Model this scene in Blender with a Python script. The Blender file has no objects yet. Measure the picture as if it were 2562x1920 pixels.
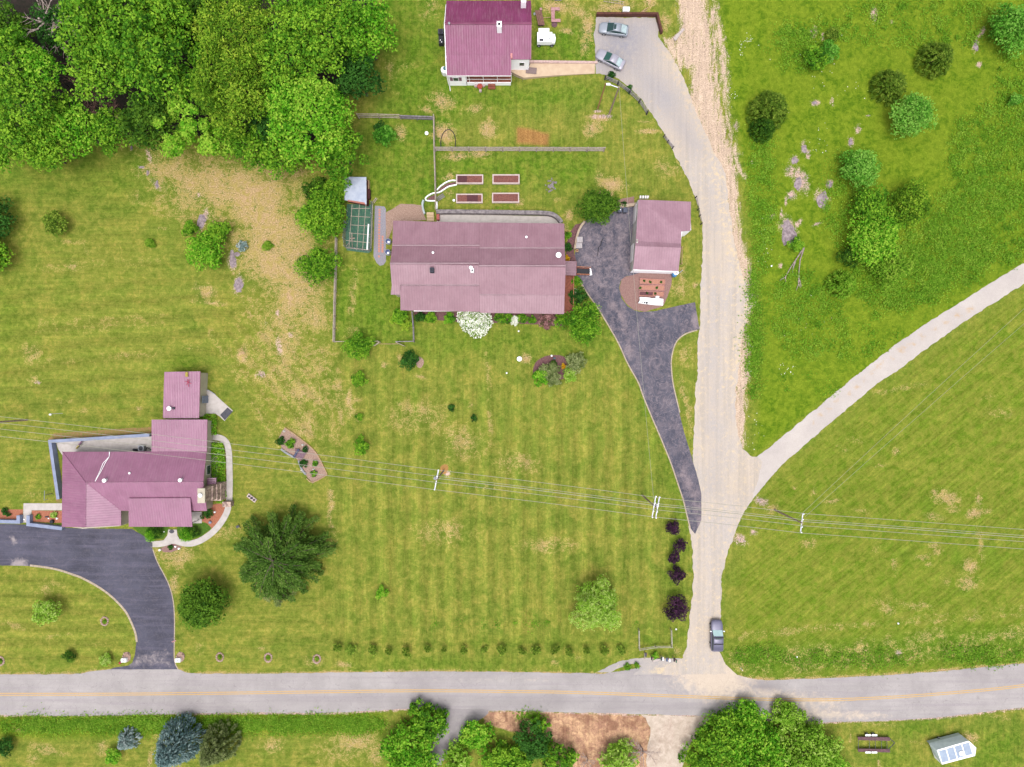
import bpy, math, random
import numpy as np
from mathutils import Vector, Matrix, noise as mnoise
from mathutils.geometry import delaunay_2d_cdt
sc = bpy.context.scene
COL = sc.collection
R = math.radians
# ---------------------------------------------------------------- camera
H = 108.0                       # height of the drone in metres
PXM = 15.0                      # picture pixels (2562 wide) per metre on the ground
cam = bpy.data.cameras.new("camera"); cam.sensor_width = 36.0; cam.sensor_fit = 'HORIZONTAL'
cam.lens = 36.0 * H / (2562 / PXM); cam.clip_start = 1.0; cam.clip_end = 6000
camo = bpy.data.objects.new("camera", cam); COL.objects.link(camo)
camo.location = (0, 0, H); camo.rotation_euler = (0, 0, 0)
sc.camera = camo
# ---------------------------------------------------------------- sky and sun
SUN_EL, SUN_AZ = R(75), R(184)          # high sun behind thin cloud, to the south
wd = bpy.data.worlds.new("World"); sc.world = wd; wd.use_nodes = True
nt = wd.node_tree; bgn = nt.nodes["Background"]
sk = nt.nodes.new("ShaderNodeTexSky"); sk.sky_type = 'NISHITA'; sk.sun_disc = False
sk.sun_elevation = SUN_EL; sk.sun_rotation = SUN_AZ; sk.air_density = 1.0; sk.dust_density = 5.0; sk.ozone_density = 1.0
hs = nt.nodes.new("ShaderNodeHueSaturation"); hs.inputs["Saturation"].default_value = 0.25
nt.links.new(sk.outputs[0], hs.inputs["Color"]); nt.links.new(hs.outputs[0], bgn.inputs[0])
bgn.inputs[1].default_value = 0.15
sl = bpy.data.lights.new("sun", 'SUN'); sl.energy = 1.0; sl.angle = R(36); sl.color = (1.0, 0.965, 0.91)
so = bpy.data.objects.new("sun", sl); COL.objects.link(so)
sd = Vector((math.sin(SUN_AZ) * math.cos(SUN_EL), math.cos(SUN_AZ) * math.cos(SUN_EL), math.sin(SUN_EL)))
so.rotation_euler = sd.to_track_quat('Z', 'Y').to_euler(); so.location = (0, -50, 150)
sc.view_settings.view_transform = 'Standard'; sc.view_settings.look = 'None'
sc.view_settings.gamma = 1.0; sc.view_settings.exposure = 0.90
sc.render.resolution_x = 1024; sc.render.resolution_y = 767
sc.cycles.max_bounces = 6; sc.cycles.transparent_max_bounces = 8; sc.cycles.use_denoising = True

# ---------------------------------------------------------------- where things stand
def P(px, py, z=0.0):
    k = (H - z) / H / PXM
    return Vector(((px - 1281) * k, (960 - py) * k, z))
def T(n, x, y):                 # survey sheet n (16 sheets, 4 by 4) -> picture pixel
    c, r = (n - 1) % 4, (n - 1) // 4
    return (c * 640 + x / 3.4547, r * 480 + y / 3.4547)
def D(x, y): return (x * 1.15823, y * 1.15823)
def TL(n, *xy): return [T(n, *p) for p in xy]
def lin(r, g=None, b=None, k=1.0):
    if g is None: r, g, b = r
    f = lambda c: ((c / 255 / 12.92) if c / 255 <= 0.04045 else ((c / 255 + 0.055) / 1.055) ** 2.4) * k
    return (f(r), f(g), f(b), 1.0)
KL = 0.50                       # picture brightness -> surface reflectance
def pc(r, g, b, k=KL): return lin(r, g, b, k)

# ---------------------------------------------------------------- node helpers
def newmat(name):
    m = bpy.data.materials.new(name); m.use_nodes = True
    n = m.node_tree; n.nodes.clear()
    o = n.nodes.new("ShaderNodeOutputMaterial"); b = n.nodes.new("ShaderNodeBsdfPrincipled")
    n.links.new(b.outputs[0], o.inputs[0])
    return m, n, b, o
def coord(n, scale=(1, 1, 1), rot=0.0, loc=(0, 0, 0)):
    g = n.nodes.new("ShaderNodeNewGeometry"); mp = n.nodes.new("ShaderNodeMapping")
    mp.inputs["Scale"].default_value = scale; mp.inputs["Rotation"].default_value = (0, 0, rot); mp.inputs["Location"].default_value = loc
    n.links.new(g.outputs["Position"], mp.inputs[0]); return mp.outputs[0]
def rcoord(n, along, across, ang):     # coordinates stretched along a compass direction
    g = n.nodes.new("ShaderNodeNewGeometry"); mp = n.nodes.new("ShaderNodeMapping"); mp.vector_type = 'TEXTURE'
    mp.inputs["Scale"].default_value = (along, across, 1); mp.inputs["Rotation"].default_value = (0, 0, ang); n.links.new(g.outputs["Position"], mp.inputs[0]); return mp.outputs[0]
def noi(n, vec, scale, detail=3.0, rough=0.6, dist=0.0):
    t = n.nodes.new("ShaderNodeTexNoise"); t.inputs["Scale"].default_value = scale
    t.inputs["Detail"].default_value = detail; t.inputs["Roughness"].default_value = rough; t.inputs["Distortion"].default_value = dist
    n.links.new(vec, t.inputs["Vector"]); return t.outputs["Fac"]
def rng(n, v, a, b, c=0.0, d=1.0, smooth=False):
    m = n.nodes.new("ShaderNodeMapRange"); m.inputs[1].default_value = a; m.inputs[2].default_value = b
    m.inputs[3].default_value = c; m.inputs[4].default_value = d; m.clamp = True
    if smooth: m.interpolation_type = 'SMOOTHSTEP'
    n.links.new(v, m.inputs[0]); return m.outputs[0]
def mth(n, op, a, b=None):
    m = n.nodes.new("ShaderNodeMath"); m.operation = op
    for i, v in enumerate((a, b)):
        if v is None: continue
        if isinstance(v, (int, float)): m.inputs[i].default_value = v
        else: n.links.new(v, m.inputs[i])
    return m.outputs[0]
def mixc(n, f, a, b, mode='MIX'):
    m = n.nodes.new("ShaderNodeMix"); m.data_type = 'RGBA'; m.blend_type = mode
    for i, v in ((0, f), (6, a), (7, b)):
        if isinstance(v, (int, float)): m.inputs[i].default_value = v
        elif isinstance(v, tuple): m.inputs[i].default_value = v
        else: n.links.new(v, m.inputs[i])
    return m.outputs[2]
def bump(n, b, h, strength=0.3, dist=0.1):
    t = n.nodes.new("ShaderNodeBump"); t.inputs["Strength"].default_value = strength; t.inputs["Distance"].default_value = dist
    n.links.new(h, t.inputs["Height"]); n.links.new(t.outputs[0], b.inputs["Normal"]); return t
def attr(n, name):
    a = n.nodes.new("ShaderNodeAttribute"); a.attribute_name = name
    s = n.nodes.new("ShaderNodeSeparateColor"); n.links.new(a.outputs["Color"], s.inputs[0])
    return s.outputs[0], s.outputs[1], s.outputs[2], a.outputs["Alpha"]
MATS = {}
def mat(name, c1, c2=None, scale=3.0, rough=0.8, metal=0.0, bmp=0.15, spec=0.3, detail=4.0, lo=0.35, hi=0.65):
    if name in MATS: return MATS[name]
    m, n, b, o = newmat(name); c2 = c2 or tuple([c * 0.75 for c in c1[:3]] + [1.0])
    v = coord(n); f = noi(n, v, scale, detail)
    n.links.new(mixc(n, rng(n, f, lo, hi), c1, c2), b.inputs["Base Color"])
    b.inputs["Roughness"].default_value = rough; b.inputs["Metallic"].default_value = metal
    b.inputs["Specular IOR Level"].default_value = spec
    if bmp: bump(n, b, f, bmp, 0.03)
    MATS[name] = m; return m

# ---------------------------------------------------------------- scene graph helpers
def props(o, label=None, cat=None, group=None, kind=None):
    if label: o["label"] = label
    if cat: o["category"] = cat
    if group: o["group"] = group
    if kind: o["kind"] = kind
    return o
def thing(name, label, cat, loc=(0, 0, 0), group=None):
    o = bpy.data.objects.new(name, None); COL.objects.link(o); o.location = loc; o.empty_display_size = 0.3
    return props(o, label, cat, group)
def root_loc(p):
    v = Vector((0, 0, 0))
    while p is not None: v += Vector(p.location); p = p.parent
    return v
class MB:
    def __init__(s): s.v = []; s.f = []; s.m = []; s.cur = 0
    def add(s, vs, fs):
        k = len(s.v); s.v += [tuple(v) for v in vs]
        for f in fs: s.f.append(tuple(i + k for i in f)); s.m.append(s.cur)
        return s
    def box(s, x0, x1, y0, y1, z0, z1, rot=0.0, c=None):
        vs = [Vector((x, y, z)) for z in (z0, z1) for (x, y) in ((x0, y0), (x1, y0), (x1, y1), (x0, y1))]
        if rot:
            c = Vector(c if c is not None else ((x0 + x1) / 2, (y0 + y1) / 2, 0)); c.z = 0
            m = Matrix.Rotation(rot, 3, 'Z'); vs = [m @ (v - c) + c for v in vs]
        return s.add(vs, [(3, 2, 1, 0), (4, 5, 6, 7), (0, 1, 5, 4), (1, 2, 6, 5), (2, 3, 7, 6), (3, 0, 4, 7)])
    def cbox(s, c, sx, sy, z0, z1, rot=0.0):
        return s.box(c[0] - sx / 2, c[0] + sx / 2, c[1] - sy / 2, c[1] + sy / 2, z0, z1, rot, (c[0], c[1], 0))
    def prism(s, pts, z0, z1):              # pts world xy (ccw or cw); z0, z1 numbers or lists
        n = len(pts); a = sum(pts[i][0] * pts[(i + 1) % n][1] - pts[(i + 1) % n][0] * pts[i][1] for i in range(n))
        if a < 0:
            pts = pts[::-1]
            if isinstance(z1, (list, tuple)): z1 = list(z1)[::-1]
        zl = z1 if isinstance(z1, (list, tuple)) else [z1] * n
        vs = [(p[0], p[1], z0) for p in pts] + [(p[0], p[1], zl[i]) for i, p in enumerate(pts)]
        fs = [tuple(range(n - 1, -1, -1)), tuple(range(n, 2 * n))] + [(i, (i + 1) % n, n + (i + 1) % n, n + i) for i in range(n)]
        return s.add(vs, fs)
    def slab(s, pts, t):                    # pts 3D top polygon; thickened downwards by t
        n = len(pts); a = sum(pts[i][0] * pts[(i + 1) % n][1] - pts[(i + 1) % n][0] * pts[i][1] for i in range(n))
        if a < 0: pts = pts[::-1]
        vs = [(p[0], p[1], p[2] - t) for p in pts] + [tuple(p) for p in pts]
        fs = [tuple(range(n - 1, -1, -1)), tuple(range(n, 2 * n))] + [(i, (i + 1) % n, n + (i + 1) % n, n + i) for i in range(n)]
        return s.add(vs, fs)
    def tube(s, a, b, r0, r1=None, n=8, cap=True):
        a, b = Vector(a), Vector(b); r1 = r0 if r1 is None else r1
        d = (b - a)
        if d.length < 1e-6: return s
        q = d.to_track_quat('Z', 'Y'); vs = []
        for c, r in ((a, r0), (b, r1)):
            for i in range(n):
                t = 2 * math.pi * i / n; vs.append(c + q @ Vector((math.cos(t) * r, math.sin(t) * r, 0)))
        fs = [(i, (i + 1) % n, n + (i + 1) % n, n + i) for i in range(n)]
        if cap: fs += [tuple(range(n - 1, -1, -1)), tuple(range(n, 2 * n))]
        return s.add(vs, fs)
    def path(s, pts, r0, r1=None, n=6):
        r1 = r0 if r1 is None else r1; k = len(pts) - 1; vs = []
        pts = [Vector(p) for p in pts]
        for j, p in enumerate(pts):
            d = pts[min(j + 1, k)] - pts[max(j - 1, 0)]; q = d.to_track_quat('Z', 'Y'); r = r0 + (r1 - r0) * j / k
            for i in range(n):
                t = 2 * math.pi * i / n; vs.append(p + q @ Vector((math.cos(t) * r, math.sin(t) * r, 0)))
        fs = [(j * n + i, j * n + (i + 1) % n, (j + 1) * n + (i + 1) % n, (j + 1) * n + i) for j in range(k) for i in range(n)]
        fs += [tuple(range(n - 1, -1, -1)), tuple(range(k * n, k * n + n))]
        return s.add(vs, fs)
    def lathe(s, c, prof, n=14, sx=1.0, sy=1.0):    # prof: list of (r, z)
        vs = []; c = Vector(c)
        for r, z in prof:
            for i in range(n):
                t = 2 * math.pi * i / n; vs.append((c[0] + math.cos(t) * r * sx, c[1] + math.sin(t) * r * sy, c[2] + z))
        k = len(prof) - 1
        fs = [(j * n + i, j * n + (i + 1) % n, (j + 1) * n + (i + 1) % n, (j + 1) * n + i) for j in range(k) for i in range(n)]
        fs += [tuple(range(n - 1, -1, -1)), tuple(range(k * n, k * n + n))]
        return s.add(vs, fs)
    def build(s, name, m, parent=None, smooth=False, mats=None):
        off = root_loc(parent); me = bpy.data.meshes.new(name)
        me.from_pydata([(v[0] - off.x, v[1] - off.y, v[2] - off.z) for v in s.v], [], s.f)
        for x in ([m] + (mats or [])): me.materials.append(x)
        if mats: me.polygons.foreach_set("material_index", s.m)
        if smooth: me.polygons.foreach_set("use_smooth", [True] * len(me.polygons))
        me.update()
        o = bpy.data.objects.new(name, me); COL.objects.link(o)
        if parent is not None: o.parent = parent
        return o
def single(mb, name, m, label, cat, loc, group=None, smooth=False):   # a thing that is one mesh, origin at loc
    dummy = type('o', (), {})(); dummy.location = Vector(loc); dummy.parent = None
    me_off = Vector(loc); mb.v = [(v[0] - me_off.x, v[1] - me_off.y, v[2] - me_off.z) for v in mb.v]
    o = mb.build(name, m, None, smooth); o.location = loc
    return props(o, label, cat, group)
def dup(o, loc, rot=0.0, label=None, scale=None):
    c = o.copy(); COL.objects.link(c); c.location = loc
    if rot is not None: c.rotation_euler = (0, 0, rot)
    if scale: c.scale = (scale,) * 3 if isinstance(scale, (int, float)) else scale
    if label: c["label"] = label
    for ch in o.children:
        d = ch.copy(); COL.objects.link(d); d.parent = c
        for g in ch.children:
            e = g.copy(); COL.objects.link(e); e.parent = d
    return c
rs = np.random.RandomState(7)
rnd = random.Random(5)

# ---------------------------------------------------------------- polygon sheets lying on the ground
def dens(poly, step, jit, seed=0.0, closed=True):
    out = []; n = len(poly)
    for i in range(n if closed else n - 1):
        a, b = poly[i], poly[(i + 1) % n]; L = math.hypot(b[0] - a[0], b[1] - a[1]); k = max(1, int(L / step))
        nx, ny = (-(b[1] - a[1]) / max(L, 1e-6), (b[0] - a[0]) / max(L, 1e-6))
        for j in range(k):
            t = j / k; x = a[0] + (b[0] - a[0]) * t; y = a[1] + (b[1] - a[1]) * t
            w = jit * (mnoise.noise((x * 0.7 + seed, y * 0.7, seed)) + 0.7 * mnoise.noise((x * 2.1, y * 2.1 + seed, seed)))
            out.append((x + nx * w, y + ny * w))
    if not closed: out.append(poly[-1])
    return out
def smooth_poly(p, it=1, closed=True):
    for _ in range(it):
        q = []; n = len(p)
        for i in range(n if closed else n - 1):
            a, b = p[i], p[(i + 1) % n]
            q.append((a[0] * .75 + b[0] * .25, a[1] * .75 + b[1] * .25)); q.append((a[0] * .25 + b[0] * .75, a[1] * .25 + b[1] * .75))
        if not closed: q = [p[0]] + q + [p[-1]]
        p = q
    return p
def inside(poly, X, Y):
    r = np.zeros(X.shape, bool); n = len(poly); j = n - 1
    for i in range(n):
        xi, yi = poly[i]; xj, yj = poly[j]
        if yi != yj:
            c = ((yi > Y) != (yj > Y)) & (X < (xj - xi) * (Y - yi) / (yj - yi) + xi); r ^= c
        j = i
    return r
def sdist(poly, X, Y):          # signed distance, positive inside
    d = np.full(X.shape, 1e9); n = len(poly)
    for i in range(n):
        ax, ay = poly[i]; bx, by = poly[(i + 1) % n]; ux, uy = bx - ax, by - ay
        L = ux * ux + uy * uy + 1e-9; t = np.clip(((X - ax) * ux + (Y - ay) * uy) / L, 0, 1)
        d = np.minimum(d, np.hypot(X - ax - ux * t, Y - ay - uy * t))
    return np.where(inside(poly, X, Y), d, -d)
def xy(pts): return [tuple(P(*p)[:2]) for p in pts]
def sheet(name, polypx, z, m, jit=0.15, step=0.5, sub=2.0, it=1, colf=None, kind='structure', seed=1.0, world=False, parent=None):
    poly = polypx if world else xy(polypx)
    if it: poly = smooth_poly(poly, it)
    poly = dens(poly, step, jit, seed); n = len(poly)
    xs = [p[0] for p in poly]; ys = [p[1] for p in poly]
    gx, gy = np.meshgrid(np.arange(min(xs), max(xs), sub), np.arange(min(ys), max(ys), sub))
    gx, gy = gx.ravel(), gy.ravel(); k = inside(poly, gx, gy); gx, gy = gx[k], gy[k]
    if len(gx): 
        k = sdist(poly, gx, gy) > sub * 0.35; gx, gy = gx[k], gy[k]
    pts = [Vector(p) for p in poly] + [Vector((a, b)) for a, b in zip(gx, gy)]
    r = delaunay_2d_cdt(pts, [(i, (i + 1) % n) for i in range(n)], [], 1, 1e-4)
    vs = [(v.x, v.y, z) for v in r[0]]
    fs = []
    for f in r[2]:
        a, b, c = (r[0][f[0]], r[0][f[1]], r[0][f[2]])
        fs.append(tuple(f) if (b - a).cross(c - a) > 0 else tuple(f)[::-1])
    me = bpy.data.meshes.new(name); off = root_loc(parent)
    me.from_pydata([(v[0] - off.x, v[1] - off.y, v[2] - off.z) for v in vs], [], fs); me.materials.append(m)
    if colf:
        a = me.attributes.new("mask", 'FLOAT_COLOR', 'POINT'); V = np.array(vs)
        a.data.foreach_set("color", np.stack(colf(V[:, 0], V[:, 1]), 1).astype(np.float32).ravel())
    o = bpy.data.objects.new(name, me); COL.objects.link(o)
    if parent is not None: o.parent = parent
    if kind: o["kind"] = kind
    return o
def blob(X, Y, px, py, rx, ry=None, ang=0.0, soft=0.5):     # 1 inside, falls to 0; radii in picture pixels
    c = P(px, py); ry = ry or rx; dx, dy = X - c.x, Y - c.y; ca, sa = math.cos(R(ang)), math.sin(R(ang))
    u = (dx * ca + dy * sa) / (rx / PXM); v = (-dx * sa + dy * ca) / (ry / PXM)
    d = np.sqrt(u * u + v * v); return np.clip((1 + soft - d) / (2 * soft), 0, 1)
def pband(X, Y, polypx, soft=1.0):
    return np.clip(sdist(xy(polypx), X, Y) / (2 * soft) + 0.5, 0, 1)
def pline(X, Y, ptspx, w, soft=None):                       # distance band round a polyline, w in metres
    pts = xy(ptspx); d = np.full(X.shape, 1e9); soft = soft or w * 0.5
    for (ax, ay), (bx, by) in zip(pts[:-1], pts[1:]):
        ux, uy = bx - ax, by - ay; L = ux * ux + uy * uy + 1e-9; t = np.clip(((X - ax) * ux + (Y - ay) * uy) / L, 0, 1)
        d = np.minimum(d, np.hypot(X - ax - ux * t, Y - ay - uy * t))
    return np.clip((w + soft - d) / (2 * soft), 0, 1)
# ================================================================ GROUND
def ground_axes(lo, hi, step, far):
    core = list(np.arange(lo, hi + step, step)); out = []; d = step
    x = core[-1]
    while x < far: d *= 1.7; x += d; out.append(x)
    y = core[0]; d = step; inn = []
    while y > -far: d *= 1.7; y -= d; inn.append(y)
    return np.array(inn[::-1] + core + out)
gx = ground_axes(-89, 89, 0.36, 2500); gy = ground_axes(-68, 68, 0.36, 2500)
GX, GY = np.meshgrid(gx, gy); nx_, ny_ = len(gx), len(gy)
X = GX.ravel(); Y = GY.ravel()
def lowres(f):                  # masks are worked out on the grid directly
    return f(X, Y)
dry = np.zeros(X.shape); lush = dry.copy(); dirt = dry.copy(); grav = dry.copy(); mead = dry.copy(); yel = dry.copy(); fld = dry.copy(); stripe = dry.copy()
def mx(a, b): np.maximum(a, b, out=a)
# --- dry tan slope west of the fenced yard
dp = [D(*p) for p in [(300, 318), (400, 345), (520, 352), (640, 345), (655, 480), (700, 560), (697, 700), (620, 718), (590, 640), (530, 590), (500, 500), (440, 455), (395, 470), (345, 400)]]
mx(dry, .72 * pband(X, Y, dp, 4.6)); mx(dry, .45 * pband(X, Y, [D(*p) for p in [(560, 600), (700, 600), (710, 960), (640, 980), (520, 780)]], 5)); mx(yel, .9 * pband(X, Y, dp, 3))
for a in [(590, 560, 70, 30, 60), (640, 640, 50, 30, 0)]: mx(dry, .7 * blob(X, Y, *D(a[0], a[1]), a[2], a[3], a[4]))
# mower tracks running down-slope
for i in range(9):
    x0 = 520 + i * 17; mx(dry, .5 * pline(X, Y, [D(x0, 640 + i * 4), D(x0 + 50, 740 + i * 6), D(x0 + 95 + i * 3, 830 + i * 10)], .35, .5))
for i in range(5): mx(dry, .42 * pline(X, Y, [D(455 + i * 22, 720 + i * 4), D(540 + i * 20, 860 + i * 5), D(600 + i * 14, 960)], .3, .6))
mx(yel, .75 * pband(X, Y, [D(*p) for p in [(440, 600), (700, 620), (712, 1010), (600, 1000), (520, 860), (430, 720)]], 3))
# west lawn
mx(yel, .55 * pband(X, Y, [D(*p) for p in [(-90, 600), (420, 560), (460, 800), (300, 900), (-90, 900)]], 6))
mx(yel, .6 * blob(X, Y, *D(230, 560), 150, 110, 0, .6)); mx(yel, .5 * blob(X, Y, *D(60, 760), 110, 60, 0, .6))
mx(dry, .45 * blob(X, Y, 78, 880, 24, 30)); mx(dry, .4 * blob(X, Y, 90, 950, 22, 12)); mx(dirt, .45 * blob(X, Y, 94, 957, 9, 6))
for y_ in (672, 810, 830, 905): mx(dry, .30 * pline(X, Y, [(100, y_), (190, y_ - 6), (300, y_ - 14), (400, y_ - 20)], .4, .9))
mx(lush, .85 * blob(X, Y, 452, 910, 45, 20)); mx(lush, .5 * pband(X, Y, [D(*p) for p in [(-90, 620), (25, 600), (60, 700), (-90, 800)]], 3))
mx(lush, .5 * pband(X, Y, [D(*p) for p in [(-90, 330), (240, 330), (330, 390), (300, 440), (60, 420), (-90, 500)]], 3))
mx(lush, .7 * blob(X, Y, 345, 430, 40, 28, 30)); mx(lush, .7 * pline(X, Y, [(318, 370), (345, 400), (375, 450), (510, 500), (528, 540)], .5, .6))
# south-west lawns
mx(yel, .6 * pband(X, Y, [D(*p) for p in [(-90, 1230), (120, 1235), (280, 1330), (280, 1420), (-90, 1440)]], 2))
mx(yel, .5 * pband(X, Y, [D(*p) for p in [(385, 1190), (500, 1200), (700, 1010), (720, 1400), (390, 1440)]], 5))
mx(dry, .45 * blob(X, Y, 440, 1385, 50, 40)); mx(dry, .35 * blob(X, Y, 560, 1330, 60, 20, -20)); mx(dry, .5 * blob(X, Y, 430, 1470, 14, 60, -15))
# centre lawn
mx(yel, .45 * pband(X, Y, [D(*p) for p in [(740, 800), (1010, 820), (1040, 1060), (1000, 1400), (740, 1400)]], 6))
for a in [(900, 900, 80, 40), (1000, 960, 60, 40), (960, 1150, 70, 30), (1120, 1000, 60, 26), (1180, 1180, 70, 20)]: mx(dry, .38 * blob(X, Y, a[0] * 1.158, a[1] * 1.158, a[2], a[3], 0, .6))
mx(dry, .75 * pline(X, Y, [(828, 1230), (830, 1270), (822, 1290), (833, 1325)], .35, .5)); mx(dry, .5 * pline(X, Y, [(842, 925), (846, 1010), (855, 1060)], .4, .8))
mx(dry, .5 * pline(X, Y, [(1215, 880), (1222, 960), (1228, 1080)], .25, .5))
mx(lush, .6 * pband(X, Y, [D(*p) for p in [(895, 700), (1330, 700), (1350, 780), (1100, 760), (900, 780)]], 2))
mx(lush, .55 * pband(X, Y, [D(*p) for p in [(1360, 820), (1400, 830), (1485, 1090), (1490, 1380), (1440, 1420), (1440, 1100)]], 1.5))
mx(lush, .45 * pband(X, Y, [D(*p) for p in [(960, 1380), (1440, 1370), (1440, 1395), (960, 1400)]], 1.2))
mx(lush, .45 * pband(X, Y, [D(*p) for p in [(740, 1418), (1360, 1425), (1290, 1446), (740, 1448)]], .8))
# yards between the upper house and the middle house
mx(lush, .85 * pband(X, Y, [D(*p) for p in [(800, -60), (960, -60), (960, 160), (1110, 190), (1290, 180), (1290, 230), (1000, 240), (960, 330), (1290, 310), (1290, 420), (1010, 380), (920, 440), (780, 430), (780, 300), (840, 200)]], 1.5))
mx(lush, .9 * pband(X, Y, [D(*p) for p in [(1150, 70), (1285, 60), (1285, 138), (1150, 140)]], .6))
mx(lush, .8 * pband(X, Y, [D(*p) for p in [(725, 560), (850, 570), (890, 690), (890, 740), (725, 740)]], .8))
mx(yel, .5 * pband(X, Y, [D(*p) for p in [(1000, 230), (1440, 250), (1480, 400), (1300, 420), (1000, 370)]], 2))
mx(yel, .6 * pband(X, Y, [D(*p) for p in [(1290, 60), (1180, -60), (1430, -60), (1430, 30)]], 2)); mx(yel, .6 * pband(X, Y, [D(*p) for p in [(840, -60), (960, -60), (960, 40), (900, 60)]], 1))
spots = [(2, 1620, 880, 90, 70, .7), (2, 1620, 1150, 80, 80, .9), (2, 2010, 1110, 60, 60, .9), (2, 1250, 1160, 45, 55, .7), (2, 1750, 1350, 100, 30, .9), (2, 1900, 950, 90, 40, .5), (2, 1480, 950, 50, 25, .7),
    (2, 1930, 1330, 90, 25, .8), (2, 1660, 1530, 60, 25, .6), (2, 1290, 560, 90, 25, .3), (2, 1200, 650, 60, 120, .3), (2, 1500, 60, 70, 120, .4),
    (3, 700, 1120, 70, 60, .8), (3, 760, 1020, 90, 18, .9), (3, 1200, 1135, 90, 16, 1.0), (3, 1150, 1050, 60, 14, .6), (3, 860, 1590, 90, 50, .95), (3, 760, 1540, 40, 60, .7), (3, 1000, 1590, 30, 12, .8), (3, 1320, 1450, 70, 70, .5), (3, 660, 250, 60, 120, .8),
    (3, 600, 120, 90, 60, .55), (3, 380, 60, 120, 50, .75), (3, 480, 270, 50, 24, .8), (3, 900, 60, 160, 40, .8), (3, 1200, 20, 40, 40, .9), (3, 640, 400, 40, 80, .6), (3, 1330, 200, 40, 80, .7), (3, 1440, 1420, 50, 60, .5),
    (7, 820, 15, 70, 22, .9), (7, 60, 90, 50, 35, .6), (7, 500, 200, 30, 40, .8), (7, 380, 65, 60, 20, .4), (7, 1590, 810, 25, 20, .8), (7, 1480, 700, 50, 90, .5), (7, 1440, 850, 70, 60, .5), (7, 130, 1440, 45, 40, .9), (7, 470, 320, 25, 40, .7),
    (7, 1500, 1400, 50, 90, .4), (11, 1500, 150, 30, 220, .6), (6, 850, 1200, 60, 50, .5), (6, 830, 900, 30, 200, .35), (6, 1110, 1500, 24, 24, .9), (6, 1240, 1440, 24, 24, .6), (6, 1430, 1600, 40, 12, .8), (6, 1670, 10, 40, 20, .6),
    (10, 800, 130, 22, 70, .8), (10, 870, 140, 30, 20, .5), (10, 1240, 180, 30, 20, .6), (10, 1720, 510, 40, 24, .6), (10, 1850, 190, 30, 20, .5), (10, 385, 262, 16, 14, .8), (10, 1680, 600, 70, 80, .35), (10, 1990, 890, 80, 24, .5), (10, 650, 1320, 60, 60, .4), (10, 1590, 1190, 60, 20, .4),
    (9, 540, 160, 60, 20, .4), (9, 1195, 215, 24, 12, .6), (9, 720, 240, 30, 20, .3), (9, 330, 495, 60, 20, .4), (9, 300, 960, 70, 20, .4), (13, 430, 110, 90, 60, .4), (13, 120, 430, 100, 20, .4), (13, 480, 525, 150, 12, .4), (13, 760, 590, 120, 20, .3),
    (13, 1720, 640, 40, 50, .35), (13, 400, 1510, 120, 40, .6), (13, 880, 1480, 40, 60, .6), (13, 160, 1330, 60, 20, .6), (13, 300, 1580, 50, 40, .5), (13, 1300, 1580, 20, 70, .7), (13, 1370, 1400, 30, 40, .5),
    (14, 850, 1460, 260, 120, .5), (14, 150, 1480, 100, 60, .5), (14, 1030, 1560, 90, 70, .5), (14, 760, 770, 60, 20, .6), (14, 500, 740, 70, 50, .5), (14, 50, 630, 40, 20, .5),
    (15, 370, 745, 40, 25, .6), (15, 1420, 660, 50, 30, .6), (15, 570, 715, 20, 12, .6), (16, 700, 740, 40, 25, .8), (16, 1140, 690, 40, 40, .7), (16, 1240, 720, 50, 20, .7), (16, 1050, 290, 60, 40, .6), (16, 1750, 60, 70, 60, .8), (16, 1540, 60, 40, 40, .6),
    (16, 1600, 580, 200, 60, .4), (16, 1200, 250, 240, 40, .4), (16, 960, 1610, 12, 60, .8), (16, 720, 1400, 12, 40, .6), (16, 1750, 1410, 50, 50, .8), (16, 1000, 1290, 200, 20, .4), (16, 1900, 1210, 200, 20, .5), (16, 1270, 1440, 120, 8, .4),
    (12, 1550, 990, 110, 50, .85), (12, 1800, 1120, 60, 40, .85), (12, 1820, 990, 24, 60, .8), (12, 1420, 1150, 80, 30, .7), (12, 1600, 1090, 60, 25, .6), (12, 1900, 1110, 40, 20, .7), (12, 1440, 940, 24, 20, .9), (12, 1340, 1500, 60, 25, .8), (12, 1480, 1460, 40, 30, .7), (12, 1440, 1400, 40, 20, .7),
    (12, 1840, 1380, 24, 110, .6), (12, 1740, 1600, 60, 60, .8), (12, 1400, 1560, 30, 20, .7), (12, 940, 1440, 30, 70, .35), (12, 1090, 1560, 20, 80, .5), (12, 470, 1310, 30, 20, .7), (12, 370, 1380, 60, 40, .6), (12, 560, 1020, 60, 18, .5), (12, 820, 1100, 60, 18, .5), (12, 980, 710, 40, 14, .6), (12, 1110, 590, 30, 24, .7),
    (12, 690, 580, 40, 20, .6), (12, 610, 545, 30, 16, .5), (12, 750, 480, 80, 24, .4), (12, 1930, 120, 60, 24, .5), (12, 2020, 260, 120, 40, .35), (12, 1150, 40, 220, 20, .4), (12, 400, 940, 20, 30, .6), (12, 230, 905, 16, 16, .8), (12, 50, 1080, 60, 40, .9),
    (5, 620, 640, 50, 40, .5), (5, 740, 500, 30, 60, .4), (5, 570, 430, 110, 14, .45), (5, 1400, 320, 120, 14, .5), (5, 1780, 870, 60, 50, .8), (5, 1720, 830, 50, 20, .7), (5, 1800, 960, 110, 16, .7), (5, 1640, 1350, 100, 20, .4), (5, 2090, 1420, 50, 60, .8), (5, 1690, 800, 8, 24, .9), (5, 1200, 60, 60, 60, .4)]
for n, x_, y_, rx, ry, s_ in spots:
    c = T(n, x_, y_); s_ = min(1, s_ * (.82 if n in (12, 16) else .95)); mx(dry, s_ * blob(X, Y, c[0], c[1], rx / 3.2, ry / 3.2, rnd.uniform(-15, 15), .85))
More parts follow.
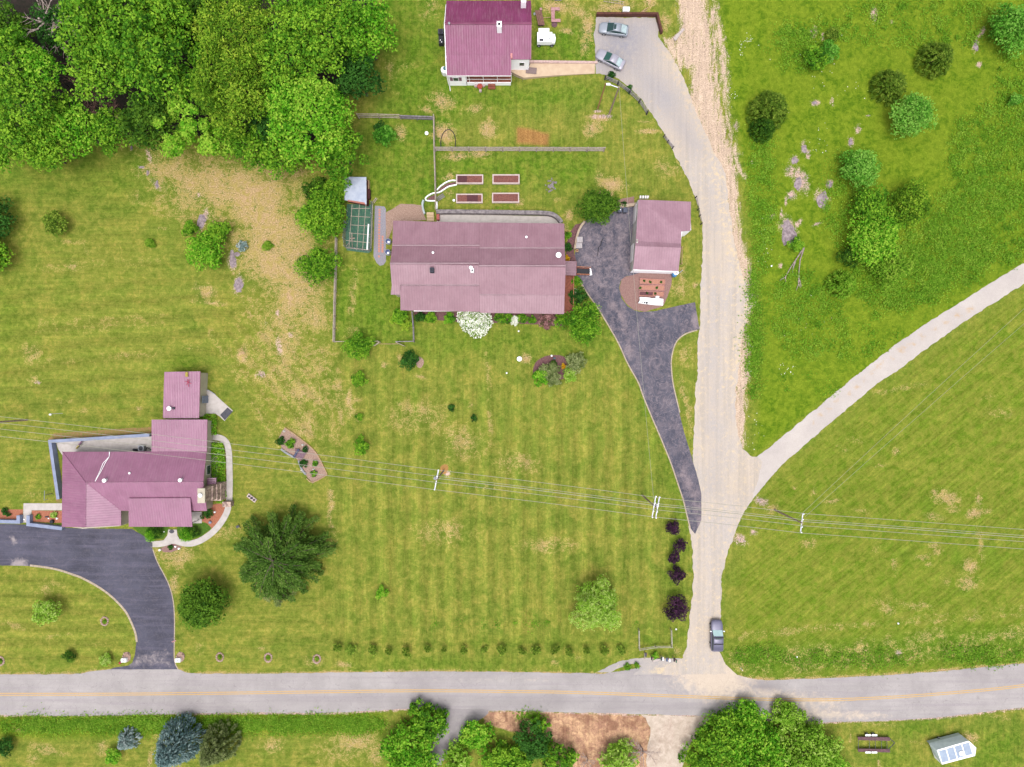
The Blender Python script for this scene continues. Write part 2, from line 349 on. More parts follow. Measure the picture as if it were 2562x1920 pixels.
# straw covered patch and bare soil patches
straw = pband(X, Y, TL(3, (45, 1100), (140, 1110), (325, 1160), (315, 1262), (45, 1240)), .25)
for n, x_, y_, rx, ry, a_ in [(4, 400, 285, 30, 50, -20), (4, 480, 310, 14, 35, 0), (4, 1850, 280, 50, 24, 60), (4, 1800, 385, 26, 60, -15), (4, 415, 890, 40, 28, 0), (4, 785, 1120, 24, 40, 0), (4, 720, 1230, 26, 45, 0), (4, 315, 1280, 28, 55, 0),
    (4, 235, 1385, 34, 36, 0), (4, 200, 1480, 44, 50, 20), (4, 350, 1340, 20, 40, 0), (4, 290, 1560, 60, 110, 20), (4, 540, 1590, 34, 34, 0), (4, 560, 880, 12, 40, 0), (4, 1070, 190, 20, 12, 0), (4, 920, 120, 30, 60, 0), (8, 210, 30, 40, 40, 0), (8, 160, 90, 12, 40, 0), (8, 470, 60, 50, 80, 30), (8, 270, 270, 22, 40, -40),
    (8, 180, 320, 60, 110, 25), (8, 40, 215, 40, 18, 20), (8, 425, 280, 40, 14, 20), (8, 120, 190, 8, 40, 0), (8, 115, 640, 16, 24, 0), (4, 875, 1000, 20, 10, 0), (4, 1830, 560, 24, 26, 0), (3, 1750, 110, 20, 16, 0), (3, 1940, 1090, 24, 40, 0), (3, 1860, 640, 12, 18, 0),
    (5, 1740, 300, 55, 22, 60), (5, 1780, 200, 22, 50, 0), (5, 2060, 800, 34, 80, -15), (5, 2010, 600, 34, 80, 10), (5, 1720, 30, 16, 30, 20), (1, 1220, 1450, 30, 14, -20), (1, 1280, 1490, 14, 30, 0), (1, 1350, 1600, 20, 60, 35), (1, 1135, 1280, 8, 20, 20), (1, 1290, 1350, 20, 60, 20),
    (6, 190, 1050, 22, 24, 0), (6, 300, 1240, 22, 22, 0), (6, 90, 1140, 12, 22, 0), (6, 200, 1330, 24, 80, 10), (6, 45, 1580, 40, 30, 0), (3, 2080, 1410, 16, 16, 0), (16, 1135, 670, 30, 24, 0), (11, 1970, 1345, 60, 40, -30), (11, 2160, 1020, 60, 34, -20), (11, 2090, 1290, 30, 24, 0)]:
    c = T(n, x_, y_); mx(dirt, .72 * blob(X, Y, c[0], c[1], rx / 3.4547, ry / 3.4547, a_, .7))
for (x_, y_, r_) in ((1495, 278, 10), (1520, 291, 14), (1507, 292, 12), (1488, 293, 10)): mx(dirt, .8 * blob(X, Y, x_, y_, r_, 5))
mx(dirt, .8 * blob(X, Y, 1118, 1185, 9, 6))
# meadow north-east of the gravel road
meadp = [D(*p) for p in [(1545, -80), (1560, 150), (1590, 300), (1620, 500), (1640, 700), (1625, 985), (1650, 980), (1800, 860), (2300, 520), (2500, 300), (2500, -200), (1545, -200)]]
mx(mead, pband(X, Y, meadp, 1.2)); 
mx(mead, .9 * pband(X, Y, [(-200, 1795), (640, 1780), (960, 1782), (960, 1835), (640, 1838), (100, 1850), (-200, 1830)], .8))
for n, x_, y_, rx, ry, a_ in [(8, 1700, 350, 420, 260, -20), (4, 1950, 1350, 300, 260, 20), (8, 1000, 700, 260, 200, -10), (4, 250, 480, 120, 120, 0), (8, 300, 850, 160, 160, 0), (4, 2150, 500, 120, 300, 0), (7, 2130, 200, 60, 300, 5), (7, 2150, 1250, 60, 400, 0), (8, 1400, 600, 300, 160, -30)]:
    c = T(n, x_, y_); mx(lush, .42 * blob(X, Y, c[0], c[1], rx / 3.4547, ry / 3.4547, a_, .8))
# field south-east of the side road
fieldp = [(1895, 1230), (2050, 1090), (2290, 900), (2900, 500), (2900, 1760), (1930, 1690), (1830, 1640), (1830, 1480)]
mx(fld, pband(X, Y, fieldp, 2)); mx(yel, .35 * pband(X, Y, fieldp, 2))
mx(dry, .30 * pband(X, Y, TL(15, (1810, 650), (2211, 600)) + TL(16, (900, 540), (1500, 460), (2300, 440), (2300, 720), (1100, 760), (300, 860), (0, 880)) + TL(15, (2000, 870), (1850, 770)), 1.2)); mx(lush, .85 * pband(X, Y, TL(15, (1810, 650), (2211, 600)) + TL(16, (900, 540), (1500, 460), (2300, 440), (2300, 720), (1100, 760), (300, 860), (0, 880)) + TL(15, (2000, 870), (1850, 770)), 1.2))
mx(yel, .5 * blob(X, Y, *T(16, 1650, 620), 60, 24, 0, .6)); mx(lush, .8 * blob(X, Y, *T(16, 1300, 1330), 70, 20, 15, .6)); mx(lush, .8 * blob(X, Y, *T(16, 2000, 1500), 80, 60, 0, .6)); mx(lush, .6 * blob(X, Y, *T(16, 1100, 1600), 60, 30, 0, .6))
for n, x_, y_, rx, ry in [(12, 1400, 1060, 50, 80), (12, 1650, 1500, 60, 80), (12, 1950, 1500, 60, 140), (12, 1180, 1480, 60, 60), (16, 1700, 130, 80, 50), (16, 1100, 150, 30, 50), (12, 850, 700, 80, 30)]:
    c = T(n, x_, y_); mx(lush, .6 * blob(X, Y, c[0], c[1], rx / 3.4547, ry / 3.4547, 20, .6))
# rubbly gravel verge along the east of the lane
g1 = TL(3, (1400, -80), (1700, -80), (1760, 450), (1790, 800), (1900, 1250), (1980, 1600)) + TL(7, (2000, 300), (2110, 760), (2130, 960), (2080, 1060), (2060, 1600)) + TL(11, (2040, 300), (2030, 600), (1900, 500)) + TL(7, (1800, 1500), (1700, 600)) + TL(3, (1600, 1500), (1500, 1100), (1540, 600), (1370, 420), (1440, 300))
mx(grav, .66 * pband(X, Y, g1, 1.2)); mx(grav, .74 * pband(X, Y, TL(3, (1400, -90), (1700, -90), (1720, 200), (1760, 450), (1790, 700), (1830, 1080), (1940, 1420), (1900, 1600), (1780, 1500), (1640, 1150), (1560, 850), (1520, 620), (1560, 420), (1520, 250), (1440, 120)), 2.2)); mx(grav, .60 * pband(X, Y, TL(3, (1280, 320), (1400, 300), (1500, 60), (1400, -60), (1560, -60), (1620, 300), (1600, 600), (1420, 620), (1350, 480)), 1.0)); mx(grav, .56 * pband(X, Y, TL(3, (1690, -80), (1780, -80), (1900, 500), (1900, 1000), (2060, 1600), (1900, 1500), (1790, 800), (1730, 200)), 1.0))
mx(grav, .9 * pline(X, Y, TL(3, (1730, 100), (1790, 900), (1860, 1200), (1930, 1500)), .25, .5)); mx(grav, .7 * pline(X, Y, TL(7, (1900, 60), (1960, 560), (2080, 800)), .5, .7))
mx(grav, .8 * pline(X, Y, TL(7, (2050, 1060), (2040, 1600)) + TL(11, (1990, 100), (1990, 560)), .45, .6)); mx(grav, .55 * pline(X, Y, TL(3, (1800, 480), (1840, 640), (1860, 700)), .5, .6))
mx(grav, .8 * pline(X, Y, TL(3, (1460, 30), (1500, 250), (1420, 310), (1390, 340)), .3, .4))
# grass left showing through the lane at the fork
# bare dirt yard south of the main road
soil = pband(X, Y, TL(14, (1960, 1180), (2211, 1175)) + TL(15, (1150, 1210), (1210, 1340), (1180, 1450), (1170, 1800), (420, 1800), (330, 1400)) + TL(14, (2211, 1350), (1980, 1280)), .5)
mulch = 0.0
# thin dry fringe of the road edges
nr = [(-300, 1689)] + TL(13, (0, 856), (700, 852), (780, 830)) + TL(13, (1560, 822), (1620, 850)) + TL(14, (0, 852), (1500, 832)) + TL(15, (0, 842), (1000, 852), (1800, 862)) + TL(16, (0, 906), (1000, 866), (2211, 762)) + [(2900, 1600)]
srd = [(-300, 1790)] + TL(13, (0, 1207), (2211, 1187)) + TL(14, (600, 1192), (1300, 1152), (2211, 1167)) + TL(15, (1700, 1217)) + TL(16, (400, 1272), (1500, 1227), (2211, 1142)) + [(2900, 1710)]
mx(dry, .75 * pline(X, Y, nr, .3, .3)); mx(dirt, .8 * pline(X, Y, srd, .25, .25))
# --- mower stripes (real nap of the cut grass: alternating darker and paler bands)
cs = pband(X, Y, [(860, 1180), (1650, 1120), (1660, 1590), (860, 1610)], 6) + .55 * pband(X, Y, [(840, 900), (1620, 900), (1650, 1180), (860, 1180)], 5)
wob = np.sin(Y * .21) * .15
stripe += np.clip(cs, 0, 1) * (np.sin((X + wob) * 2 * math.pi / 2.8) * 1.0 + .5 * np.sin((X + wob) * 2 * math.pi / 5.6 + 1))
ls = pband(X, Y, [(-300, 1430), (150, 1430), (330, 1540), (330, 1670), (-300, 1680)], 1.5)
stripe += ls * np.sin((Y + .02 * X) * 2 * math.pi / 2.6) * .8
ws = pband(X, Y, [(-300, 740), (560, 700), (640, 900), (420, 925), (400, 1060), (-300, 1060)], 4)
stripe += .7 * ws * np.sin((Y - .12 * X) * 2 * math.pi / 3.1 + np.sin(X * .11))
es = pband(X, Y, fieldp, 3)
stripe += .36 * es * np.sin((X * .64 - Y * .77 + .5 * np.sin(X * .13 + Y * .07)) * 2 * math.pi / 2.5) * (.6 + .4 * np.sin(X * .09 - Y * .05))
ds = pband(X, Y, [D(*p) for p in [(440, 650), (640, 720), (710, 800), (710, 1000), (600, 1000), (500, 800)]], 3)
stripe += .8 * ds * np.sin((X * .83 + Y * .56 + 1.0 * np.sin(Y * .12)) * 2 * math.pi / 2.2)
vs = pband(X, Y, [(700, 1280), (860, 1100), (870, 1640), (640, 1640)], 4); stripe += .4 * vs * np.sin(Y * 2 * math.pi / 3)
# field ruts parallel to the lane in the south-east
for p_ in ([(1840, 1600), (2100, 1570), (2330, 1555), (2600, 1535)], [(1860, 1585), (2160, 1560), (2600, 1515)]): mx(dry, .4 * pline(X, Y, p_, .25, .5))
me = bpy.data.meshes.new("ground")
V = np.zeros((len(X), 3), np.float32); V[:, 0] = X; V[:, 1] = Y
idx = np.arange(nx_ * ny_).reshape(ny_, nx_)
F = np.stack([idx[:-1, :-1], idx[:-1, 1:], idx[1:, 1:], idx[1:, :-1]], -1).reshape(-1, 4)
me.vertices.add(len(V)); me.vertices.foreach_set("co", V.ravel())
me.loops.add(F.size); me.loops.foreach_set("vertex_index", F.ravel().astype(np.int32))
me.polygons.add(len(F)); me.polygons.foreach_set("loop_start", np.arange(0, F.size, 4, dtype=np.int32)); me.polygons.foreach_set("loop_total", np.full(len(F), 4, np.int32))
me.update()
for nm, ch in (("ma", (dry, lush, dirt, grav)), ("mb", (mead, stripe * .5 + .5, yel, fld)), ("mc", (straw, soil, dry * 0, dry * 0))):
    a = me.attributes.new(nm, 'FLOAT_COLOR', 'POINT'); a.data.foreach_set("color", np.stack(ch, 1).astype(np.float32).ravel())
ground = bpy.data.objects.new("ground", me); COL.objects.link(ground); ground["kind"] = "structure"
# ground material
m, n, b, o = newmat("ground_grass")
v = coord(n); nA = noi(n, v, .055, 3); nB = noi(n, v, .33, 4, .62, .4); nC = noi(n, v, 1.25, 5, .68, .6); nD = noi(n, v, 5.0, 5, .8); nE = noi(n, coord(n, (1, 1, 1), 0, (31, 7, 3)), .8, 5, .7, .8)
dr, lu, di, gr = attr(n, "ma"); mdw, st, ye, fi = attr(n, "mb"); stw, soi, _, _ = attr(n, "mc")
lawn = mixc(n, rng(n, nB, .40, .60), pc(96, 128, 44), pc(122, 146, 60))
lawn = mixc(n, rng(n, nA, .42, .60, 0, .6), lawn, pc(112, 142, 52))
lawn = mixc(n, mth(n, 'MULTIPLY', rng(n, nC, .46, .66), .35), lawn, pc(148, 158, 70))
ywl = mixc(n, rng(n, nC, .34, .66), pc(132, 146, 54), pc(170, 162, 80))
c = mixc(n, mth(n, 'MAXIMUM', mth(n, 'MULTIPLY', ye, rng(n, nB, .35, .6, .6, 1.0)), rng(n, nB, .40, .62, .22, .70)), lawn, ywl)
fldc = mixc(n, rng(n, nE, .40, .60), pc(102, 136, 36), pc(140, 152, 60)); c = mixc(n, mth(n, 'MULTIPLY', fi, .75), c, fldc)
mdc = mixc(n, rng(n, nC, .39, .61), pc(88, 128, 28), pc(120, 150, 38)); mdc = mixc(n, rng(n, nB, .42, .58, 0, .6), mdc, pc(128, 156, 42))
c = mixc(n, mth(n, 'MULTIPLY', mdw, .86), c, mdc)
luc = mixc(n, rng(n, nC, .39, .61), pc(72, 120, 28), pc(104, 146, 40)); c = mixc(n, mth(n, 'MULTIPLY', lu, rng(n, nE, .36, .6, .3, .9)), c, luc)
gv = rng(n, noi(n, coord(n, (2.4, .16, 1)), 1.0, 4, .7), .36, .64, .86, 1.15); gd = rng(n, noi(n, rcoord(n, 6.0, .42, .68), 1.0, 4, .7), .38, .62, .84, 1.16); gl = rng(n, noi(n, coord(n, (.14, 2.0, 1)), 1.0, 4, .7), .38, .62, .88, 1.12)
def patch(c, w, col, nn, k=.9, edge=.16):                     # break a soft mask up with noise
    s = mth(n, 'ADD', w, mth(n, 'MULTIPLY', mth(n, 'SUBTRACT', nn, .5), k))
    f = rng(n, s, .5 - edge, .5 + edge, 0, 1, True)
    f = mth(n, 'MULTIPLY', f, rng(n, w, .02, .12))
    return mixc(n, f, c, col)
dryc = mixc(n, rng(n, nD, .36, .64), pc(188, 156, 112), pc(222, 198, 156)); dryc = mixc(n, rng(n, nC, .40, .60, 0, .75), dryc, pc(160, 156, 74))
nCD = mth(n, 'ADD', mth(n, 'MULTIPLY', nC, .45), mth(n, 'MULTIPLY', nD, .55)); nDr = mth(n, 'ADD', mth(n, 'MULTIPLY', rng(n, nCD, .38, .62), .68), mth(n, 'MULTIPLY', rng(n, nB, .32, .68), .32))
c = patch(c, dr, dryc, nDr, 1.35, .22)
c = mixc(n, mth(n, 'MULTIPLY', stw, .85), c, mixc(n, rng(n, nD, .35, .65), pc(158, 112, 66), pc(190, 146, 96)))
soc = mixc(n, rng(n, nE, .4, .6), pc(222, 190, 146), pc(178, 142, 116)); soc = mixc(n, rng(n, nB, .48, .6, 0, .8), soc, pc(150, 116, 92)); soc = mixc(n, rng(n, nC, .62, .72), soc, pc(116, 126, 70))
c = patch(c, soi, soc, nCD, .8, .2)
drc = mixc(n, rng(n, nD, .36, .64), pc(180, 152, 130), pc(222, 202, 186)); drc = mixc(n, rng(n, nE, .5, .66), drc, pc(160, 150, 158))
c = patch(c, di, drc, nCD, 3.2, .25)
grc = mixc(n, rng(n, nD, .3, .7), pc(188, 170, 140), pc(228, 212, 188))
c = patch(c, gr, grc, mth(n, 'ADD', mth(n, 'MULTIPLY', noi(n, coord(n, (1.5, .4, 1)), 1.2, 6, .78, .6), .6), mth(n, 'MULTIPLY', nD, .4)), 2.0, .12)
hsv = n.nodes.new("ShaderNodeHueSaturation"); n.links.new(c, hsv.inputs["Color"]); hsv.inputs["Saturation"].default_value = 1.02
fine = rng(n, nD, .36, .64, .78, 1.26); med = rng(n, nC, .34, .66, .90, 1.12); sv = rng(n, mth(n, "ADD", mth(n, "MULTIPLY", mth(n, "SUBTRACT", st, .5), rng(n, nE, .34, .55, .3, 1.0)), .5), 0, 1, .82, 1.15)
sx = n.nodes.new('ShaderNodeSeparateXYZ'); n.links.new(v, sx.inputs[0]); wl_ = rng(n, sx.outputs[0], -34, -30); grn = mth(n, 'ADD', mth(n, 'MULTIPLY', gv, wl_), mth(n, 'MULTIPLY', gl, mth(n, 'SUBTRACT', 1.0, wl_)))
grn = mth(n, 'ADD', mth(n, 'MULTIPLY', gd, fi), mth(n, 'MULTIPLY', grn, mth(n, 'SUBTRACT', 1.0, fi))); mdd = mth(n, 'MAXIMUM', mdw, rng(n, dr, .1, .5)); grn = mth(n, 'ADD', mdd, mth(n, 'MULTIPLY', grn, mth(n, 'SUBTRACT', 1.0, mdd)))
n.links.new(mth(n, 'MULTIPLY', grn, mth(n, 'MULTIPLY', mth(n, 'MULTIPLY', fine, med), sv)), hsv.inputs["Value"]); n.links.new(mixc(n, 1.0, hsv.outputs[0], (1.13, 1.03, 1.10, 1), 'MULTIPLY'), b.inputs["Base Color"])
b.inputs["Roughness"].default_value = .95; b.inputs["Specular IOR Level"].default_value = .05
bump(n, b, nCD, .6, .25); me.materials.append(m)

# ================================================================ ROADS
def roadmat(name, c1, c2, dust, speck=10.0, lines=False, rough=.9, cracks=False, streak=None, dk=1.3, ds=1.1, wc=pc(136, 128, 134), swirl=0):
    m, n, b, o = newmat(name); v = coord(n)
    nB = noi(n, v, .16, 4, .6); nC = noi(n, v, ds, 6, .72, .5); nD = noi(n, v, speck, 4, .8)
    a0, a1, a2, a3 = attr(n, "mask")
    c = mixc(n, rng(n, nB, .35, .65), c1, c2)
    if streak:
        f = noi(n, coord(n, (streak[0], streak[1], 1), streak[2]), 1.0, 4, .65, .3); c = mixc(n, rng(n, f, .46, .7, 0, streak[4] if len(streak) > 4 else .7), c, streak[3])
    s = mth(n, 'ADD', a0, mth(n, 'MULTIPLY', mth(n, 'SUBTRACT', nC, .5), dk)); f = mth(n, 'MULTIPLY', rng(n, s, .25, .8, 0, 1, True), rng(n, a0, .02, .15))
    c = mixc(n, f, c, dust)
    c = mixc(n, mth(n, 'MULTIPLY', a1, rng(n, nC, .36, .6, .45, 1)), c, wc)      # worn / darker tyre areas, and tree shade painted on the main road
    if swirl:
        t_ = noi(n, v, .45, 5, .62, 1.6); f = rng(n, mth(n, 'ABSOLUTE', mth(n, 'SUBTRACT', t_, .5)), 0, .022, swirl, 0); c = mixc(n, f, c, pc(176, 160, 166)); t_ = noi(n, v, .9, 4, .6, 2.2); f = rng(n, mth(n, 'ABSOLUTE', mth(n, 'SUBTRACT', t_, .48)), 0, .02, swirl * .8, 0); c = mixc(n, f, c, pc(164, 156, 172))
    if cracks:
        vo = n.nodes.new("ShaderNodeTexVoronoi"); vo.feature = 'DISTANCE_TO_EDGE'; vo.inputs["Scale"].default_value = .42
        mp = n.nodes.new("ShaderNodeVectorMath"); mp.operation = 'ADD'; n.links.new(v, mp.inputs[0])
        nn = n.nodes.new("ShaderNodeTexNoise"); nn.inputs["Scale"].default_value = 1.3; nn.inputs["Detail"].default_value = 5; n.links.new(v, nn.inputs["Vector"]); n.links.new(nn.outputs["Color"], mp.inputs[1])
        n.links.new(mp.outputs[0], vo.inputs["Vector"])
        f = mth(n, 'MULTIPLY', rng(n, vo.outputs["Distance"], .0, .018, .5, 0), rng(n, nC, .45, .6)); c = mixc(n, f, c, pc(116, 108, 112))
    hsv = n.nodes.new("ShaderNodeHueSaturation"); n.links.new(c, hsv.inputs["Color"])
    n.links.new(mth(n, 'MULTIPLY', rng(n, nD, .3, .7, .88, 1.12), rng(n, nC, .3, .7, .95, 1.05)), hsv.inputs["Value"]); n.links.new(hsv.outputs[0], b.inputs["Base Color"])
    b.inputs["Roughness"].default_value = rough; b.inputs["Specular IOR Level"].default_value = .2; bump(n, b, nD, .35, .02)
    return m
M_ASPH = roadmat("old_asphalt", pc(178, 171, 171), pc(198, 191, 190), pc(228, 210, 192), 7, cracks=True, streak=(.05, 1.6, 0, pc(176, 166, 172), .6))
M_GRAV = roadmat("pale_gravel", pc(222, 206, 190), pc(208, 198, 192), pc(236, 212, 178), 6, streak=(1.3, .04, .06, pc(196, 184, 172), .8), wc=pc(158, 158, 172), dk=2.4, ds=1.5)
M_PARK = roadmat("grey_gravel", pc(186, 180, 180), pc(214, 202, 192), pc(230, 210, 180), 6, dk=1.9, ds=1.9)
M_SIDE = roadmat("side_lane_gravel", pc(222, 212, 206), pc(208, 198, 194), pc(212, 178, 136), 7)
M_BLK1 = roadmat("worn_blacktop", pc(82, 82, 97), pc(106, 104, 118), pc(150, 136, 142), 7, streak=(.9, .5, .5, pc(142, 130, 138), .8), dk=1.7, ds=.8, swirl=.55)
M_BLK2 = roadmat("sealed_blacktop", pc(76, 76, 90), pc(100, 99, 116), pc(178, 166, 168), 7, swirl=.14, streak=(.12, 1.5, 0, pc(116, 112, 132), .7))
M_DIRT = roadmat("dirt_track", pc(198, 178, 160), pc(216, 200, 182), pc(232, 214, 198), 6, streak=(1.1, .25, -.35, pc(190, 158, 144), .6))
Z0 = lambda X: np.zeros(X.shape)
north = TL(13, (0, 855), (400, 856), (700, 850), (780, 832), (940, 812), (1530, 808), (1600, 838), (1750, 850)) + TL(14, (0, 850), (700, 840), (1500, 830), (2211, 835)) + TL(15, (800, 850), (1060, 806), (1300, 730), (1800, 700), (1850, 770), (1950, 860), (2050, 890)) + TL(16, (0, 905), (480, 890), (1000, 865), (1500, 830), (2211, 760)) + [(2700, 1635), (3400, 1450)]
south = TL(13, (0, 1205), (600, 1215), (2211, 1185)) + TL(14, (600, 1190), (1000, 1170), (1300, 1152), (1900, 1168)) + TL(15, (0, 1170), (1700, 1215)) + TL(16, (400, 1270), (1000, 1260), (1500, 1225), (2211, 1140)) + [(2700, 1745), (3400, 1560)]
road = [(-900, 1688)] + north + south[::-1] + [(-900, 1788)]
def m_road(x, y):
    d = .95 * blob(x, y, *T(15, 1750, 860), 100, 62, -10, .7); d = np.maximum(d, .75 * pline(x, y, TL(15, (1500, 900), (1800, 980)) + TL(16, (0, 1020), (600, 1110)), 1.0, 1.6))
    d = np.maximum(d, .5 * pline(x, y, TL(15, (1700, 850), (1550, 970), (1350, 1040), (1100, 1120), (1000, 1180)), .15, .4)); d = np.maximum(d, .6 * pband(x, y, TL(16, (0, 1090), (700, 1150), (1100, 1200), (1000, 1250), (300, 1260), (0, 1250)), .8))
    d = np.maximum(d, .6 * pline(x, y, TL(14, (700, 935), (1500, 905), (2211, 900)) + TL(15, (300, 900), (900, 925), (1300, 930), (1600, 880)), .04, .2))
    w = .35 * pband(x, y, TL(14, (1300, 1030), (2211, 1040)) + TL(15, (900, 1060), (1700, 1100), (1700, 1170), (900, 1170), (0, 1150)) + TL(14, (1400, 1140)), .6)  # south lane band: soft shade of the roadside trees painted into the asphalt
    w = np.maximum(w, .6 * pband(x, y, TL(15, (1950, 900), (2211, 920)) + TL(16, (100, 925), (100, 960)) + TL(15, (2211, 1000), (2000, 940)), .5)); w = np.maximum(w, .25 * pband(x, y, TL(14, (0, 1030), (1300, 1030), (1300, 1140), (0, 1180)), .6))
    return d, w, Z0(x), Z0(x)
sheet("main_road", road, .010, M_ASPH, .10, .35, 1.2, 0, m_road, seed=3)
def ribbon(name, pts, off, w, z, m, world=False):
    p = smooth_poly(pts, 2, False); p = [Vector((q[0], q[1])) for q in (p if world else xy(p))]; L = []; Rr = []
    for i, q in enumerate(p):
        d = (p[min(i + 1, len(p) - 1)] - p[max(i - 1, 0)]).normalized(); nn = Vector((-d.y, d.x)); L.append(q + nn * (off + w / 2)); Rr.append(q + nn * (off - w / 2))
    return L, Rr
centre = [(-900, 1737)] + TL(13, (0, 1028), (1100, 1027), (2211, 1015)) + TL(14, (700, 1004), (1500, 995), (2211, 1004)) + TL(15, (400, 1007), (1000, 1027), (1700, 1055)) + TL(16, (0, 1072), (500, 1078), (900, 1063), (1400, 1033), (2211, 960)) + [(2700, 1690), (3400, 1505)]
m, n, b, o = newmat("yellow_road_paint"); v = coord(n); f = noi(n, v, 3, 5, .7); n.links.new(mixc(n, rng(n, f, .45, .75), pc(226, 182, 104), pc(206, 186, 160)), b.inputs["Base Color"]); b.inputs["Roughness"].default_value = .8; M_YEL = m
mb = MB()
for off in (-.16, .16):
    L, Rr = ribbon("", centre, off, .15, 0, None)
    for i in range(len(L) - 1): mb.add([(*Rr[i], .0148), (*Rr[i + 1], .0148), (*L[i + 1], .0148), (*L[i], .0148)], [(0, 1, 2, 3)])
props(mb.build("road_marking", M_YEL), kind="structure")
# gravel lane with parking apron
lane = TL(3, (735, 150), (1240, 152), (1272, 230), (1268, 320), (1340, 420), (1400, 520), (1463, 627), (1520, 770), (1568, 906), (1672, 1150), (1760, 1330), (1850, 1500)) + TL(7, (1870, 60), (1912, 350), (1950, 560), (2000, 730), (2070, 880), (2122, 965), (2050, 1060), (1980, 1300), (1960, 1600)) + TL(11, (1935, 50), (1935, 300), (1960, 450), (2000, 560), (2060, 622), (2125, 632), (2170, 680), (2080, 1000), (1980, 1165), (1890, 1400), (1850, 1520)) + TL(15, (1815, 0), (1808, 370), (1760, 560), (1815, 700), (1850, 780), (1860, 850), (1300, 862), (1330, 780), (1480, 712), (1515, 600), (1532, 400), (1560, 200), (1575, 0)) + TL(11, (1575, 1650), (1558, 1400), (1530, 1200), (1500, 1010), (1480, 900), (1570, 800), (1568, 640), (1580, 300), (1590, 0)) + TL(7, (1602, 1640), (1612, 1250), (1630, 1190), (1628, 950), (1645, 640), (1655, 400), (1640, 250), (1605, 80), (1570, 0)) + TL(3, (1540, 1600), (1500, 1500), (1420, 1360), (1320, 1160), (1220, 1000), (1130, 870), (1000, 740), (880, 655), (722, 640), (716, 300))
def m_lane(x, y):
    d = .7 * pline(x, y, TL(3, (1240, 330), (1420, 600), (1560, 950), (1720, 1300), (1800, 1600)) + TL(7, (1900, 500), (2080, 960), (1960, 1300), (1900, 1600)), .9, 1.8)
    d = np.maximum(d, .45 * blob(x, y, *T(3, 1060, 420), 60, 50, 0, .6)); d = np.maximum(d, .25 + Z0(x))
    w = .95 * pband(x, y, TL(3, (700, 140), (1250, 140), (1250, 420), (1150, 640), (900, 680), (700, 650)), 4); w = np.maximum(w, .7 * pband(x, y, TL(3, (1000, 640), (1300, 560), (1480, 900), (1650, 1300), (1560, 1300), (1200, 900)), 3))
    w = np.maximum(w, .35 * pline(x, y, TL(7, (1720, 0), (1760, 500), (1740, 1600)) + TL(11, (1750, 500), (1740, 900)), .5, 1.2)); return d, w, Z0(x), Z0(x)
sheet("gravel_lane", lane, .022, M_GRAV, .22, .35, 1.2, 0, m_lane, seed=9)
side = TL(11, (1960, 900), (1930, 700), (2050, 640), (2120, 632), (2211, 566)) + TL(8, (680, 1660), (900, 1480), (1100, 1330), (1400, 1120), (1600, 1000), (1900, 810), (2211, 620)) + [(2900, 520), (2900, 590)] + TL(8, (2211, 800), (2000, 935), (1800, 1058), (1560, 1228), (1400, 1340), (1150, 1530), (950, 1658)) + TL(12, (850, 85), (650, 248), (450, 418), (280, 568), (130, 698), (0, 848)) + TL(11, (2080, 1000), (2020, 1090))
def m_side(x, y):
    return .9 * pline(x, y, TL(12, (380, 340), (620, 150), (820, 0)) + TL(8, (1000, 1480), (1400, 1220), (1800, 980)), .25, .6), Z0(x), Z0(x), Z0(x)
sheet("side_lane", side, .016, M_SIDE, .16, .35, 1.2, 0, m_side, seed=5)
b1 = TL(7, (600, 270), (700, 225), (840, 205), (920, 150), (985, 135), (1080, 120), (1075, 350), (1055, 500), (1045, 690), (1150, 690), (1150, 722), (990, 728), (945, 770), (930, 830), (950, 920), (1000, 990), (1060, 1026), (1120, 1040), (1250, 1030), (1380, 1000), (1586, 955), (1605, 1080), (1622, 1190), (1500, 1222), (1430, 1275), (1395, 1350), (1374, 1460), (1380, 1560)) + TL(11, (1390, 0), (1420, 130), (1450, 250), (1490, 420), (1545, 600), (1600, 780), (1640, 950), (1640, 1180), (1585, 1300), (1545, 1250), (1515, 1130), (1485, 1000), (1440, 870), (1385, 700), (1300, 490), (1230, 330), (1130, 90)) + TL(7, (1105, 1650), (1000, 1480), (930, 1310), (830, 1140), (740, 990), (650, 870), (600, 775), (560, 730), (548, 600), (548, 500), (552, 400), (575, 330))
def m_b1(x, y):
    d = .9 * pline(x, y, TL(7, (860, 960), (960, 1080), (1000, 1250), (1040, 1450)), .5, .9); d = np.maximum(d, .8 * blob(x, y, *T(7, 1585, 1100), 12, 26, 0, .5)); d = np.maximum(d, .42 * pband(x, y, TL(7, (600, 270), (1070, 160), (1070, 690), (930, 830), (900, 900), (650, 850), (550, 600)), 1))
    d = np.maximum(d, .95 * pline(x, y, TL(11, (1480, 760), (1600, 1000), (1640, 1250)), .6, 1.2)); d = np.maximum(d, .35 * pline(x, y, TL(11, (1250, 0), (1400, 400), (1520, 800)), .4, .9))
    return d, Z0(x), Z0(x), Z0(x)
sheet("blacktop_driveway", b1, .036, M_BLK1, .05, .4, 1.0, 0, m_b1, seed=4)
b2 = [(-200, 1305)] + TL(9, (0, 1212), (250, 1222), (630, 1250), (1140, 1258), (1215, 1300), (1290, 1350), (1305, 1390), (1320, 1430), (1355, 1540), (1420, 1655)) + TL(13, (1462, 90), (1490, 190), (1503, 300), (1506, 450), (1500, 700), (1512, 770), (1535, 812), (950, 812), (985, 798), (1050, 788), (1110, 780), (1145, 755), (1163, 700), (1180, 580), (1170, 500), (1130, 400), (1090, 320), (1035, 250), (960, 180), (850, 100), (700, 20)) + TL(9, (600, 1640), (480, 1608), (370, 1588), (250, 1575), (0, 1573)) + [(-200, 1415)]
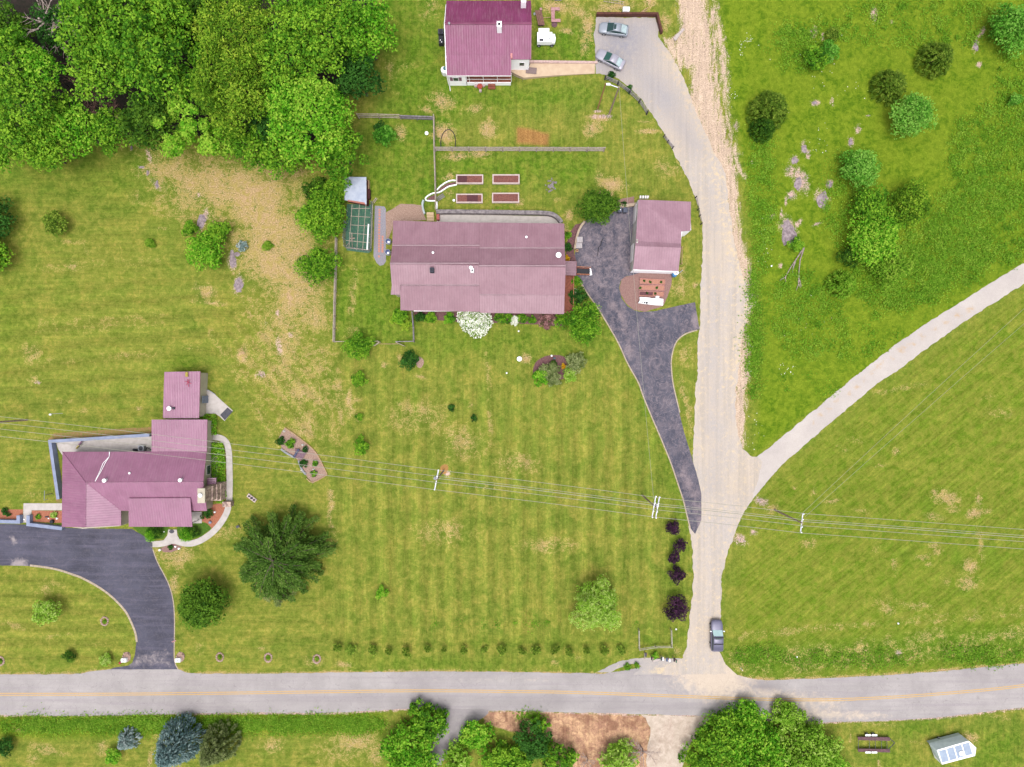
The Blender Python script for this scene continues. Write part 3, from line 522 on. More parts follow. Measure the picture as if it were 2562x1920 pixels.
def m_b2(x, y):
    d = .95 * blob(x, y, *T(9, 170, 1560), 24, 9, 0, .5); d = np.maximum(d, .9 * blob(x, y, *T(9, 130, 1365), 5, 9, 30, .5)); d = np.maximum(d, .45 * pband(x, y, TL(13, (1180, 640), (1490, 640), (1520, 810), (1000, 810)), 1))
    return d, Z0(x), Z0(x), Z0(x)
sheet("sealed_driveway", b2, .018, M_BLK2, .05, .4, 1.2, 0, m_b2, seed=6)
dt = TL(15, (1120, 1205), (1720, 1222), (1700, 1260), (1650, 1330), (1550, 1440), (1480, 1640), (1420, 1900), (1100, 1900), (1165, 1640), (1178, 1450), (1205, 1340), (1160, 1230))
sheet("dirt_track", dt, .014, M_DIRT, .25, .4, 1.2, 0, lambda x, y: (.5 + Z0(x), Z0(x), Z0(x), Z0(x)), seed=8)
pull = TL(15, (740, 835), (830, 790), (930, 745), (1040, 720), (1200, 712), (1350, 722), (1440, 716), (1480, 720), (1420, 850), (1050, 858), (1130, 795), (1100, 770), (1040, 765), (930, 800), (850, 838))
sheet("gravel_pull_off", pull, .014, M_PARK, .12, .3, .8, 0, lambda x, y: (.55 * blob(x, y, *T(15, 1350, 820), 40, 12) + .2, Z0(x), Z0(x), Z0(x)), seed=11)
spur = TL(14, (1640, 1150), (2010, 1160), (2010, 1190), (1960, 1235), (1900, 1265), (1800, 1330), (1760, 1440), (1680, 1500), (1600, 1640), (1450, 1640), (1550, 1400))
sheet("asphalt_spur", spur, .0135, M_ASPH, .08, .3, .8, 0, lambda x, y: (Z0(x), .5 + Z0(x), Z0(x), Z0(x)), seed=12)
# garden gravel path and stony patch by the middle house
M_PATH = mat("blue_grey_gravel", pc(150, 146, 160), pc(182, 176, 184), 6, .95, bmp=.5)
M_STONY = mat("brown_river_gravel", pc(152, 116, 104), pc(206, 178, 160), 7, .95, bmp=.6, lo=.3, hi=.7)
M_MULCH = mat("red_mulch", pc(146, 112, 108), pc(178, 140, 132), 6, .95, bmp=.6, lo=.3, hi=.7)
M_DKMULCH = mat("dark_mulch", pc(104, 72, 78), pc(150, 108, 106), 6, .95, bmp=.6)
M_ORMULCH = mat("orange_brown_mulch", pc(168, 100, 78), pc(206, 138, 108), 6, .95, bmp=.6, lo=.3, hi=.7)
M_CONC = mat("pale_concrete", pc(226, 216, 212), pc(206, 198, 192), 1.2, .85, bmp=.1)
M_CONC2 = mat("weathered_concrete", pc(196, 184, 184), pc(166, 154, 158), .9, .9, bmp=.1)
sheet("gravel_path", TL(6, (1030, 122), (1110, 128), (1125, 150), (1125, 600), (1105, 632), (1072, 640), (1045, 615), (1018, 560), (1022, 350)) , .012, M_PATH, .04, .3, 1, 0)
sheet("stony_patch", TL(6, (1122, 180), (1180, 150), (1250, 105), (1340, 108), (1435, 118), (1450, 190), (1475, 245), (1190, 260), (1180, 320), (1150, 400), (1128, 440)), .014, M_STONY, .05, .3, 1, 0)
sheet("mulch_patch", TL(7, (1045, 722), (1150, 690), (1390, 700), (1380, 800), (1350, 900), (1310, 990), (1150, 1040), (1050, 1018), (985, 960), (945, 890), (932, 830), (950, 760), (985, 735)), .042, M_MULCH, .05, .3, 1, 0)
sheet("mulch_strip", TL(7, (550, 285), (625, 268), (580, 340), (548, 420), (540, 520), (560, 600), (470, 600), (470, 480), (500, 360)), .040, M_DKMULCH, .05, .3, 1, 0)
sheet("foundation_bed", [(1035, 779), (1410, 786), (1412, 818), (1345, 812), (1245, 808), (1150, 806), (1080, 800), (1036, 798)], .012, M_DKMULCH, .12, .3, 1, 0)
sheet("island_bed", [(1333, 925), (1340, 905), (1358, 893), (1380, 889), (1405, 889), (1420, 900), (1430, 925), (1420, 945), (1390, 955), (1350, 950), (1335, 940)], .012, M_DKMULCH, .05, .3, 1, 1)
sheet("forest_floor", [D(*p) for p in [(-150, -150), (800, -150), (800, 120), (740, 200), (720, 300), (640, 330), (560, 300), (420, 290), (300, 290), (180, 300), (60, 320), (-150, 320)]], .010, mat("leaf_litter_shade", pc(54, 42, 36), pc(34, 34, 22), 1.5, .95, bmp=.8), .8, .6, 3, 1)  # leaf litter, coloured extra dark to paint shade into gaps between crowns
sheet("mulch_ring", [(1040, 905), (1043, 895), (1051, 892), (1060, 900), (1061, 910), (1054, 922), (1044, 920)], .012, M_STONY, .03, .3, 1, 1)
sheet("soil_bed", TL(7, (900, 80), (960, 60), (1060, 40), (1062, 100), (1075, 118), (905, 140)), .02, M_MULCH, .08, .3, 1, 0)
# walks and beds of the south-west house
def walk(name, pts, w, z, h, m):
    L, Rr = ribbon("", pts, 0, w, 0, None); mb = MB(); k = len(L)
    vs = [(*q, z) for q in L] + [(*q, z) for q in Rr] + [(*q, z + h) for q in L] + [(*q, z + h) for q in Rr]; fs = []
    for i in range(k - 1): fs += [(2 * k + i, 3 * k + i, 3 * k + i + 1, 2 * k + i + 1), (i, 2 * k + i, 2 * k + i + 1, i + 1), (k + i + 1, 3 * k + i + 1, 3 * k + i, k + i)]
    fs += [(0, k, 3 * k, 2 * k), (k - 1, 3 * k - 1, 4 * k - 1, 2 * k - 1)]
    mb.add(vs, fs); return props(mb.build(name, m), kind='structure')
walk("front_walk", TL(9, (1306, 1386), (1380, 1388), (1450, 1372), (1500, 1352), (1570, 1378), (1650, 1386), (1740, 1358), (1850, 1280), (1930, 1180), (1978, 1080), (1988, 900), (1984, 700), (1980, 580), (1960, 505), (1910, 468), (1832, 462)), 1.02, -.02, .10, M_CONC)
sheet("door_walk", TL(9, (1455, 1262), (1530, 1262), (1535, 1310), (1560, 1355), (1500, 1385), (1440, 1385), (1400, 1390), (1420, 1350), (1450, 1310)), .084, M_CONC, .02, .3, 1, 0)
sheet("dark_bed", TL(9, (1150, 1240), (1460, 1240), (1445, 1290), (1410, 1340), (1300, 1345), (1210, 1300)), .016, mat("clipped_green_turf", pc(66, 104, 26), pc(98, 134, 36), 5, .95, bmp=.5), .03, .3, 1, 0)
sheet("dark_turf", TL(9, (1530, 1240), (1720, 1195), (1790, 1210), (1830, 1250), (1740, 1320), (1650, 1345), (1580, 1335), (1540, 1300)), .016, MATS["clipped_green_turf"], .03, .3, 1, 0)
sheet("mulch_bed", TL(9, (1830, 1050), (1955, 1020), (1950, 1090), (1900, 1180), (1830, 1255), (1790, 1210), (1730, 1180), (1760, 1100)), .014, M_ORMULCH, .03, .3, 1, 0)
sheet("diamond_bed", TL(9, (1385, 1425), (1440, 1400), (1490, 1370), (1530, 1395), (1575, 1412), (1530, 1440), (1480, 1460), (1410, 1455)), .02, M_MULCH, .03, .3, 1, 0)
sheet("west_walk", TL(9, (205, 1035), (545, 1035), (545, 1095), (275, 1095), (272, 1148), (265, 1205), (200, 1200)), .05, M_CONC, .01, .5, 1, 0)
sheet("west_bed", TL(9, (-300, 1085), (200, 1088), (192, 1185), (-300, 1180)), .014, M_ORMULCH, .04, .3, 1, 0)
sheet("entry_bed", TL(9, (276, 1098), (540, 1100), (540, 1205), (282, 1195)), .056, M_ORMULCH, .03, .3, 1, 0)
sheet("wall_bed", TL(9, (415, 480), (470, 430), (900, 400), (1310, 375), (1310, 425), (480, 490), (470, 600), (520, 1030), (490, 1030), (440, 700)), .014, mat("weedy_mulch", pc(176, 132, 96), pc(134, 138, 62), 3, .95, bmp=.5), .08, .3, 1, 0)
sheet("back_patio", TL(9, (480, 480), (1320, 440), (1320, 610), (540, 620), (500, 560)), .03, M_CONC, .0, .5, 1, 0)
sheet("side_patio", TL(9, (1735, 50), (1800, 52), (1860, 95), (1935, 165), (2015, 235), (1942, 325), (1900, 285), (1865, 260), (1730, 262)), .05, M_CONC, .0, .5, 1, 0)
sheet("garden_island", TL(10, (250, 380), (330, 430), (430, 500), (520, 590), (570, 680), (622, 786), (490, 865), (430, 790), (380, 700), (350, 640), (225, 560), (195, 470)), .012, M_STONY, .14, .3, 1, 0)
sheet("house_patio", [(1093, 536), (1380, 542), (1405, 560), (1405, 575), (1093, 575)], .03, M_CONC, 0, .5, 1, 0)

def edging(pts, w, m, z=.03): 
    walk("kerb_edge", pts, w, 0, z, m)
M_EDGE = mat("pale_edging_grit", pc(214, 196, 176), pc(180, 164, 140), 3, .95, bmp=.4)
edging(TL(9, (260, 1572), (400, 1588), (520, 1612), (640, 1655)) + TL(13, (700, 16), (850, 96), (960, 176), (1040, 256), (1094, 320), (1134, 400), (1174, 500), (1183, 575)), .32, M_EDGE, .04)
edging(TL(9, (1322, 1435), (1357, 1540), (1422, 1655)) + TL(13, (1466, 90), (1494, 190), (1507, 300), (1510, 450), (1504, 700), (1516, 770), (1540, 812)), .16, M_EDGE, .03)
edging(TL(7, (590, 770), (648, 872), (738, 992), (828, 1142), (928, 1312), (998, 1482), (1102, 1655)) + TL(11, (1128, 90), (1228, 330), (1298, 490), (1383, 700), (1438, 870), (1483, 1000), (1513, 1130), (1543, 1250)), .2, M_EDGE, .045)
edging(TL(7, (1605, 1196), (1502, 1226), (1433, 1279), (1398, 1352), (1377, 1460), (1383, 1560)) + TL(11, (1394, 0), (1424, 130), (1454, 250)), .2, M_EDGE, .045)
# ================================================================ BUILDINGS
def roofmat(name, c1, c2, axis, period=.40, rough=.38, spec=.5):
    m, n, b, o = newmat(name); v = coord(n); s = n.nodes.new("ShaderNodeSeparateXYZ"); n.links.new(v, s.inputs[0])
    x = s.outputs[0 if axis == 'x' else 1]; fr = mth(n, 'FRACT', mth(n, 'DIVIDE', x, period))
    rib = rng(n, mth(n, 'ABSOLUTE', mth(n, 'SUBTRACT', fr, .5)), .30, .46, 1, 0)
    f = noi(n, v, .35, 6, .75); g = noi(n, coord(n, (4, .25, 1) if axis == 'x' else (.25, 4, 1)), 1, 3)
    c = mixc(n, rng(n, f, .4, .6), c1, c2); c = mixc(n, rng(n, g, .5, .7, 0, .16), c, pc(206, 176, 186))
    c = mixc(n, mth(n, 'MULTIPLY', mth(n, 'SUBTRACT', 1.0, rib), .20), c, tuple([q * .55 for q in c1[:3]] + [1]))
    n.links.new(c, b.inputs["Base Color"]); b.inputs["Roughness"].default_value = rough; b.inputs["Specular IOR Level"].default_value = spec
    bump(n, b, rib, .5, .03); return m
RW = roofmat("wine_metal_roof", pc(150, 62, 114), pc(136, 52, 100), 'x', rough=.4, spec=.35); RW2 = roofmat("wine_metal_roof_b", pc(146, 66, 106), pc(130, 52, 92), 'y'); RA = roofmat("plum_metal_roof_a", pc(174, 116, 148), pc(162, 106, 136), 'x'); RA2 = roofmat("plum_metal_roof_b", pc(176, 116, 150), pc(160, 102, 136), 'y')
RB = roofmat("mauve_metal_roof", pc(172, 130, 144), pc(160, 118, 132), 'x'); RB2 = roofmat("mauve_metal_roof_b", pc(158, 122, 134), pc(138, 102, 114), 'y')
RG = roofmat("pink_metal_roof", pc(188, 146, 162), pc(172, 130, 146), 'x')
WHITE = mat("white_siding", pc(244, 242, 246, .9), pc(236, 234, 240, .9), 1, .6, bmp=.05)
CREAM = mat("cream_siding", pc(222, 212, 190), pc(206, 196, 176), 1, .7, bmp=.05)
TRIM = mat("white_trim", pc(240, 234, 236, .7), pc(226, 220, 222, .7), 2, .6, bmp=.0)
GLASS = mat("window_glass", (.02, .03, .04, 1), (.03, .045, .06, 1), 1, .08, bmp=0, spec=.8)
SHUT = mat("plum_shutter", pc(160, 112, 138), pc(148, 100, 126), 3, .6)
DECK = mat("stained_deck", pc(168, 98, 76), pc(138, 78, 62), 3, .8, bmp=.2)
WOOD = mat("weathered_wood", pc(216, 200, 182), pc(176, 160, 148), 3, .9, bmp=.3)
GREYW = mat("grey_barn_boards", pc(178, 170, 176), pc(136, 128, 136), 3, .9, bmp=.3)
TANW = mat("tan_lumber", pc(214, 184, 140), pc(188, 152, 110), 3, .8, bmp=.2)
STONE = mat("field_stone", pc(228, 200, 184), pc(160, 134, 128), 2.2, .9, bmp=.8, lo=.42, hi=.58)
GREYST = mat("grey_stone_block", pc(176, 166, 168), pc(120, 112, 116), 2.0, .9, bmp=.5)
BLUEW = mat("blue_grey_block", pc(168, 178, 206), pc(148, 158, 190), 1.0, .8, bmp=.1)
BLACK = mat("black_rubber", (.012, .012, .016, 1), (.02, .02, .025, 1), 5, .7, bmp=.1)
DGREY = mat("dark_grey_metal", pc(84, 84, 96), pc(66, 66, 78), 4, .5)
LGREY = mat("light_grey_metal", pc(196, 198, 206), pc(176, 178, 188), 3, .45, bmp=.02)
WPLAST = mat("white_plastic", (.78, .78, .8, 1), (.7, .7, .72, 1), 3, .4, bmp=.02)
def Pz(pts): return [P(*p) for p in pts]
def roof(parent, name, pts, m, t=.12):
    mb = MB(); mb.slab([tuple(P(*p)) for p in pts], t); return mb.build(name, m, parent)
def wallrun(parent, pts, z0, tops, m, th=.2, name="wall"):     # vertical wall panels between ground points (world xy)
    for i in range(len(pts) - 1):
        a, b_ = Vector(pts[i]), Vector(pts[i + 1]); d = (b_ - a).normalized(); nn = Vector((-d.y, d.x)) * th / 2
        t0, t1 = tops[i], tops[i + 1]; mb = MB()
        q = [a + nn, b_ + nn, b_ - nn, a - nn]; zt = [t0, t1, t1, t0]
        mb.add([(*p, z0) for p in q] + [(*p, zt[k]) for k, p in enumerate(q)], [(3, 2, 1, 0), (4, 5, 6, 7), (0, 1, 5, 4), (1, 2, 6, 5), (2, 3, 7, 6), (3, 0, 4, 7)])
        mb.build(name, m, parent)
def window(parent, c, w, h, axis='x', fm=TRIM, shutters=False):
    x, y, z = c; e = .06
    mb = MB()
    if axis == 'x':
        mb.box(x - w / 2 - .07, x + w / 2 + .07, y - .05, y + .05, z - .07, z + h + .07); f = mb.build("window", fm, parent)
        MB().box(x - w / 2, x + w / 2, y - .07, y + .07, z, z + h).build("pane", GLASS, f)
        if shutters:
            for s in (-1, 1): MB().box(x + s * (w / 2 + .35) - .22, x + s * (w / 2 + .35) + .22, y - .06, y + .06, z - .05, z + h + .05).build("shutter", SHUT, parent)
    else:
        mb.box(x - .05, x + .05, y - w / 2 - .07, y + w / 2 + .07, z - .07, z + h + .07); f = mb.build("window", fm, parent)
        MB().box(x - .07, x + .07, y - w / 2, y + w / 2, z, z + h).build("pane", GLASS, f)
def vent(parent, px, py, z, h=.5, w=.4, m=None, cap=True, name="roof_vent"):
    c = P(px, py, z); mb = MB(); mb.lathe((c.x, c.y, z - .3), [(w * .5, 0), (w * .5, h + .2), (w * .72, h + .22), (w * .72, h + .36), (w * .3, h + .46)], 12)
    return mb.build(name, m or WPLAST, parent)

# ---------------------------------------------------------------- white house at the north
def ZA(x, y): return (1090 + x / 6.909, y / 6.909)
A = thing("white_house", "white sided house with plum metal roof and open porch facing the yard", "house", P(1222, 120))
zr, ze, zp = 6.9, 4.7, 3.9
rl, rr = P(1113, 59.5, zr), P(1330, 59.5, zr); yr = rl.y
el = P(1114, 140, ze); er = P(1329.5, 148.8, ze); pm = P(1279, 140.5, ze + .06); ps = P(1278.6, 189.4, zp); pl = P(1115, 189.6, zp)
x0, x1 = rl.x, rr.x; ye = er.y; yn = yr + (yr - ye) + .6
def slabv(parent, name, pts, m, t=.12): mb = MB(); mb.slab([tuple(p) for p in pts], t); return mb.build(name, m, parent)
slabv(A, "roof", [(x0, yr, zr), (x1, yr, zr), (x1, ye, ze), (x0, ye, ze)], RW)
slabv(A, "roof", [(x0, yn, ze - .3), (x1, yn, ze - .3), (x1, yr + .003, zr), (x0, yr + .003, zr)], RW)
xp = pm.x; yb = pm.y
slabv(A, "porch_roof", [(x0 + .02, yb, ze + .42), (xp, yb, ze + .42), (xp, ps.y, zp), (x0 + .02, ps.y, zp)], RW)
MB().box(x0 - .02, x1 + .02, yr - .16, yr + .16, zr - .05, zr + .07).build("ridge_cap", RW2, A)
wl = P(1123, 213.5, 0).x; ws_ = P(1123, 213.3, 0).y; wr = x1 - .35; xr = P(1166.7, 200, 1).x; xpr = P(1278, 212, 0).x; ybk = ws_ + 2.3
wallrun(A, [(wl, ws_), (xr, ws_)], 0, [zp - .1, zp - .1], WHITE); wallrun(A, [(wl, ws_ + .1), (wl, yb)], 0, [zp - .1, ze + .2], WHITE)
wallrun(A, [(wl, yb), (wl, yr), (wl, yn - .5)], 0, [ze - .1, zr - .2, ze - .5], WHITE); wallrun(A, [(xr, ws_ + .1), (xr, ybk)], 1.0, [zp - .1, ze - .1], WHITE); wallrun(A, [(xr, ybk), (xpr, ybk)], 0, [ze - .2, ze - .2], WHITE)
yse = P(1300, 170.8, 0).y - .6
wallrun(A, [(xpr, ybk), (xpr, yse), (wr, yse)], 0, [ze - .2, ze - .2, ze - .2], WHITE); wallrun(A, [(wr, yse + .1), (wr, yr), (wr, yn - .5)], 0, [ze - .1, zr - .2, ze - .5], WHITE); wallrun(A, [(wl, yn - .5), (wr, yn - .5)], 0, [ze - .5, ze - .5], WHITE)
MB().box(xr + .1, xpr, ws_ + .02, ybk - .1, .85, 1.0).build("porch_deck", DECK, A); MB().box(xr + .1, xpr, ws_ - .06, ws_ + .02, 0, 1.02).build("porch_skirt", WHITE, A)
for k in range(4): MB().box(*( [xr + .5 + k * 2.3] * 1), xr + .6 + k * 2.3, ws_ + .03, ws_ + .13, 1.0, zp - .05).build("porch_post", TRIM, A)
MB().box(xr + .1, xpr, ws_ + .04, ws_ + .10, 1.85, 1.93).build("porch_railing", TRIM, A)
for k, (w_, z_) in enumerate(((1.2, .6), (1.2, .35))): MB().box(P(*ZA(970, 1400)).x - .6, P(*ZA(970, 1400)).x + .6, ws_ - .06 - .35 * (k + 1), ws_ - .06 - .35 * k, 0, z_ ).build("porch_step", DECK, A)
c = P(*ZA(350, 1340), 2.2); window(A, (c.x, ws_ - .12, 1.9), .75, 1.0, 'x', shutters=True); c = P(*ZA(1490, 1060), 3)
window(A, (c.x, yse - .12, 2.4), .7, .9)
MB().box(x0, xp, ps.y - .08, ps.y - .005, zp - .2, zp - .02).build("gutter", TRIM, A)
MB().tube((wl + .15, ws_ - .15, zp - .2), (wl + .15, ws_ - .15, .1), .07).tube((wl + .15, ws_ - .15, .1), (wl + .25, ws_ - 1.0, .05), .07).build("downspout", TRIM, A)
def chimney(parent, px, py, z0, z1, s, m=WHITE):
    c = P(px, py, z1); mb = MB(); mb.cbox(c, s, s * 1.2, z0, z1); o = mb.build("chimney", m, parent)
    MB().cbox(c, s * .5, s * .5, z1, z1 + .06).build("flue", BLACK, o); return o
chimney(A, 1249, 60.5, 5.6, 8.1, .75); chimney(A, 1310, -2, 4.5, 6.9, .8)
vent(A, 1124, 61, 6.9, .3, .25, LGREY); MB().box(P(1278, 0, 4.8).x - .03, P(1282, 0, 4.8).x, P(0, 148, 4.8).y, P(0, 137, 4.8).y, ze + .05, ze + .5).build("flashing", mat("pink_flashing", pc(250, 170, 170), None, 2), A)
walk_pts = TL(3, (-10, 555), (150, 590), (165, 570), (720, 548), (718, 640), (470, 655), (100, 690), (-10, 640))
mb = MB(); pp = xy(walk_pts); mb.prism(pp, 0, [.95, .8, .8, .14, .14, .3, .7, .9]); o = mb.build("front_walk", mat("tan_concrete", pc(234, 208, 178), pc(220, 190, 162), 1, .85, bmp=.1)); o["kind"] = "structure"
w = thing("garden_wall", "low pale pink block wall edging the walk to the white house", "wall", P(1400, 164))
a_, b_ = P(*T(3, 165, 560)), P(*T(3, 720, 545)); mb = MB()
for k in range(14):
    q = a_.lerp(b_, k / 13.0); mb.cbox(q, (b_.x - a_.x) / 13 - .03, .38, 0, 1.15 - .9 * k / 13, -.02)
mb.build("blocks", mat("pink_block", pc(236, 204, 196), pc(210, 176, 170), 3, .9, bmp=.3), w)
single(MB().cbox(P(*ZA(1650, 1265)), 1.75, 1.0, .82, .90, -.09), "door_mat", mat("taupe_mat", pc(158, 136, 134), None, 8), "taupe rectangular mat on the tan walk by the white house", "mat", P(*ZA(1650, 1265)))
rl_ = thing("handrail", "dark metal handrail beside the porch of the white house", "railing", P(*ZA(1400, 1340)))
a_, b_ = P(*ZA(1310, 1300), 1.8), P(*ZA(1500, 1370), 1.5); mb = MB(); mb.tube(a_, b_, .03)
mb.build("top_rail", DGREY, rl_); mb = MB()
for k in range(5): q = a_.lerp(b_, k / 4); mb = MB(); mb.tube((q.x, q.y, .5), q, .02); mb.build("baluster", DGREY, rl_)

# ---------------------------------------------------------------- middle house
B = thing("long_house", "long middle house with dusty mauve metal roof stepped in four slopes", "house", P(1200, 680))
def midroof(xl0, xl1, dz, xs, ysouth, sb, fl):
    zr, zn, zne, zs, zse = 6.4 + dz, 4.55 + dz, 3.6 + dz, (5.0 if dz == 0 else 4.3) + dz, 3.2 + dz
    a = (P(xs[0], 662, zr).x, P(xs[1], 662, zr).x)
    yR = P(0, xl0[0], zr).y; yRe = P(0, xl1[0], zr).y
    def yy(v, z): return P(0, v, z).y
    rows = [(xl0[1], xl1[1], zne), (xl0[2], xl1[2], zn), (xl0[0], xl1[0], zr), (xl0[3], xl1[3], zs), (xl0[4], xl1[4], zse)]
    return [((a[0], yy(l, z), z), (a[1], yy(r, z), z)) for l, r, z in rows]
west = midroof((660, 552.4, 614.6, 714.5, 776.8), (664.8, 557.8, 621.5, 717.0, 780.5), 0, (976, 1198.5), 0, 0, 0)
east = midroof((666.0, 557.0, 621.8, 737.6, 783.0), (669.6, 559.6, 624.7, 740.5, 786.2), .12, (1198.5, 1415.5), 0, 0, 0)
zone = [("roof", 0, 1), ("roof", 1, 2), ("roof", 2, 3), ("roof", 3, 4)]
for sec, nm in ((west, 'w'), (east, 'e')):
    for k in range(4):
        (l0, r0), (l1, r1) = sec[k], sec[k + 1]
        l0, r0, l1, r1 = [list(q) for q in (l0, r0, l1, r1)]
        if nm == 'w' and k == 0: l0[0] = P(983, 552, 3.75).x
        if nm == 'w' and k == 2:
            pts = [l0, r0, (r1[0], r1[1], r1[2]), (l1[0], l1[1], l1[2])]
            slabv(B, "roof", pts, RB)
            zz = 4.45; y2 = P(0, 737.6, zz).y; xa = P(1001.8, 0, zz).x; slabv(B, "roof", [(l1[0], l1[1], l1[2] - .003), (xa, l1[1], l1[2] - .003), (xa, y2, zz), (P(977.5, 0, zz).x, y2, zz)], RB)
            continue
        if nm == 'w' and k == 3: l0[0] = P(1001.8, 0, 5.0).x; l1[0] = P(1001.8, 0, 3.2).x; l0[2] += .1; r0[2] += .1
        if k == 3 and nm == 'e': pass
        slabv(B, "roof", [l0, r0, r1, l1], RB)
        if k in (1, 3):
            mb = MB(); mb.box(min(l0[0], l1[0]) if k == 1 else l0[0], r0[0], l0[1] - .12, l0[1] + .12, l0[2] - .02, l0[2] + .05); mb.build("roof_flashing", RB2, B)
    (l, r) = sec[2]; MB().box(l[0] - .02, r[0], l[1] - .14, l[1] + .14, l[2] - .04, l[2] + .07).build("ridge_cap", RB2, B)
xw, xe = P(983, 0, 3).x + .35, P(1414, 0, 3).x - .5; yN = west[0][0][1] - .5; yS = P(0, 780, 3.2).y + .55; xw2 = P(1001.8, 0, 3).x + .5
wallrun(B, [(xw, yN), (xe, yN)], 0, [3.5, 3.5], CREAM); wallrun(B, [(xe, yN), (xe, yS)], 0, [3.6, 3.1], CREAM); wallrun(B, [(xw2, yS), (xe, yS)], 0, [3.0, 3.0], CREAM)
wallrun(B, [(xw, yN), (xw, west[1][0][1]), (xw, west[2][0][1]), (xw, P(0, 734, 4).y)], 0, [3.5, 4.3, 6.2, 4.2], CREAM); wallrun(B, [(xw, P(0, 734, 4).y), (xw2, P(0, 734, 4).y), (xw2, yS)], 0, [4.1, 4.1, 3.0], CREAM)
for k in range(6): window(B, (xw2 + 2.5 + k * 4.2, yS - .12, 1.0), 1.2, 1.2)
window(B, (xw - .12, 20.5, 1.2), 1.0, 1.1, 'y'); window(B, (xw - .12, 24, 1.2), 1.0, 1.1, 'y'); window(B, (xe + .12, 22, 1.2), 1.0, 1.1, 'y')
MB().box(P(1035, 0, 3.2).x, P(1145, 0, 3.2).x, west[4][0][1] - .16, west[4][0][1] - .02, 3.0, 3.16).build("gutter", TRIM, B)
c = chimney(B, 1080, 675.5, 5.6, 6.9, .62, mat("charcoal_chimney", pc(74, 78, 92), None, 3)); chimney(B, 1181.5, 677, 5.6, 6.6, .5, WPLAST)
vent(B, 1084, 633.5, 5.2, .35, .28); vent(B, 1317, 594.5, 4.2, .3, .28); vent(B, 1397, 640, 5.4, .5, .62); vent(B, 1179, 672, 5.9, .7, .42)
o = slabv(B, "entry_roof", [P(1414, 653.5, 3.3), P(1442.5, 654.2, 2.9), P(1441.5, 690, 2.9), P(1414, 689, 3.3)], RB2)
for q in ((1440, 657), (1440, 687)): p_ = P(*q, 2.8); MB().cbox(p_, .14, .14, .6, 2.85).build("porch_post", DECK, B)
MB().prism([tuple(P(*q)[:2]) for q in ((1413, 655), (1442, 656), (1442, 690), (1433.5, 691), (1432.5, 784), (1408, 784))], .45, .62).build("deck", DECK, B)
for q0, q1 in (((1433.3, 692), (1432.6, 783)), ((1432.4, 783), (1410, 783.5))):
    a_, b_ = P(*q0), P(*q1); mb = MB(); mb.tube((a_.x, a_.y, 1.5), (b_.x, b_.y, 1.5), .05)
    for k in range(9): q = a_.lerp(b_, k / 8); mb.tube((q.x, q.y, .6), (q.x, q.y, 1.5), .03, n=5)
    mb.build("deck_railing", mat("orange_cedar", pc(226, 156, 120), pc(200, 130, 96), 3), B)
rp = thing("entry_ramp", "wooden ramp with black tread mat leading from the long house to the blacktop", "ramp", P(1460, 682))
a0, a1, a2, a3 = P(1442, 671), P(1476, 672), P(1475, 689.5), P(1442, 689)
mb = MB(); mb.prism([a0[:2], a1[:2], a2[:2], a3[:2]], 0.0, [.6, .22, .22, .6]); mb.build("ramp_deck", DECK, rp)
mb = MB(); q = [a0.lerp(a3, .12), a1.lerp(a2, .12), a1.lerp(a2, .88), a0.lerp(a3, .88)]; mb.prism([v[:2] for v in q], 0.1, [.63, .25, .25, .63]); mb.build("tread_mat", BLACK, rp)
mb = MB(); mb.prism([P(1475, 672)[:2], P(1478, 673)[:2], P(1481, 689)[:2], P(1474.5, 690)[:2]], 0, .24); mb.build("landing", WPLAST, rp)
for y0_, y1_ in ((a0, a1), (a3, a2)): mb = MB(); mb.tube((y0_.x, y0_.y, 1.4), (y1_.x, y1_.y, 1.0), .045); [mb.tube((y0_.lerp(y1_, k / 4).x, y0_.y, .3), (y0_.lerp(y1_, k / 4).x, y0_.y, 1.4 - .1 * k), .03, n=5) for k in range(5)]; mb.build("handrail", MATS["orange_cedar"], rp)

# ---------------------------------------------------------------- garage of the middle house
G_ = thing("garage", "detached garage with pale pink metal roof beside the blacktop", "garage", P(1640, 590))
def q3(px, py, z): return tuple(P(px, py, z))
zz = dict(nw=3.0, br=4.1, rd=4.75, so=3.1)
slabv(G_, "roof", [q3(1597.5, 499.7, 3.0), q3(1729, 505, 3.0), q3(1728, 577.5, 4.05), q3(1704.8, 579.5, 4.05), q3(1704, 610, 4.25), q3(1590.6, 604, 4.25)], RG)
slabv(G_, "roof", [q3(1590.6, 604, 4.26), q3(1704, 610, 4.26), q3(1704, 620.4, 4.85), q3(1589.7, 616, 4.85)], RG)
slabv(G_, "roof", [q3(1589.7, 616, 4.853), q3(1704, 620.4, 4.853), q3(1697.5, 679.3, 3.0), q3(1584, 674.5, 3.0)], RG)
gc = [P(1589, 514), P(1713, 518.5), P(1711.5, 590), P(1690, 592), P(1682.5, 684.5), P(1577, 681)]
tp = [2.85, 2.85, 3.9, 3.9, 2.85, 2.9]
gc = [Vector((p.x, p.y)) for p in gc]
wallrun(G_, gc, 0, tp, WHITE); ridge = gc[0].lerp(gc[5], .64)
wallrun(G_, [gc[0], gc[0].lerp(gc[5], .58), ridge, gc[5]], 0, [2.8, 4.1, 4.55, 2.8], mat("white_stained_siding", pc(214, 214, 212, .6), pc(184, 172, 160, .6), .8, .8), .24)
for t0 in (.16, .74):
    a_ = gc[0].lerp(gc[5], t0); mb = MB(); mb.box(a_.x - .2, a_.x - .13, a_.y - 1.4, a_.y + 1.4, .05, 2.3, -.05); mb.build("garage_door", TRIM, G_)
MB().box(gc[5].x, gc[4].x, gc[5].y - .5, gc[5].y - .02, 0.0, .03).build("threshold", M_CONC, G_)
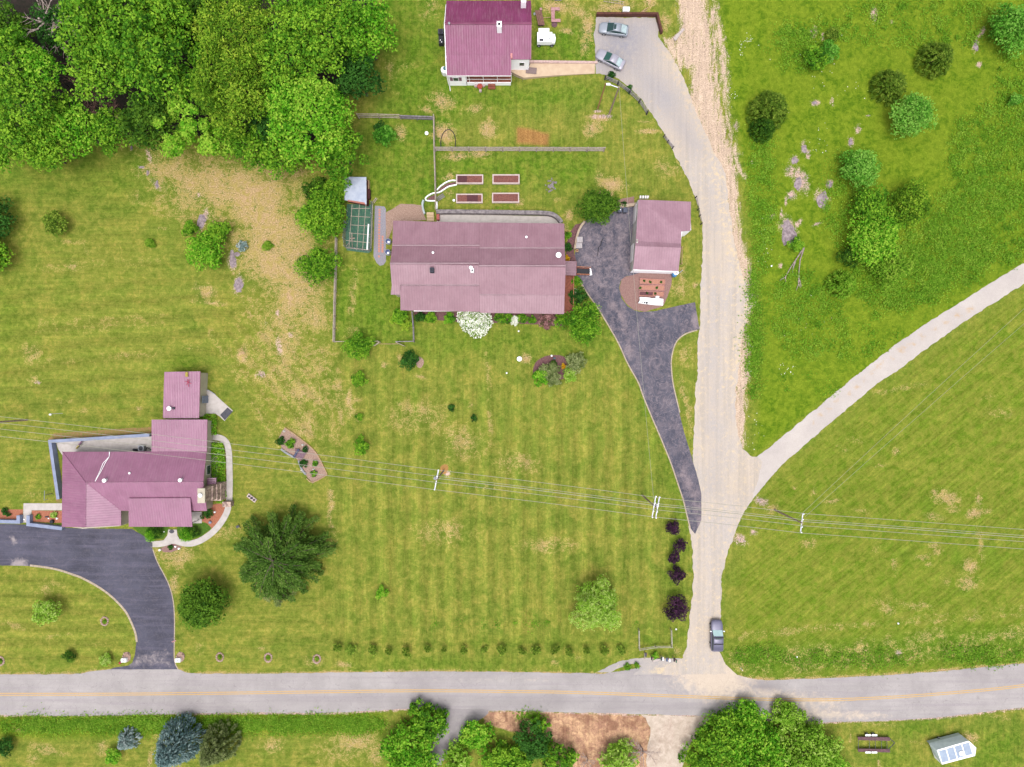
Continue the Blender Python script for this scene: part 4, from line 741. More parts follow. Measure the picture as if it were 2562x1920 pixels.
a_, b_ = P(*q3(1584, 674.5, 3)[:0] or (1584, 675.5, 3.0)), P(1697.5, 680.3, 3.0); MB().tube(a_, b_, .1, n=6).build("gutter", TRIM, G_)

# ---------------------------------------------------------------- south-west house
C_ = thing("hip_roof_house", "largest plum roofed house with stone chimney and hipped corner by the sealed driveway", "house", P(330, 1200))
def t9(x, y, z): return tuple(P(*T(9, x, y), z))
e3, r5 = 3.0, 5.4
nW, nE = t9(540, 590, e3), t9(1785, 588, e3); R1, R2 = t9(742, 857, r5), t9(1757, 850, r5)
S1, SW = t9(740, 1242, 5.0), t9(534, 1240, e3); V = t9(1045, 1100, 3.2); Se, SV = t9(1046, 1228, e3), None
slabv(C_, "roof", [nW, nE, R2, R1], RA); slabv(C_, "roof", [nW, R1, S1, SW], RA2); slabv(C_, "roof", [R1, V, Se, S1], RA2)
slabv(C_, "roof", [R1, R2, t9(1788, 1102, 3.2), V], RA)
slabv(C_, "porch_roof", [t9(1110, 993, 4.45), t9(1645, 990, 4.45), t9(1662, 1238, 3.3), t9(1113, 1238, 3.3)], RA)
def ridge(a, b_, m, r=.07): MB().tube((a[0], a[1], a[2] + .0), (b_[0], b_[1], b_[2] + .0), r, n=6).build("ridge_cap", m, C_)
ridge(R1, R2, RA); ridge(R1, S1, RA2); ridge(nW, R1, RA2); ridge(R1, V, RA2, .05)
slabv(C_, "roof", [t9(1310, 312, 3.3), t9(1792, 312, 3.3), t9(1788, 600, 2.94), t9(1310, 600, 2.94)], RA)
wx0, wx1 = P(531, 0).x, P(160, 0).x + 1.2
gN, gS = nW[1] - .4, P(0, 1306, 0).y
ww = t9(560, 0, 3)[0]
wallrun(C_, [(wx0, gN), (wx0, R1[1]), (wx0, P(*T(9, 0, 1095), 3).y)], 0, [e3 - .1, r5 - .15, 3.1], CREAM)
wallrun(C_, [(ww, gN), (wx0, gN)], 0, [e3 - .12, e3 - .12], CREAM); wallrun(C_, [(ww, gN), (ww, gS)], 0, [e3 - .1, e3 - .1], CREAM)
xg = t9(1030, 0, 3)[0]; wallrun(C_, [(ww, gS), ((ww + xg) / 2 - .4, gS), (xg, gS)], 0, [e3 - .15, 4.7, e3 - .15], CREAM); wallrun(C_, [(xg, gS), (xg, P(*T(9, 0, 1085), 3).y), (wx0, P(*T(9, 0, 1095), 3).y)], 0, [2.8, 2.9, 2.9], CREAM)
for k in range(2): MB().box(ww + .7 + k * 4.4, ww + 4.3 + k * 4.4, gS - .16, gS - .09, .05, 2.2).build("garage_door", TRIM, C_)
xA, xB = t9(1330, 0, 3)[0], wx0; wallrun(C_, [(xA, gN), (xA, t9(0, 330, 3)[1]), (xB, t9(0, 330, 3)[1]), (xB, gN)], 0, [2.8, 3.1, 3.1, 2.8], CREAM)
for q in ((1140, 1225), (1400, 1225), (1640, 1225)): p_ = P(*T(9, *q), 3.1); MB().cbox((p_.x, p_.y + .2, 0), .16, .16, 0, 3.15).build("porch_post", TRIM, C_)
p0_, p1_ = P(*T(9, 1060, 1110), .3), P(*T(9, 1740, 1235), .3); MB().box(p0_.x, p1_.x, p1_.y + .5, p0_.y, .02, .16).build("porch_floor", M_CONC, C_)
window(C_, (wx0 + .12, P(*T(9, 0, 735)).y, 1.1), 1.4, 1.1, 'y'); window(C_, (xg + 3, P(*T(9, 0, 1095), 3).y - .12, 1.0), 1.4, 1.2); window(C_, (xg + 6.5, P(*T(9, 0, 1095), 3).y - .12, 1.0), 1.4, 1.2)
MB().box(wx0 + .12, wx0 + .9, P(*T(9, 0, 890)).y, P(*T(9, 0, 600)).y, 0, .12).build("side_slab", CREAM, C_)
MB().box(wx0 + .25, wx0 + .7, P(*T(9, 0, 760)).y, P(*T(9, 0, 712)).y, .12, .35).build("vent_box", DGREY, C_)
vent(C_, *T(9, 915, 835), 5.3, .45, .44); vent(C_, *T(9, 1568, 832), 5.3, .45, .42); vent(C_, *T(9, 1125, 773), 4.6, .2, .25)
mb = MB()                                                        # cable of the lightning rod lying over the roof
for dx_ in (0, 18):
    pts = [t9(950 - dx_ * .3, 590, 3.1), t9(944, 632, 3.5), t9(890 + dx_, 690, 4.0), t9(862 + dx_ * .6, 760, 4.6), t9(822, 846, 5.35)]
    mb.path(pts, .045, n=5)
mb.build("roof_cable", WPLAST, C_)
ch = MB(); cx0, cy0 = P(*T(9, 1738, 970), 6.6).x, P(*T(9, 1738, 970), 6.6).y
ch.box(cx0 - .55, cx0 + 1.1, cy0 - 1.6, cy0 + 1.3, 0, 2.1); ch.box(cx0 - .5, cx0 + .75, cy0 - 1.15, cy0 + 1.1, 2.1, 4.2); ch.box(cx0 - .45, cx0 + .5, cy0 - 1.05, cy0 + 1.05, 4.2, 6.5)
# slope the shoulders: tapered courses
ch.box(cx0 - .5, cx0 + .95, cy0 - 1.35, cy0 + 1.2, 2.1, 3.1)
cho = ch.build("chimney", STONE, C_); MB().box(cx0 - .55, cx0 + .62, cy0 - 1.15, cy0 + 1.15, 6.5, 6.64).build("chimney_cap", CREAM, cho); MB().lathe((cx0, cy0 + .1, 6.64), [(.32, 0), (.32, .35), (.22, .4)], 12).build("chimney_pot", WPLAST, cho)
MB().box(cx0 + .9, cx0 + 2.3, cy0 - 2.8, cy0 - 1.95, 0, 1.2).build("stone_planter", STONE, C_)
slabv(C_, "entry_roof", [t9(1790, 818, 2.9), t9(1868, 815, 2.5), t9(1868, 902, 2.5), t9(1790, 904, 2.9)], RA2)
AN = thing("storage_annex", "rectangular plum roofed outbuilding north of the hip roofed house", "outbuilding", P(455, 990))
c4 = [P(*T(9, 1420, -100), 3.1), P(*T(9, 1731, -105), 3.1), P(*T(9, 1720, 300), 2.7), P(*T(9, 1408, 300), 2.7)]
slabv(AN, "roof", c4, RA); iw = .3
wallrun(AN, [(c4[0].x + iw, c4[0].y - iw), (c4[1].x - iw, c4[1].y - iw), (c4[2].x - iw + .05, c4[2].y + iw), (c4[3].x + iw, c4[3].y + iw), (c4[0].x + iw, c4[0].y - iw)], 0, [2.9, 2.9, 2.55, 2.55, 2.9], CREAM)
wallx = c4[1].x - iw + .12; MB().box(wallx, wallx + .05, c4[1].y - 5.2, c4[1].y - 4.0, .05, 2.1).build("door", mat("blue_door", pc(150, 160, 180), None, 3), AN)
vent(AN, *T(9, 1470, 215), 2.9, .35, .5); q = P(*T(9, 1502, 214), 2.9); MB().lathe((q.x, q.y, 2.85), [(.22, 0), (.2, .2), (.05, .3)], 10).build("flue", DGREY, AN)
q = P(*T(5, 1618, 1580), 3.05); MB().cbox(q, .42, .75, 3.0, 3.28).build("skylight_box", mat("yellowed_plastic", pc(206, 186, 90), pc(150, 130, 60), 4), AN)
RED = mat("red_paint", (.35, .012, .05, 1), (.28, .02, .05, 1), 5, .5)
q = P(*T(5, 1630, 1640), 3.05); mb = MB(); mb.tube((q.x - .55, q.y + .05, 3.2), (q.x + .5, q.y - .35, 3.2), .035); mb.tube((q.x - .1, q.y + .4, 3.2), (q.x + .1, q.y - .9, 3.2), .035); mb.tube((q.x + .3, q.y + .3, 3.2), (q.x - .35, q.y - .6, 3.2), .03); mb.build("antenna", RED, AN)
# ---------------------------------------------------------------- coop with its netted run
CO = thing("chicken_coop", "small coop with pale metal roof at the head of the netted run", "shed", P(888, 475))
k4 = [P(860, 443, 2.4), P(916.5, 443.5, 2.4), P(917, 512, 2.0), P(862, 501, 2.05)]
slabv(CO, "roof", k4, mat("pale_tin", pc(188, 196, 214), pc(168, 178, 200), 1.5, .4, metal=.3), .06)
slabv(CO, "roof_patch", [P(870, 500.5, 2.08), P(912, 507, 2.04), P(914, 512, 2.02), P(870, 504, 2.05)], mat("rust", pc(178, 104, 86), pc(206, 140, 124), 6, .8, bmp=.3), .02)
wallrun(CO, [(k4[0].x + .2, k4[0].y - .2), (k4[1].x - .1, k4[1].y - .2), (k4[2].x - .1, k4[2].y + .25), (k4[3].x + .2, k4[3].y + .2), (k4[0].x + .2, k4[0].y - .2)], 0, [2.3, 2.3, 1.95, 1.95, 2.3], mat("red_brown_boards", pc(120, 64, 60), pc(96, 50, 50), 3, .9), .1)
MB().cbox(P(921.5, 466), .6, 1.5, 0, .8).build("nest_box", TANW, CO); MB().cbox(P(923, 489), .7, 1.6, 0, .9).build("side_bin", mat("dark_red_boards", pc(96, 50, 54), None, 3), CO)
RN = thing("chicken_run", "netted poultry pen with grey pipe frame and green floor below the coop", "pen", P(900, 575))
f0 = [P(868, 511), P(931, 512), P(930, 628), P(922, 634), P(868, 627), P(864, 600)]
mb = MB(); mb.prism([p[:2] for p in f0], 0, .045); mb.build("pen_floor", mat("green_tarp", pc(58, 108, 92), pc(88, 132, 104), 3, .7, lo=.4, hi=.6), RN)
zt = 1.9; hh = [(878, 522, 925, 522), (877, 541, 926, 544), (876, 563, 926, 566), (873, 583, 927, 588), (866, 602, 925, 608), (867, 620, 924, 626)]
vvv = [(881, 512, 873, 620), (899, 512, 893, 625), (915.5, 512, 907, 627), (932, 512, 928, 622)]
def rail(parent, a, b_, z, r=.045, m=None, name="rail"): return MB().tube((*P(*a, z)[:2], z), (*P(*b_, z)[:2], z), r, n=6).build(name, m or WOOD, parent)
for h_ in hh: rail(RN, h_[:2], h_[2:], zt)
for h_ in vvv: rail(RN, h_[:2], h_[2:], zt + .06)
for q in ((864, 600), (866, 620), (893, 626), (927, 629), (931, 600), (932, 570), (933, 540), (934, 512), (868, 560), (870, 530)): p_ = P(*q); MB().tube((p_.x, p_.y, 0), (p_.x, p_.y, 1.9), .05, n=6).build("post", LGREY, RN)
m, n, b, o = newmat("wire_net"); b.inputs["Base Color"].default_value = pc(176, 184, 196); tr = n.nodes.new("ShaderNodeBsdfTransparent"); mxs = n.nodes.new("ShaderNodeMixShader")
v = coord(n); s = n.nodes.new("ShaderNodeSeparateXYZ"); n.links.new(v, s.inputs[0]); w_ = noi(n, v, 9, 2)
n.links.new(rng(n, w_, .42, .58, .12, .6), mxs.inputs[0]); n.links.new(tr.outputs[0], mxs.inputs[1]); n.links.new(b.outputs[0], mxs.inputs[2]); n.links.new(mxs.outputs[0], o.inputs[0]); NET = m
pk = [(934, 512), (932, 600), (928, 631), (867, 622), (864, 600), (868, 560)]
for a_, b_ in zip(pk[:-1], pk[1:]): wallrun(RN, [P(*a_)[:2], P(*b_)[:2]], .05, [1.88, 1.88], NET, .02, "net_side")
a_, b_ = P(922, 561, 2.02), P(918.5, 625, 2.02); single(MB().tube(a_, b_, .11, n=8), "white_pipe", WPLAST, "long white plastic pipe laid across the top of the poultry pen", "pipe", a_)
q = P(884, 595); single(MB().tube((q.x, q.y, .1), (q.x - .9, q.y - 1.7, 1.2), .05, n=6).tube((q.x, q.y, 1.2), (q.x - .1, q.y - 1.9, .1), .05, n=6).tube((q.x - .35, q.y - .3, .8), (q.x + .45, q.y - .3, .9), .1, n=6).tube((q.x, q.y + .5, 1), (q.x, q.y - .6, .7), .08, n=6), "perch_frame", WOOD, "rough wooden perch frame of crossed poles inside the poultry pen", "perch", q)
# low walls
def lowwall(name, label, pts, w, h, m, cat="wall", world=False, cap=None, z0=0):
    L, Rr = ribbon("", pts, 0, w, 0, None, world); k = len(L); c = P(*pts[len(pts) // 2])
    vs = [(*q, z0) for q in L] + [(*q, z0) for q in Rr] + [(*q, h) for q in L] + [(*q, h) for q in Rr]; fs = []
    for i in range(k - 1): fs += [(2 * k + i, 3 * k + i, 3 * k + i + 1, 2 * k + i + 1), (i, 2 * k + i, 2 * k + i + 1, i + 1), (k + i + 1, 3 * k + i + 1, 3 * k + i, k + i)]
    fs += [(0, k, 3 * k, 2 * k), (2 * k - 1, k - 1, 3 * k - 1, 4 * k - 1)]
    mb = MB(); mb.add(vs, fs); return single(mb, name, m, label, cat, c)
def corner_wall(name, label, pts, w, h, m, cat="wall"):
    mb = MB(); P2 = [P(*q) for q in pts]
    for i, (a, b_) in enumerate(zip(P2[:-1], P2[1:])):
        d = (b_ - a).normalized(); nn = Vector((-d.y, d.x, 0)) * w / 2; e = d * (w / 2); hh_ = h - .003 * (i % 2)
        q = [a - e + nn, b_ + e + nn, b_ + e - nn, a - e - nn]; mb.add([(p.x, p.y, 0) for p in q] + [(p.x, p.y, hh_) for p in q], [(3, 2, 1, 0), (4, 5, 6, 7), (0, 1, 5, 4), (1, 2, 6, 5), (2, 3, 7, 6), (3, 0, 4, 7)])
    return single(mb, name, m, label, cat, P2[0])
corner_wall("retaining_wall", "pale blue retaining wall round the rear patio of the hip roofed house", [(379, 1088), (136, 1103.5), (156, 1243)], .5, 1.1, BLUEW)
corner_wall("retaining_wall", "pale blue wall with short return at the west side of the entry steps", [(-120, 1300), (54.5, 1304), (54.5, 1292)], .55, .8, BLUEW)
corner_wall("retaining_wall", "pale blue wall joining the garage of the hip roofed house to the entry steps", [(159, 1320), (79, 1310), (79, 1292)], .55, .8, BLUEW)
lowwall("retaining_wall", "long grey stone retaining wall behind the long house", [(1093, 533.5), (1150, 533), (1300, 535), (1365, 536), (1385, 540), (1398, 551), (1404, 560)], .62, 1.0, GREYST)
lowwall("retaining_wall", "curved tan stone kerb wall beside the two white planters", [(1462, 556), (1450, 572), (1442, 595), (1438, 624)], .34, .55, mat("tan_stone", pc(216, 196, 172), pc(184, 160, 140), 2.5, .9, bmp=.4))
lowwall("retaining_wall", "short tan stone wall behind the two dark bins", [(1541, 521), (1560, 518), (1593, 513)], .5, .7, MATS["tan_stone"])
corner_wall("retaining_wall", "dark brown timber retaining wall round the parking apron", [(1494, 40.5), (1642, 41), (1653, 84)], .35, .9, mat("brown_timber", pc(120, 74, 62), pc(88, 54, 48), 3, .9, bmp=.3))
lowwall("path_border", "scalloped white stone border on the uphill side of the curving bed", [(1140, 453), (1130, 452.5), (1119, 456), (1107, 463.5), (1098, 471), (1093.5, 477)], .17, .3, WPLAST, "border")
lowwall("path_border", "scalloped white stone border looping down from the raised beds", [(1143, 463.5), (1130, 466), (1122, 468), (1112, 474.5), (1103, 481), (1094, 484), (1085, 484), (1076, 488), (1067, 494), (1064.5, 499), (1067, 503.5), (1078, 504), (1091.5, 503.5)], .17, .3, WPLAST, "border")
lowwall("path_border", "pale blue white edging wall beside the brown river gravel", [(1060.5, 503), (1057.5, 512), (1059, 525), (1063, 537)], .3, .6, mat("blue_white_edge", pc(206, 218, 222), None, 2), "border")
lowwall("path_border", "short white edging stub above the tan steps", [(1093, 507), (1093.5, 515), (1093, 525)], .26, .5, WPLAST, "border")
sheet("bed_soil", [(1140, 456), (1120, 459), (1107, 467), (1098, 475), (1096, 482), (1106, 477), (1118, 470), (1130, 464), (1140, 462)], .012, M_DKMULCH, .02, .3, 1, 0)
sheet("bed_soil", [(1090, 488), (1078, 491), (1069, 498), (1070, 501.5), (1090, 501.5)], .012, M_DKMULCH, .02, .3, 1, 0)
st_ = thing("garden_steps", "three tan stone steps between the river gravel and the rear patio", "steps", P(1078, 545))
for k in range(3): MB().box(P(1068.5, 0).x, P(1086, 0).x, P(0, 553.5 - k * 6.5).y, P(0, 553.5 - k * 6.5).y + .44, 0, .2 + .2 * k).build("step", mat("tan_step", pc(232, 204, 164), pc(214, 184, 148), 2), st_)
single(MB().cbox(P(1097, 546.5), .45, .9, 0, .9), "storage_bin", mat("red_bin", pc(206, 110, 106), None, 3), "red storage bin at the end of the rear patio of the long house", "bin", P(1097, 546.5))
lad = thing("garden_ladder", "weathered slatted wooden rack lying on the grass near the curving bed", "rack", P(1104, 495))
a_, b_ = P(1094, 500), P(1111, 488.5); d = (b_ - a_).normalized(); nn = Vector((-d.y, d.x, 0))
for s_ in (-.3, .3): MB().tube(a_ + nn * s_ + Vector((0, 0, .1)), b_ + nn * s_ + Vector((0, 0, .1)), .05, n=5).build("rail", GREYW, lad)
for k in range(7): q = a_.lerp(b_, (k + .5) / 7); MB().tube(q + nn * .32 + Vector((0, 0, .14)), q - nn * .32 + Vector((0, 0, .14)), .06, n=5).build("slat", GREYW, lad)
# stepping pavers
PAV = mat("pink_paver", pc(232, 168, 150), pc(214, 146, 130), 4, .9)
pvs = [(1070, 157), (1070, 181), (1070, 205), (1070, 232), (1069, 258), (1068, 285), (1068, 308), (1067, 330), (1067, 355), (1067, 382), (1067, 405), (1067, 428), (1066, 450), (1066, 472), (1066, 494), (1066, 515), (1096, 390), (1096, 412), (1096, 435), (1096, 458), (1096, 480), (1095, 500), (1095, 518), (1065, 560)]
p0 = None
for k, (x_, y_) in enumerate(pvs):
    c = P(*T(6, x_, y_))
    if p0 is None: p0 = single(MB().cbox(c, .33, .33, .0, .06), "stepping_paver", PAV, "square pink paver set in the blue grey gravel path", "paver", c, "pink pavers in the gravel path")
    else: dup(p0, c, rnd.uniform(-.1, .1))
# ================================================================ VEGETATION
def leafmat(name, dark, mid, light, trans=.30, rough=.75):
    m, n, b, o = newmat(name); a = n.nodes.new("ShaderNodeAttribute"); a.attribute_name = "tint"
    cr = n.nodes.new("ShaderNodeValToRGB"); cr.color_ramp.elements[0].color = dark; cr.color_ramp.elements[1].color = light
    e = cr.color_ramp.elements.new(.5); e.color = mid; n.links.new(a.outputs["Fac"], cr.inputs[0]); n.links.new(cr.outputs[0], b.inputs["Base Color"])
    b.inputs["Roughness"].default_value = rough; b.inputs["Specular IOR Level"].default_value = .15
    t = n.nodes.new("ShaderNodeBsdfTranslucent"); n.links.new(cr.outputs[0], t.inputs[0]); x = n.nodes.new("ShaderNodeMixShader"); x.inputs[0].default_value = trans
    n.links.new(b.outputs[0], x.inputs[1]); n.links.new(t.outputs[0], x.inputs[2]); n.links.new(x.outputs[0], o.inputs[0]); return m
LF = dict(
    green=leafmat("leaf_green", pc(42, 96, 10), pc(106, 174, 32), pc(176, 226, 62)),
    bright=leafmat("leaf_bright", pc(52, 126, 10), pc(124, 206, 36), pc(196, 240, 80)),
    yellow=leafmat("leaf_yellow_green", pc(70, 120, 16), pc(136, 188, 40), pc(200, 228, 72)),
    lime=leafmat("leaf_lime", pc(120, 178, 36), pc(176, 226, 72), pc(224, 246, 136)),
    dark=leafmat("leaf_dark", pc(34, 74, 12), pc(66, 116, 22), pc(120, 166, 44)),
    deep=leafmat("leaf_deep", pc(24, 64, 20), pc(48, 104, 30), pc(84, 144, 50)),
    blue=leafmat("leaf_blue_green", pc(60, 130, 26), pc(112, 190, 52), pc(164, 224, 92)),
    juniper=leafmat("leaf_juniper", pc(60, 98, 20), pc(114, 152, 38), pc(178, 204, 76)),
    spruce=leafmat("needle_blue", pc(76, 112, 112), pc(134, 168, 168), pc(200, 222, 220)),
    silver=leafmat("needle_silver", pc(104, 138, 128), pc(172, 200, 196), pc(230, 242, 240)),
    grey=leafmat("leaf_grey_green", pc(88, 112, 52), pc(146, 164, 94), pc(194, 204, 140)),
    purple=leafmat("leaf_purple", pc(30, 14, 30), pc(56, 28, 54), pc(92, 52, 84), .1),
    pine=leafmat("needle_pine", pc(44, 80, 18), pc(92, 134, 42), pc(152, 188, 84)),
    weed=leafmat("leaf_weed", pc(88, 146, 24), pc(136, 192, 44), pc(182, 218, 76)),
    white=leafmat("petal_white", pc(150, 176, 90, .5), pc(226, 230, 206, .62), pc(248, 248, 240, .75), .05),
    rose=leafmat("petal_rose", pc(84, 96, 50), pc(160, 110, 110), pc(226, 170, 170), .2),
    yfl=leafmat("petal_yellow", pc(220, 150, 10), pc(240, 180, 14), pc(250, 210, 40), .2))
BARK = mat("grey_bark", pc(128, 112, 102), pc(92, 78, 72), 5, .95, bmp=.5)
DEAD = mat("dead_wood", pc(208, 192, 184), pc(160, 138, 130), 4, .95, bmp=.3)
def unit(a): return a / np.maximum(np.linalg.norm(a, axis=1, keepdims=True), 1e-9)
def cards(name, c, nrm, size, tint, m, parent=None, aspect=.62, axis=None, label=None):
    n = len(c); r = rs.normal(size=(n, 3)); nrm = unit(nrm)
    u = axis if axis is not None else r
    u = unit(u - (u * nrm).sum(1, keepdims=True) * nrm); w = np.cross(nrm, u); s = (size if np.ndim(size) else np.full(n, size))[:, None] * .5
    fold = nrm * s * rs.uniform(-.25, .25, (n, 1))
    off = root_loc(parent); off = np.array([off.x, off.y, off.z])
    V = np.stack([c - u * s, c + w * s * aspect + fold, c + u * s, c - w * s * aspect + fold], 1).reshape(-1, 3) - off
    me = bpy.data.meshes.new(name); me.vertices.add(n * 4); me.vertices.foreach_set("co", V.astype(np.float32).ravel())
    me.loops.add(n * 4); me.loops.foreach_set("vertex_index", np.arange(n * 4, dtype=np.int32)); me.polygons.add(n)
    me.polygons.foreach_set("loop_start", np.arange(0, n * 4, 4, dtype=np.int32)); me.polygons.foreach_set("loop_total", np.full(n, 4, np.int32)); me.update()
    a = me.attributes.new("tint", 'FLOAT', 'POINT'); a.data.foreach_set("value", np.repeat(np.clip(tint, 0, 1), 4).astype(np.float32)); me.materials.append(m)
    o = bpy.data.objects.new(name, me); COL.objects.link(o)
    if parent is not None: o.parent = parent
    return o
def fill_blobs(bl, n, leaf, up=.5, zmin=-.25, tj=.16, shell=(.72, 1.06)):
    bl = np.array(bl); w = (bl[:, 3] * bl[:, 4]); k = rs.choice(len(bl), n, p=w / w.sum()); d = unit(rs.normal(size=(n, 3)))
    d[:, 2] = np.where(d[:, 2] < zmin, -d[:, 2], d[:, 2])
    r = rs.uniform(shell[0], shell[1], (n, 1)); c = bl[k, :3] + d * bl[k, 3:6] * r
    cell = np.floor(c / max(.45, leaf * 1.5)); hsh = np.sin(cell @ np.array([12.9898, 78.233, 37.719])) * 43758.5453; hsh = hsh - np.floor(hsh)
    c = bl[k, :3] + d * bl[k, 3:6] * r * (1 + .5 * (hsh[:, None] - .5))
    nr = d * (1 - up) + np.array([[0, 0, up]]) + rs.normal(size=(n, 3)) * .45
    tint = bl[k, 6] + rs.normal(size=n) * tj + (hsh - .5) * .62 + .2 * d[:, 2] - .1  # tint also rises towards clump tops: light from above put into leaf colour
    return c, nr, tint
def trunk(parent, base, top, r, limbs, m=BARK):
    mb = MB(); b_, t_ = Vector(base), Vector(top); mid = b_.lerp(t_, .5) + Vector((rnd.uniform(-.2, .2), rnd.uniform(-.2, .2), 0)) * min(1, r * 3)
    mb.path([b_, b_.lerp(mid, .3), mid, t_], r * 1.15, r * .45, n=7)
    for l in limbs:
        l = Vector(l); s = b_.lerp(t_, rnd.uniform(.45, .8)); mb.path([s, s.lerp(l, .5) + Vector((0, 0, -.1 * (l - s).length)), l], r * .42, r * .1, n=5)
    return mb.build("trunk", m, parent)
def tree(px, py, rpx, hz, kind, label, name="broadleaf_tree", cat="tree", group=None, dens_=1.0, leaf=.42, squash=.85, lop=.38, nb=None, spread=.68, up=.62, tb=.5, aspect=.62, nrough=1.0):
    """px,py: where the crown's middle is seen; rpx: crown radius in pixels; hz: height of the crown's middle."""
    if group is None: hz = min(hz, .52 * rpx / PXM + .25)
    Rm = rpx / PXM * (H - hz) / H; C = P(px, py, hz); base = Vector((C.x, C.y, 0))
    t = thing(name, label, cat, base, group)
    nb = nb or int(10 + Rm * 4.5 + max(0, Rm - 2.5) * 9); bl = []; ga = 2.39996
    for i in range(nb):
        f = (i + .5) / nb; z = 1 - 1.25 * f; rr = math.sqrt(max(0, 1 - min(1, abs(z)) ** 2)); th = i * ga + rnd.uniform(-.4, .4)
        k = spread * (1 + rnd.uniform(-lop, lop)); br = min(Rm * .36, 1.0 + Rm * .09) * rnd.uniform(.65, 1.3) * nrough
        bl.append((C.x + math.cos(th) * rr * Rm * k, C.y + math.sin(th) * rr * Rm * k, C.z + z * Rm * squash * k, br, br, br * .75, tb + rnd.uniform(-.2, .2)))
    area = 2 * math.pi * Rm * Rm * (1 + squash) * .8; n = int(min(15000, max(120, dens_ * area * 1.5 / (leaf * leaf * aspect * .5))))
    c, nr, ti = fill_blobs(bl, n, leaf, up)
    c[:, 2] = np.maximum(c[:, 2], .06)
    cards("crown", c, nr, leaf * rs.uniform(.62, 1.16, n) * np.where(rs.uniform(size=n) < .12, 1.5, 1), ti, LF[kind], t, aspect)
    lim = [Vector(b_[:3]) for b_ in bl[2:min(9, nb)]] if Rm > 1.0 else []
    trunk(t, base, (C.x, C.y, max(.25, C.z + Rm * squash * .2)), max(.035, min(.32, Rm * .055)), lim)
    return t
def shrub(px, py, rpx, kind, label, name="shrub", cat="shrub", group=None, h=None, leaf=None, **kw):
    Rm = rpx / PXM; return tree(px, py, rpx, h if h is not None else Rm * .55, kind, label, name, cat, group, leaf=leaf or max(.10, min(.3, Rm * .17)), squash=kw.pop("squash", .6), **kw)
def juniper(px, py, rpx, top, kind, label, name="juniper_tree", group=None, boughs=110, leaf=.34, cone=1.0, tuft=.16, dens_=1.0, up=.2):
    """conical or domed conifer of radiating tufts; px,py where the whole crown's middle is seen"""
    zc = top * .45; C = P(px, py, zc); Rm = rpx / PXM * (H - zc) / H; base = Vector((C.x, C.y, 0)); t = thing(name, label, "tree", base, group)
    bl = []; axes = []
    for i in range(boughs):
        f = (i + .5) / boughs; z = .06 * top + top * .9 * f ** 1.15; rr = Rm * (1 - (z / top) ** cone * .96) * rnd.uniform(.86, 1.08); th = i * 2.39996 + rnd.uniform(-.2, .2)
        br = max(.12, Rm * tuft * rnd.uniform(.7, 1.3)); bl.append((C.x + math.cos(th) * rr * .88, C.y + math.sin(th) * rr * .88, z, br, br, br * .9, .5 + rnd.uniform(-.25, .25)))
    B_ = np.array(bl); n = int(dens_ * 2.4 * math.pi * Rm * (Rm + top * .8) / (leaf * leaf * .3)); n = min(n, 16000); k = rs.randint(0, len(bl), n); d = unit(rs.normal(size=(n, 3)))
    c = B_[k, :3] + d * B_[k, 3:6] * rs.uniform(.2, 1.0, (n, 1)); out = unit(np.stack([c[:, 0] - C.x, c[:, 1] - C.y, np.full(n, .5)], 1)); ax = unit(out + d * .6); nr = unit(d * .7 + np.array([[0, 0, up + .4]]) + rs.normal(size=(n, 3)) * .3)
    inner = rs.uniform(.15, .8, (n // 3, 1)); kk = rs.randint(0, len(bl), n // 3); ci = np.array([[C.x, C.y, 0]]) + (B_[kk, :3] - np.array([[C.x, C.y, 0]])) * np.concatenate([inner, inner, np.ones_like(inner)], 1) + rs.normal(size=(n // 3, 3)) * .1
    c = np.concatenate([c, ci]); nr = np.concatenate([nr, rs.normal(size=(n // 3, 3)) + [[0, 0, 1]]]); ax = np.concatenate([ax, rs.normal(size=(n // 3, 3))]); ti = np.concatenate([B_[k, 6] + rs.normal(size=n) * .15, rs.uniform(0, .4, n // 3)])
    c[:, 2] = np.maximum(c[:, 2], .05)
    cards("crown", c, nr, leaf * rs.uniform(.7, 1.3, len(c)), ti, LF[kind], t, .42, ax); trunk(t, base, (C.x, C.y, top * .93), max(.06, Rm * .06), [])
    return t
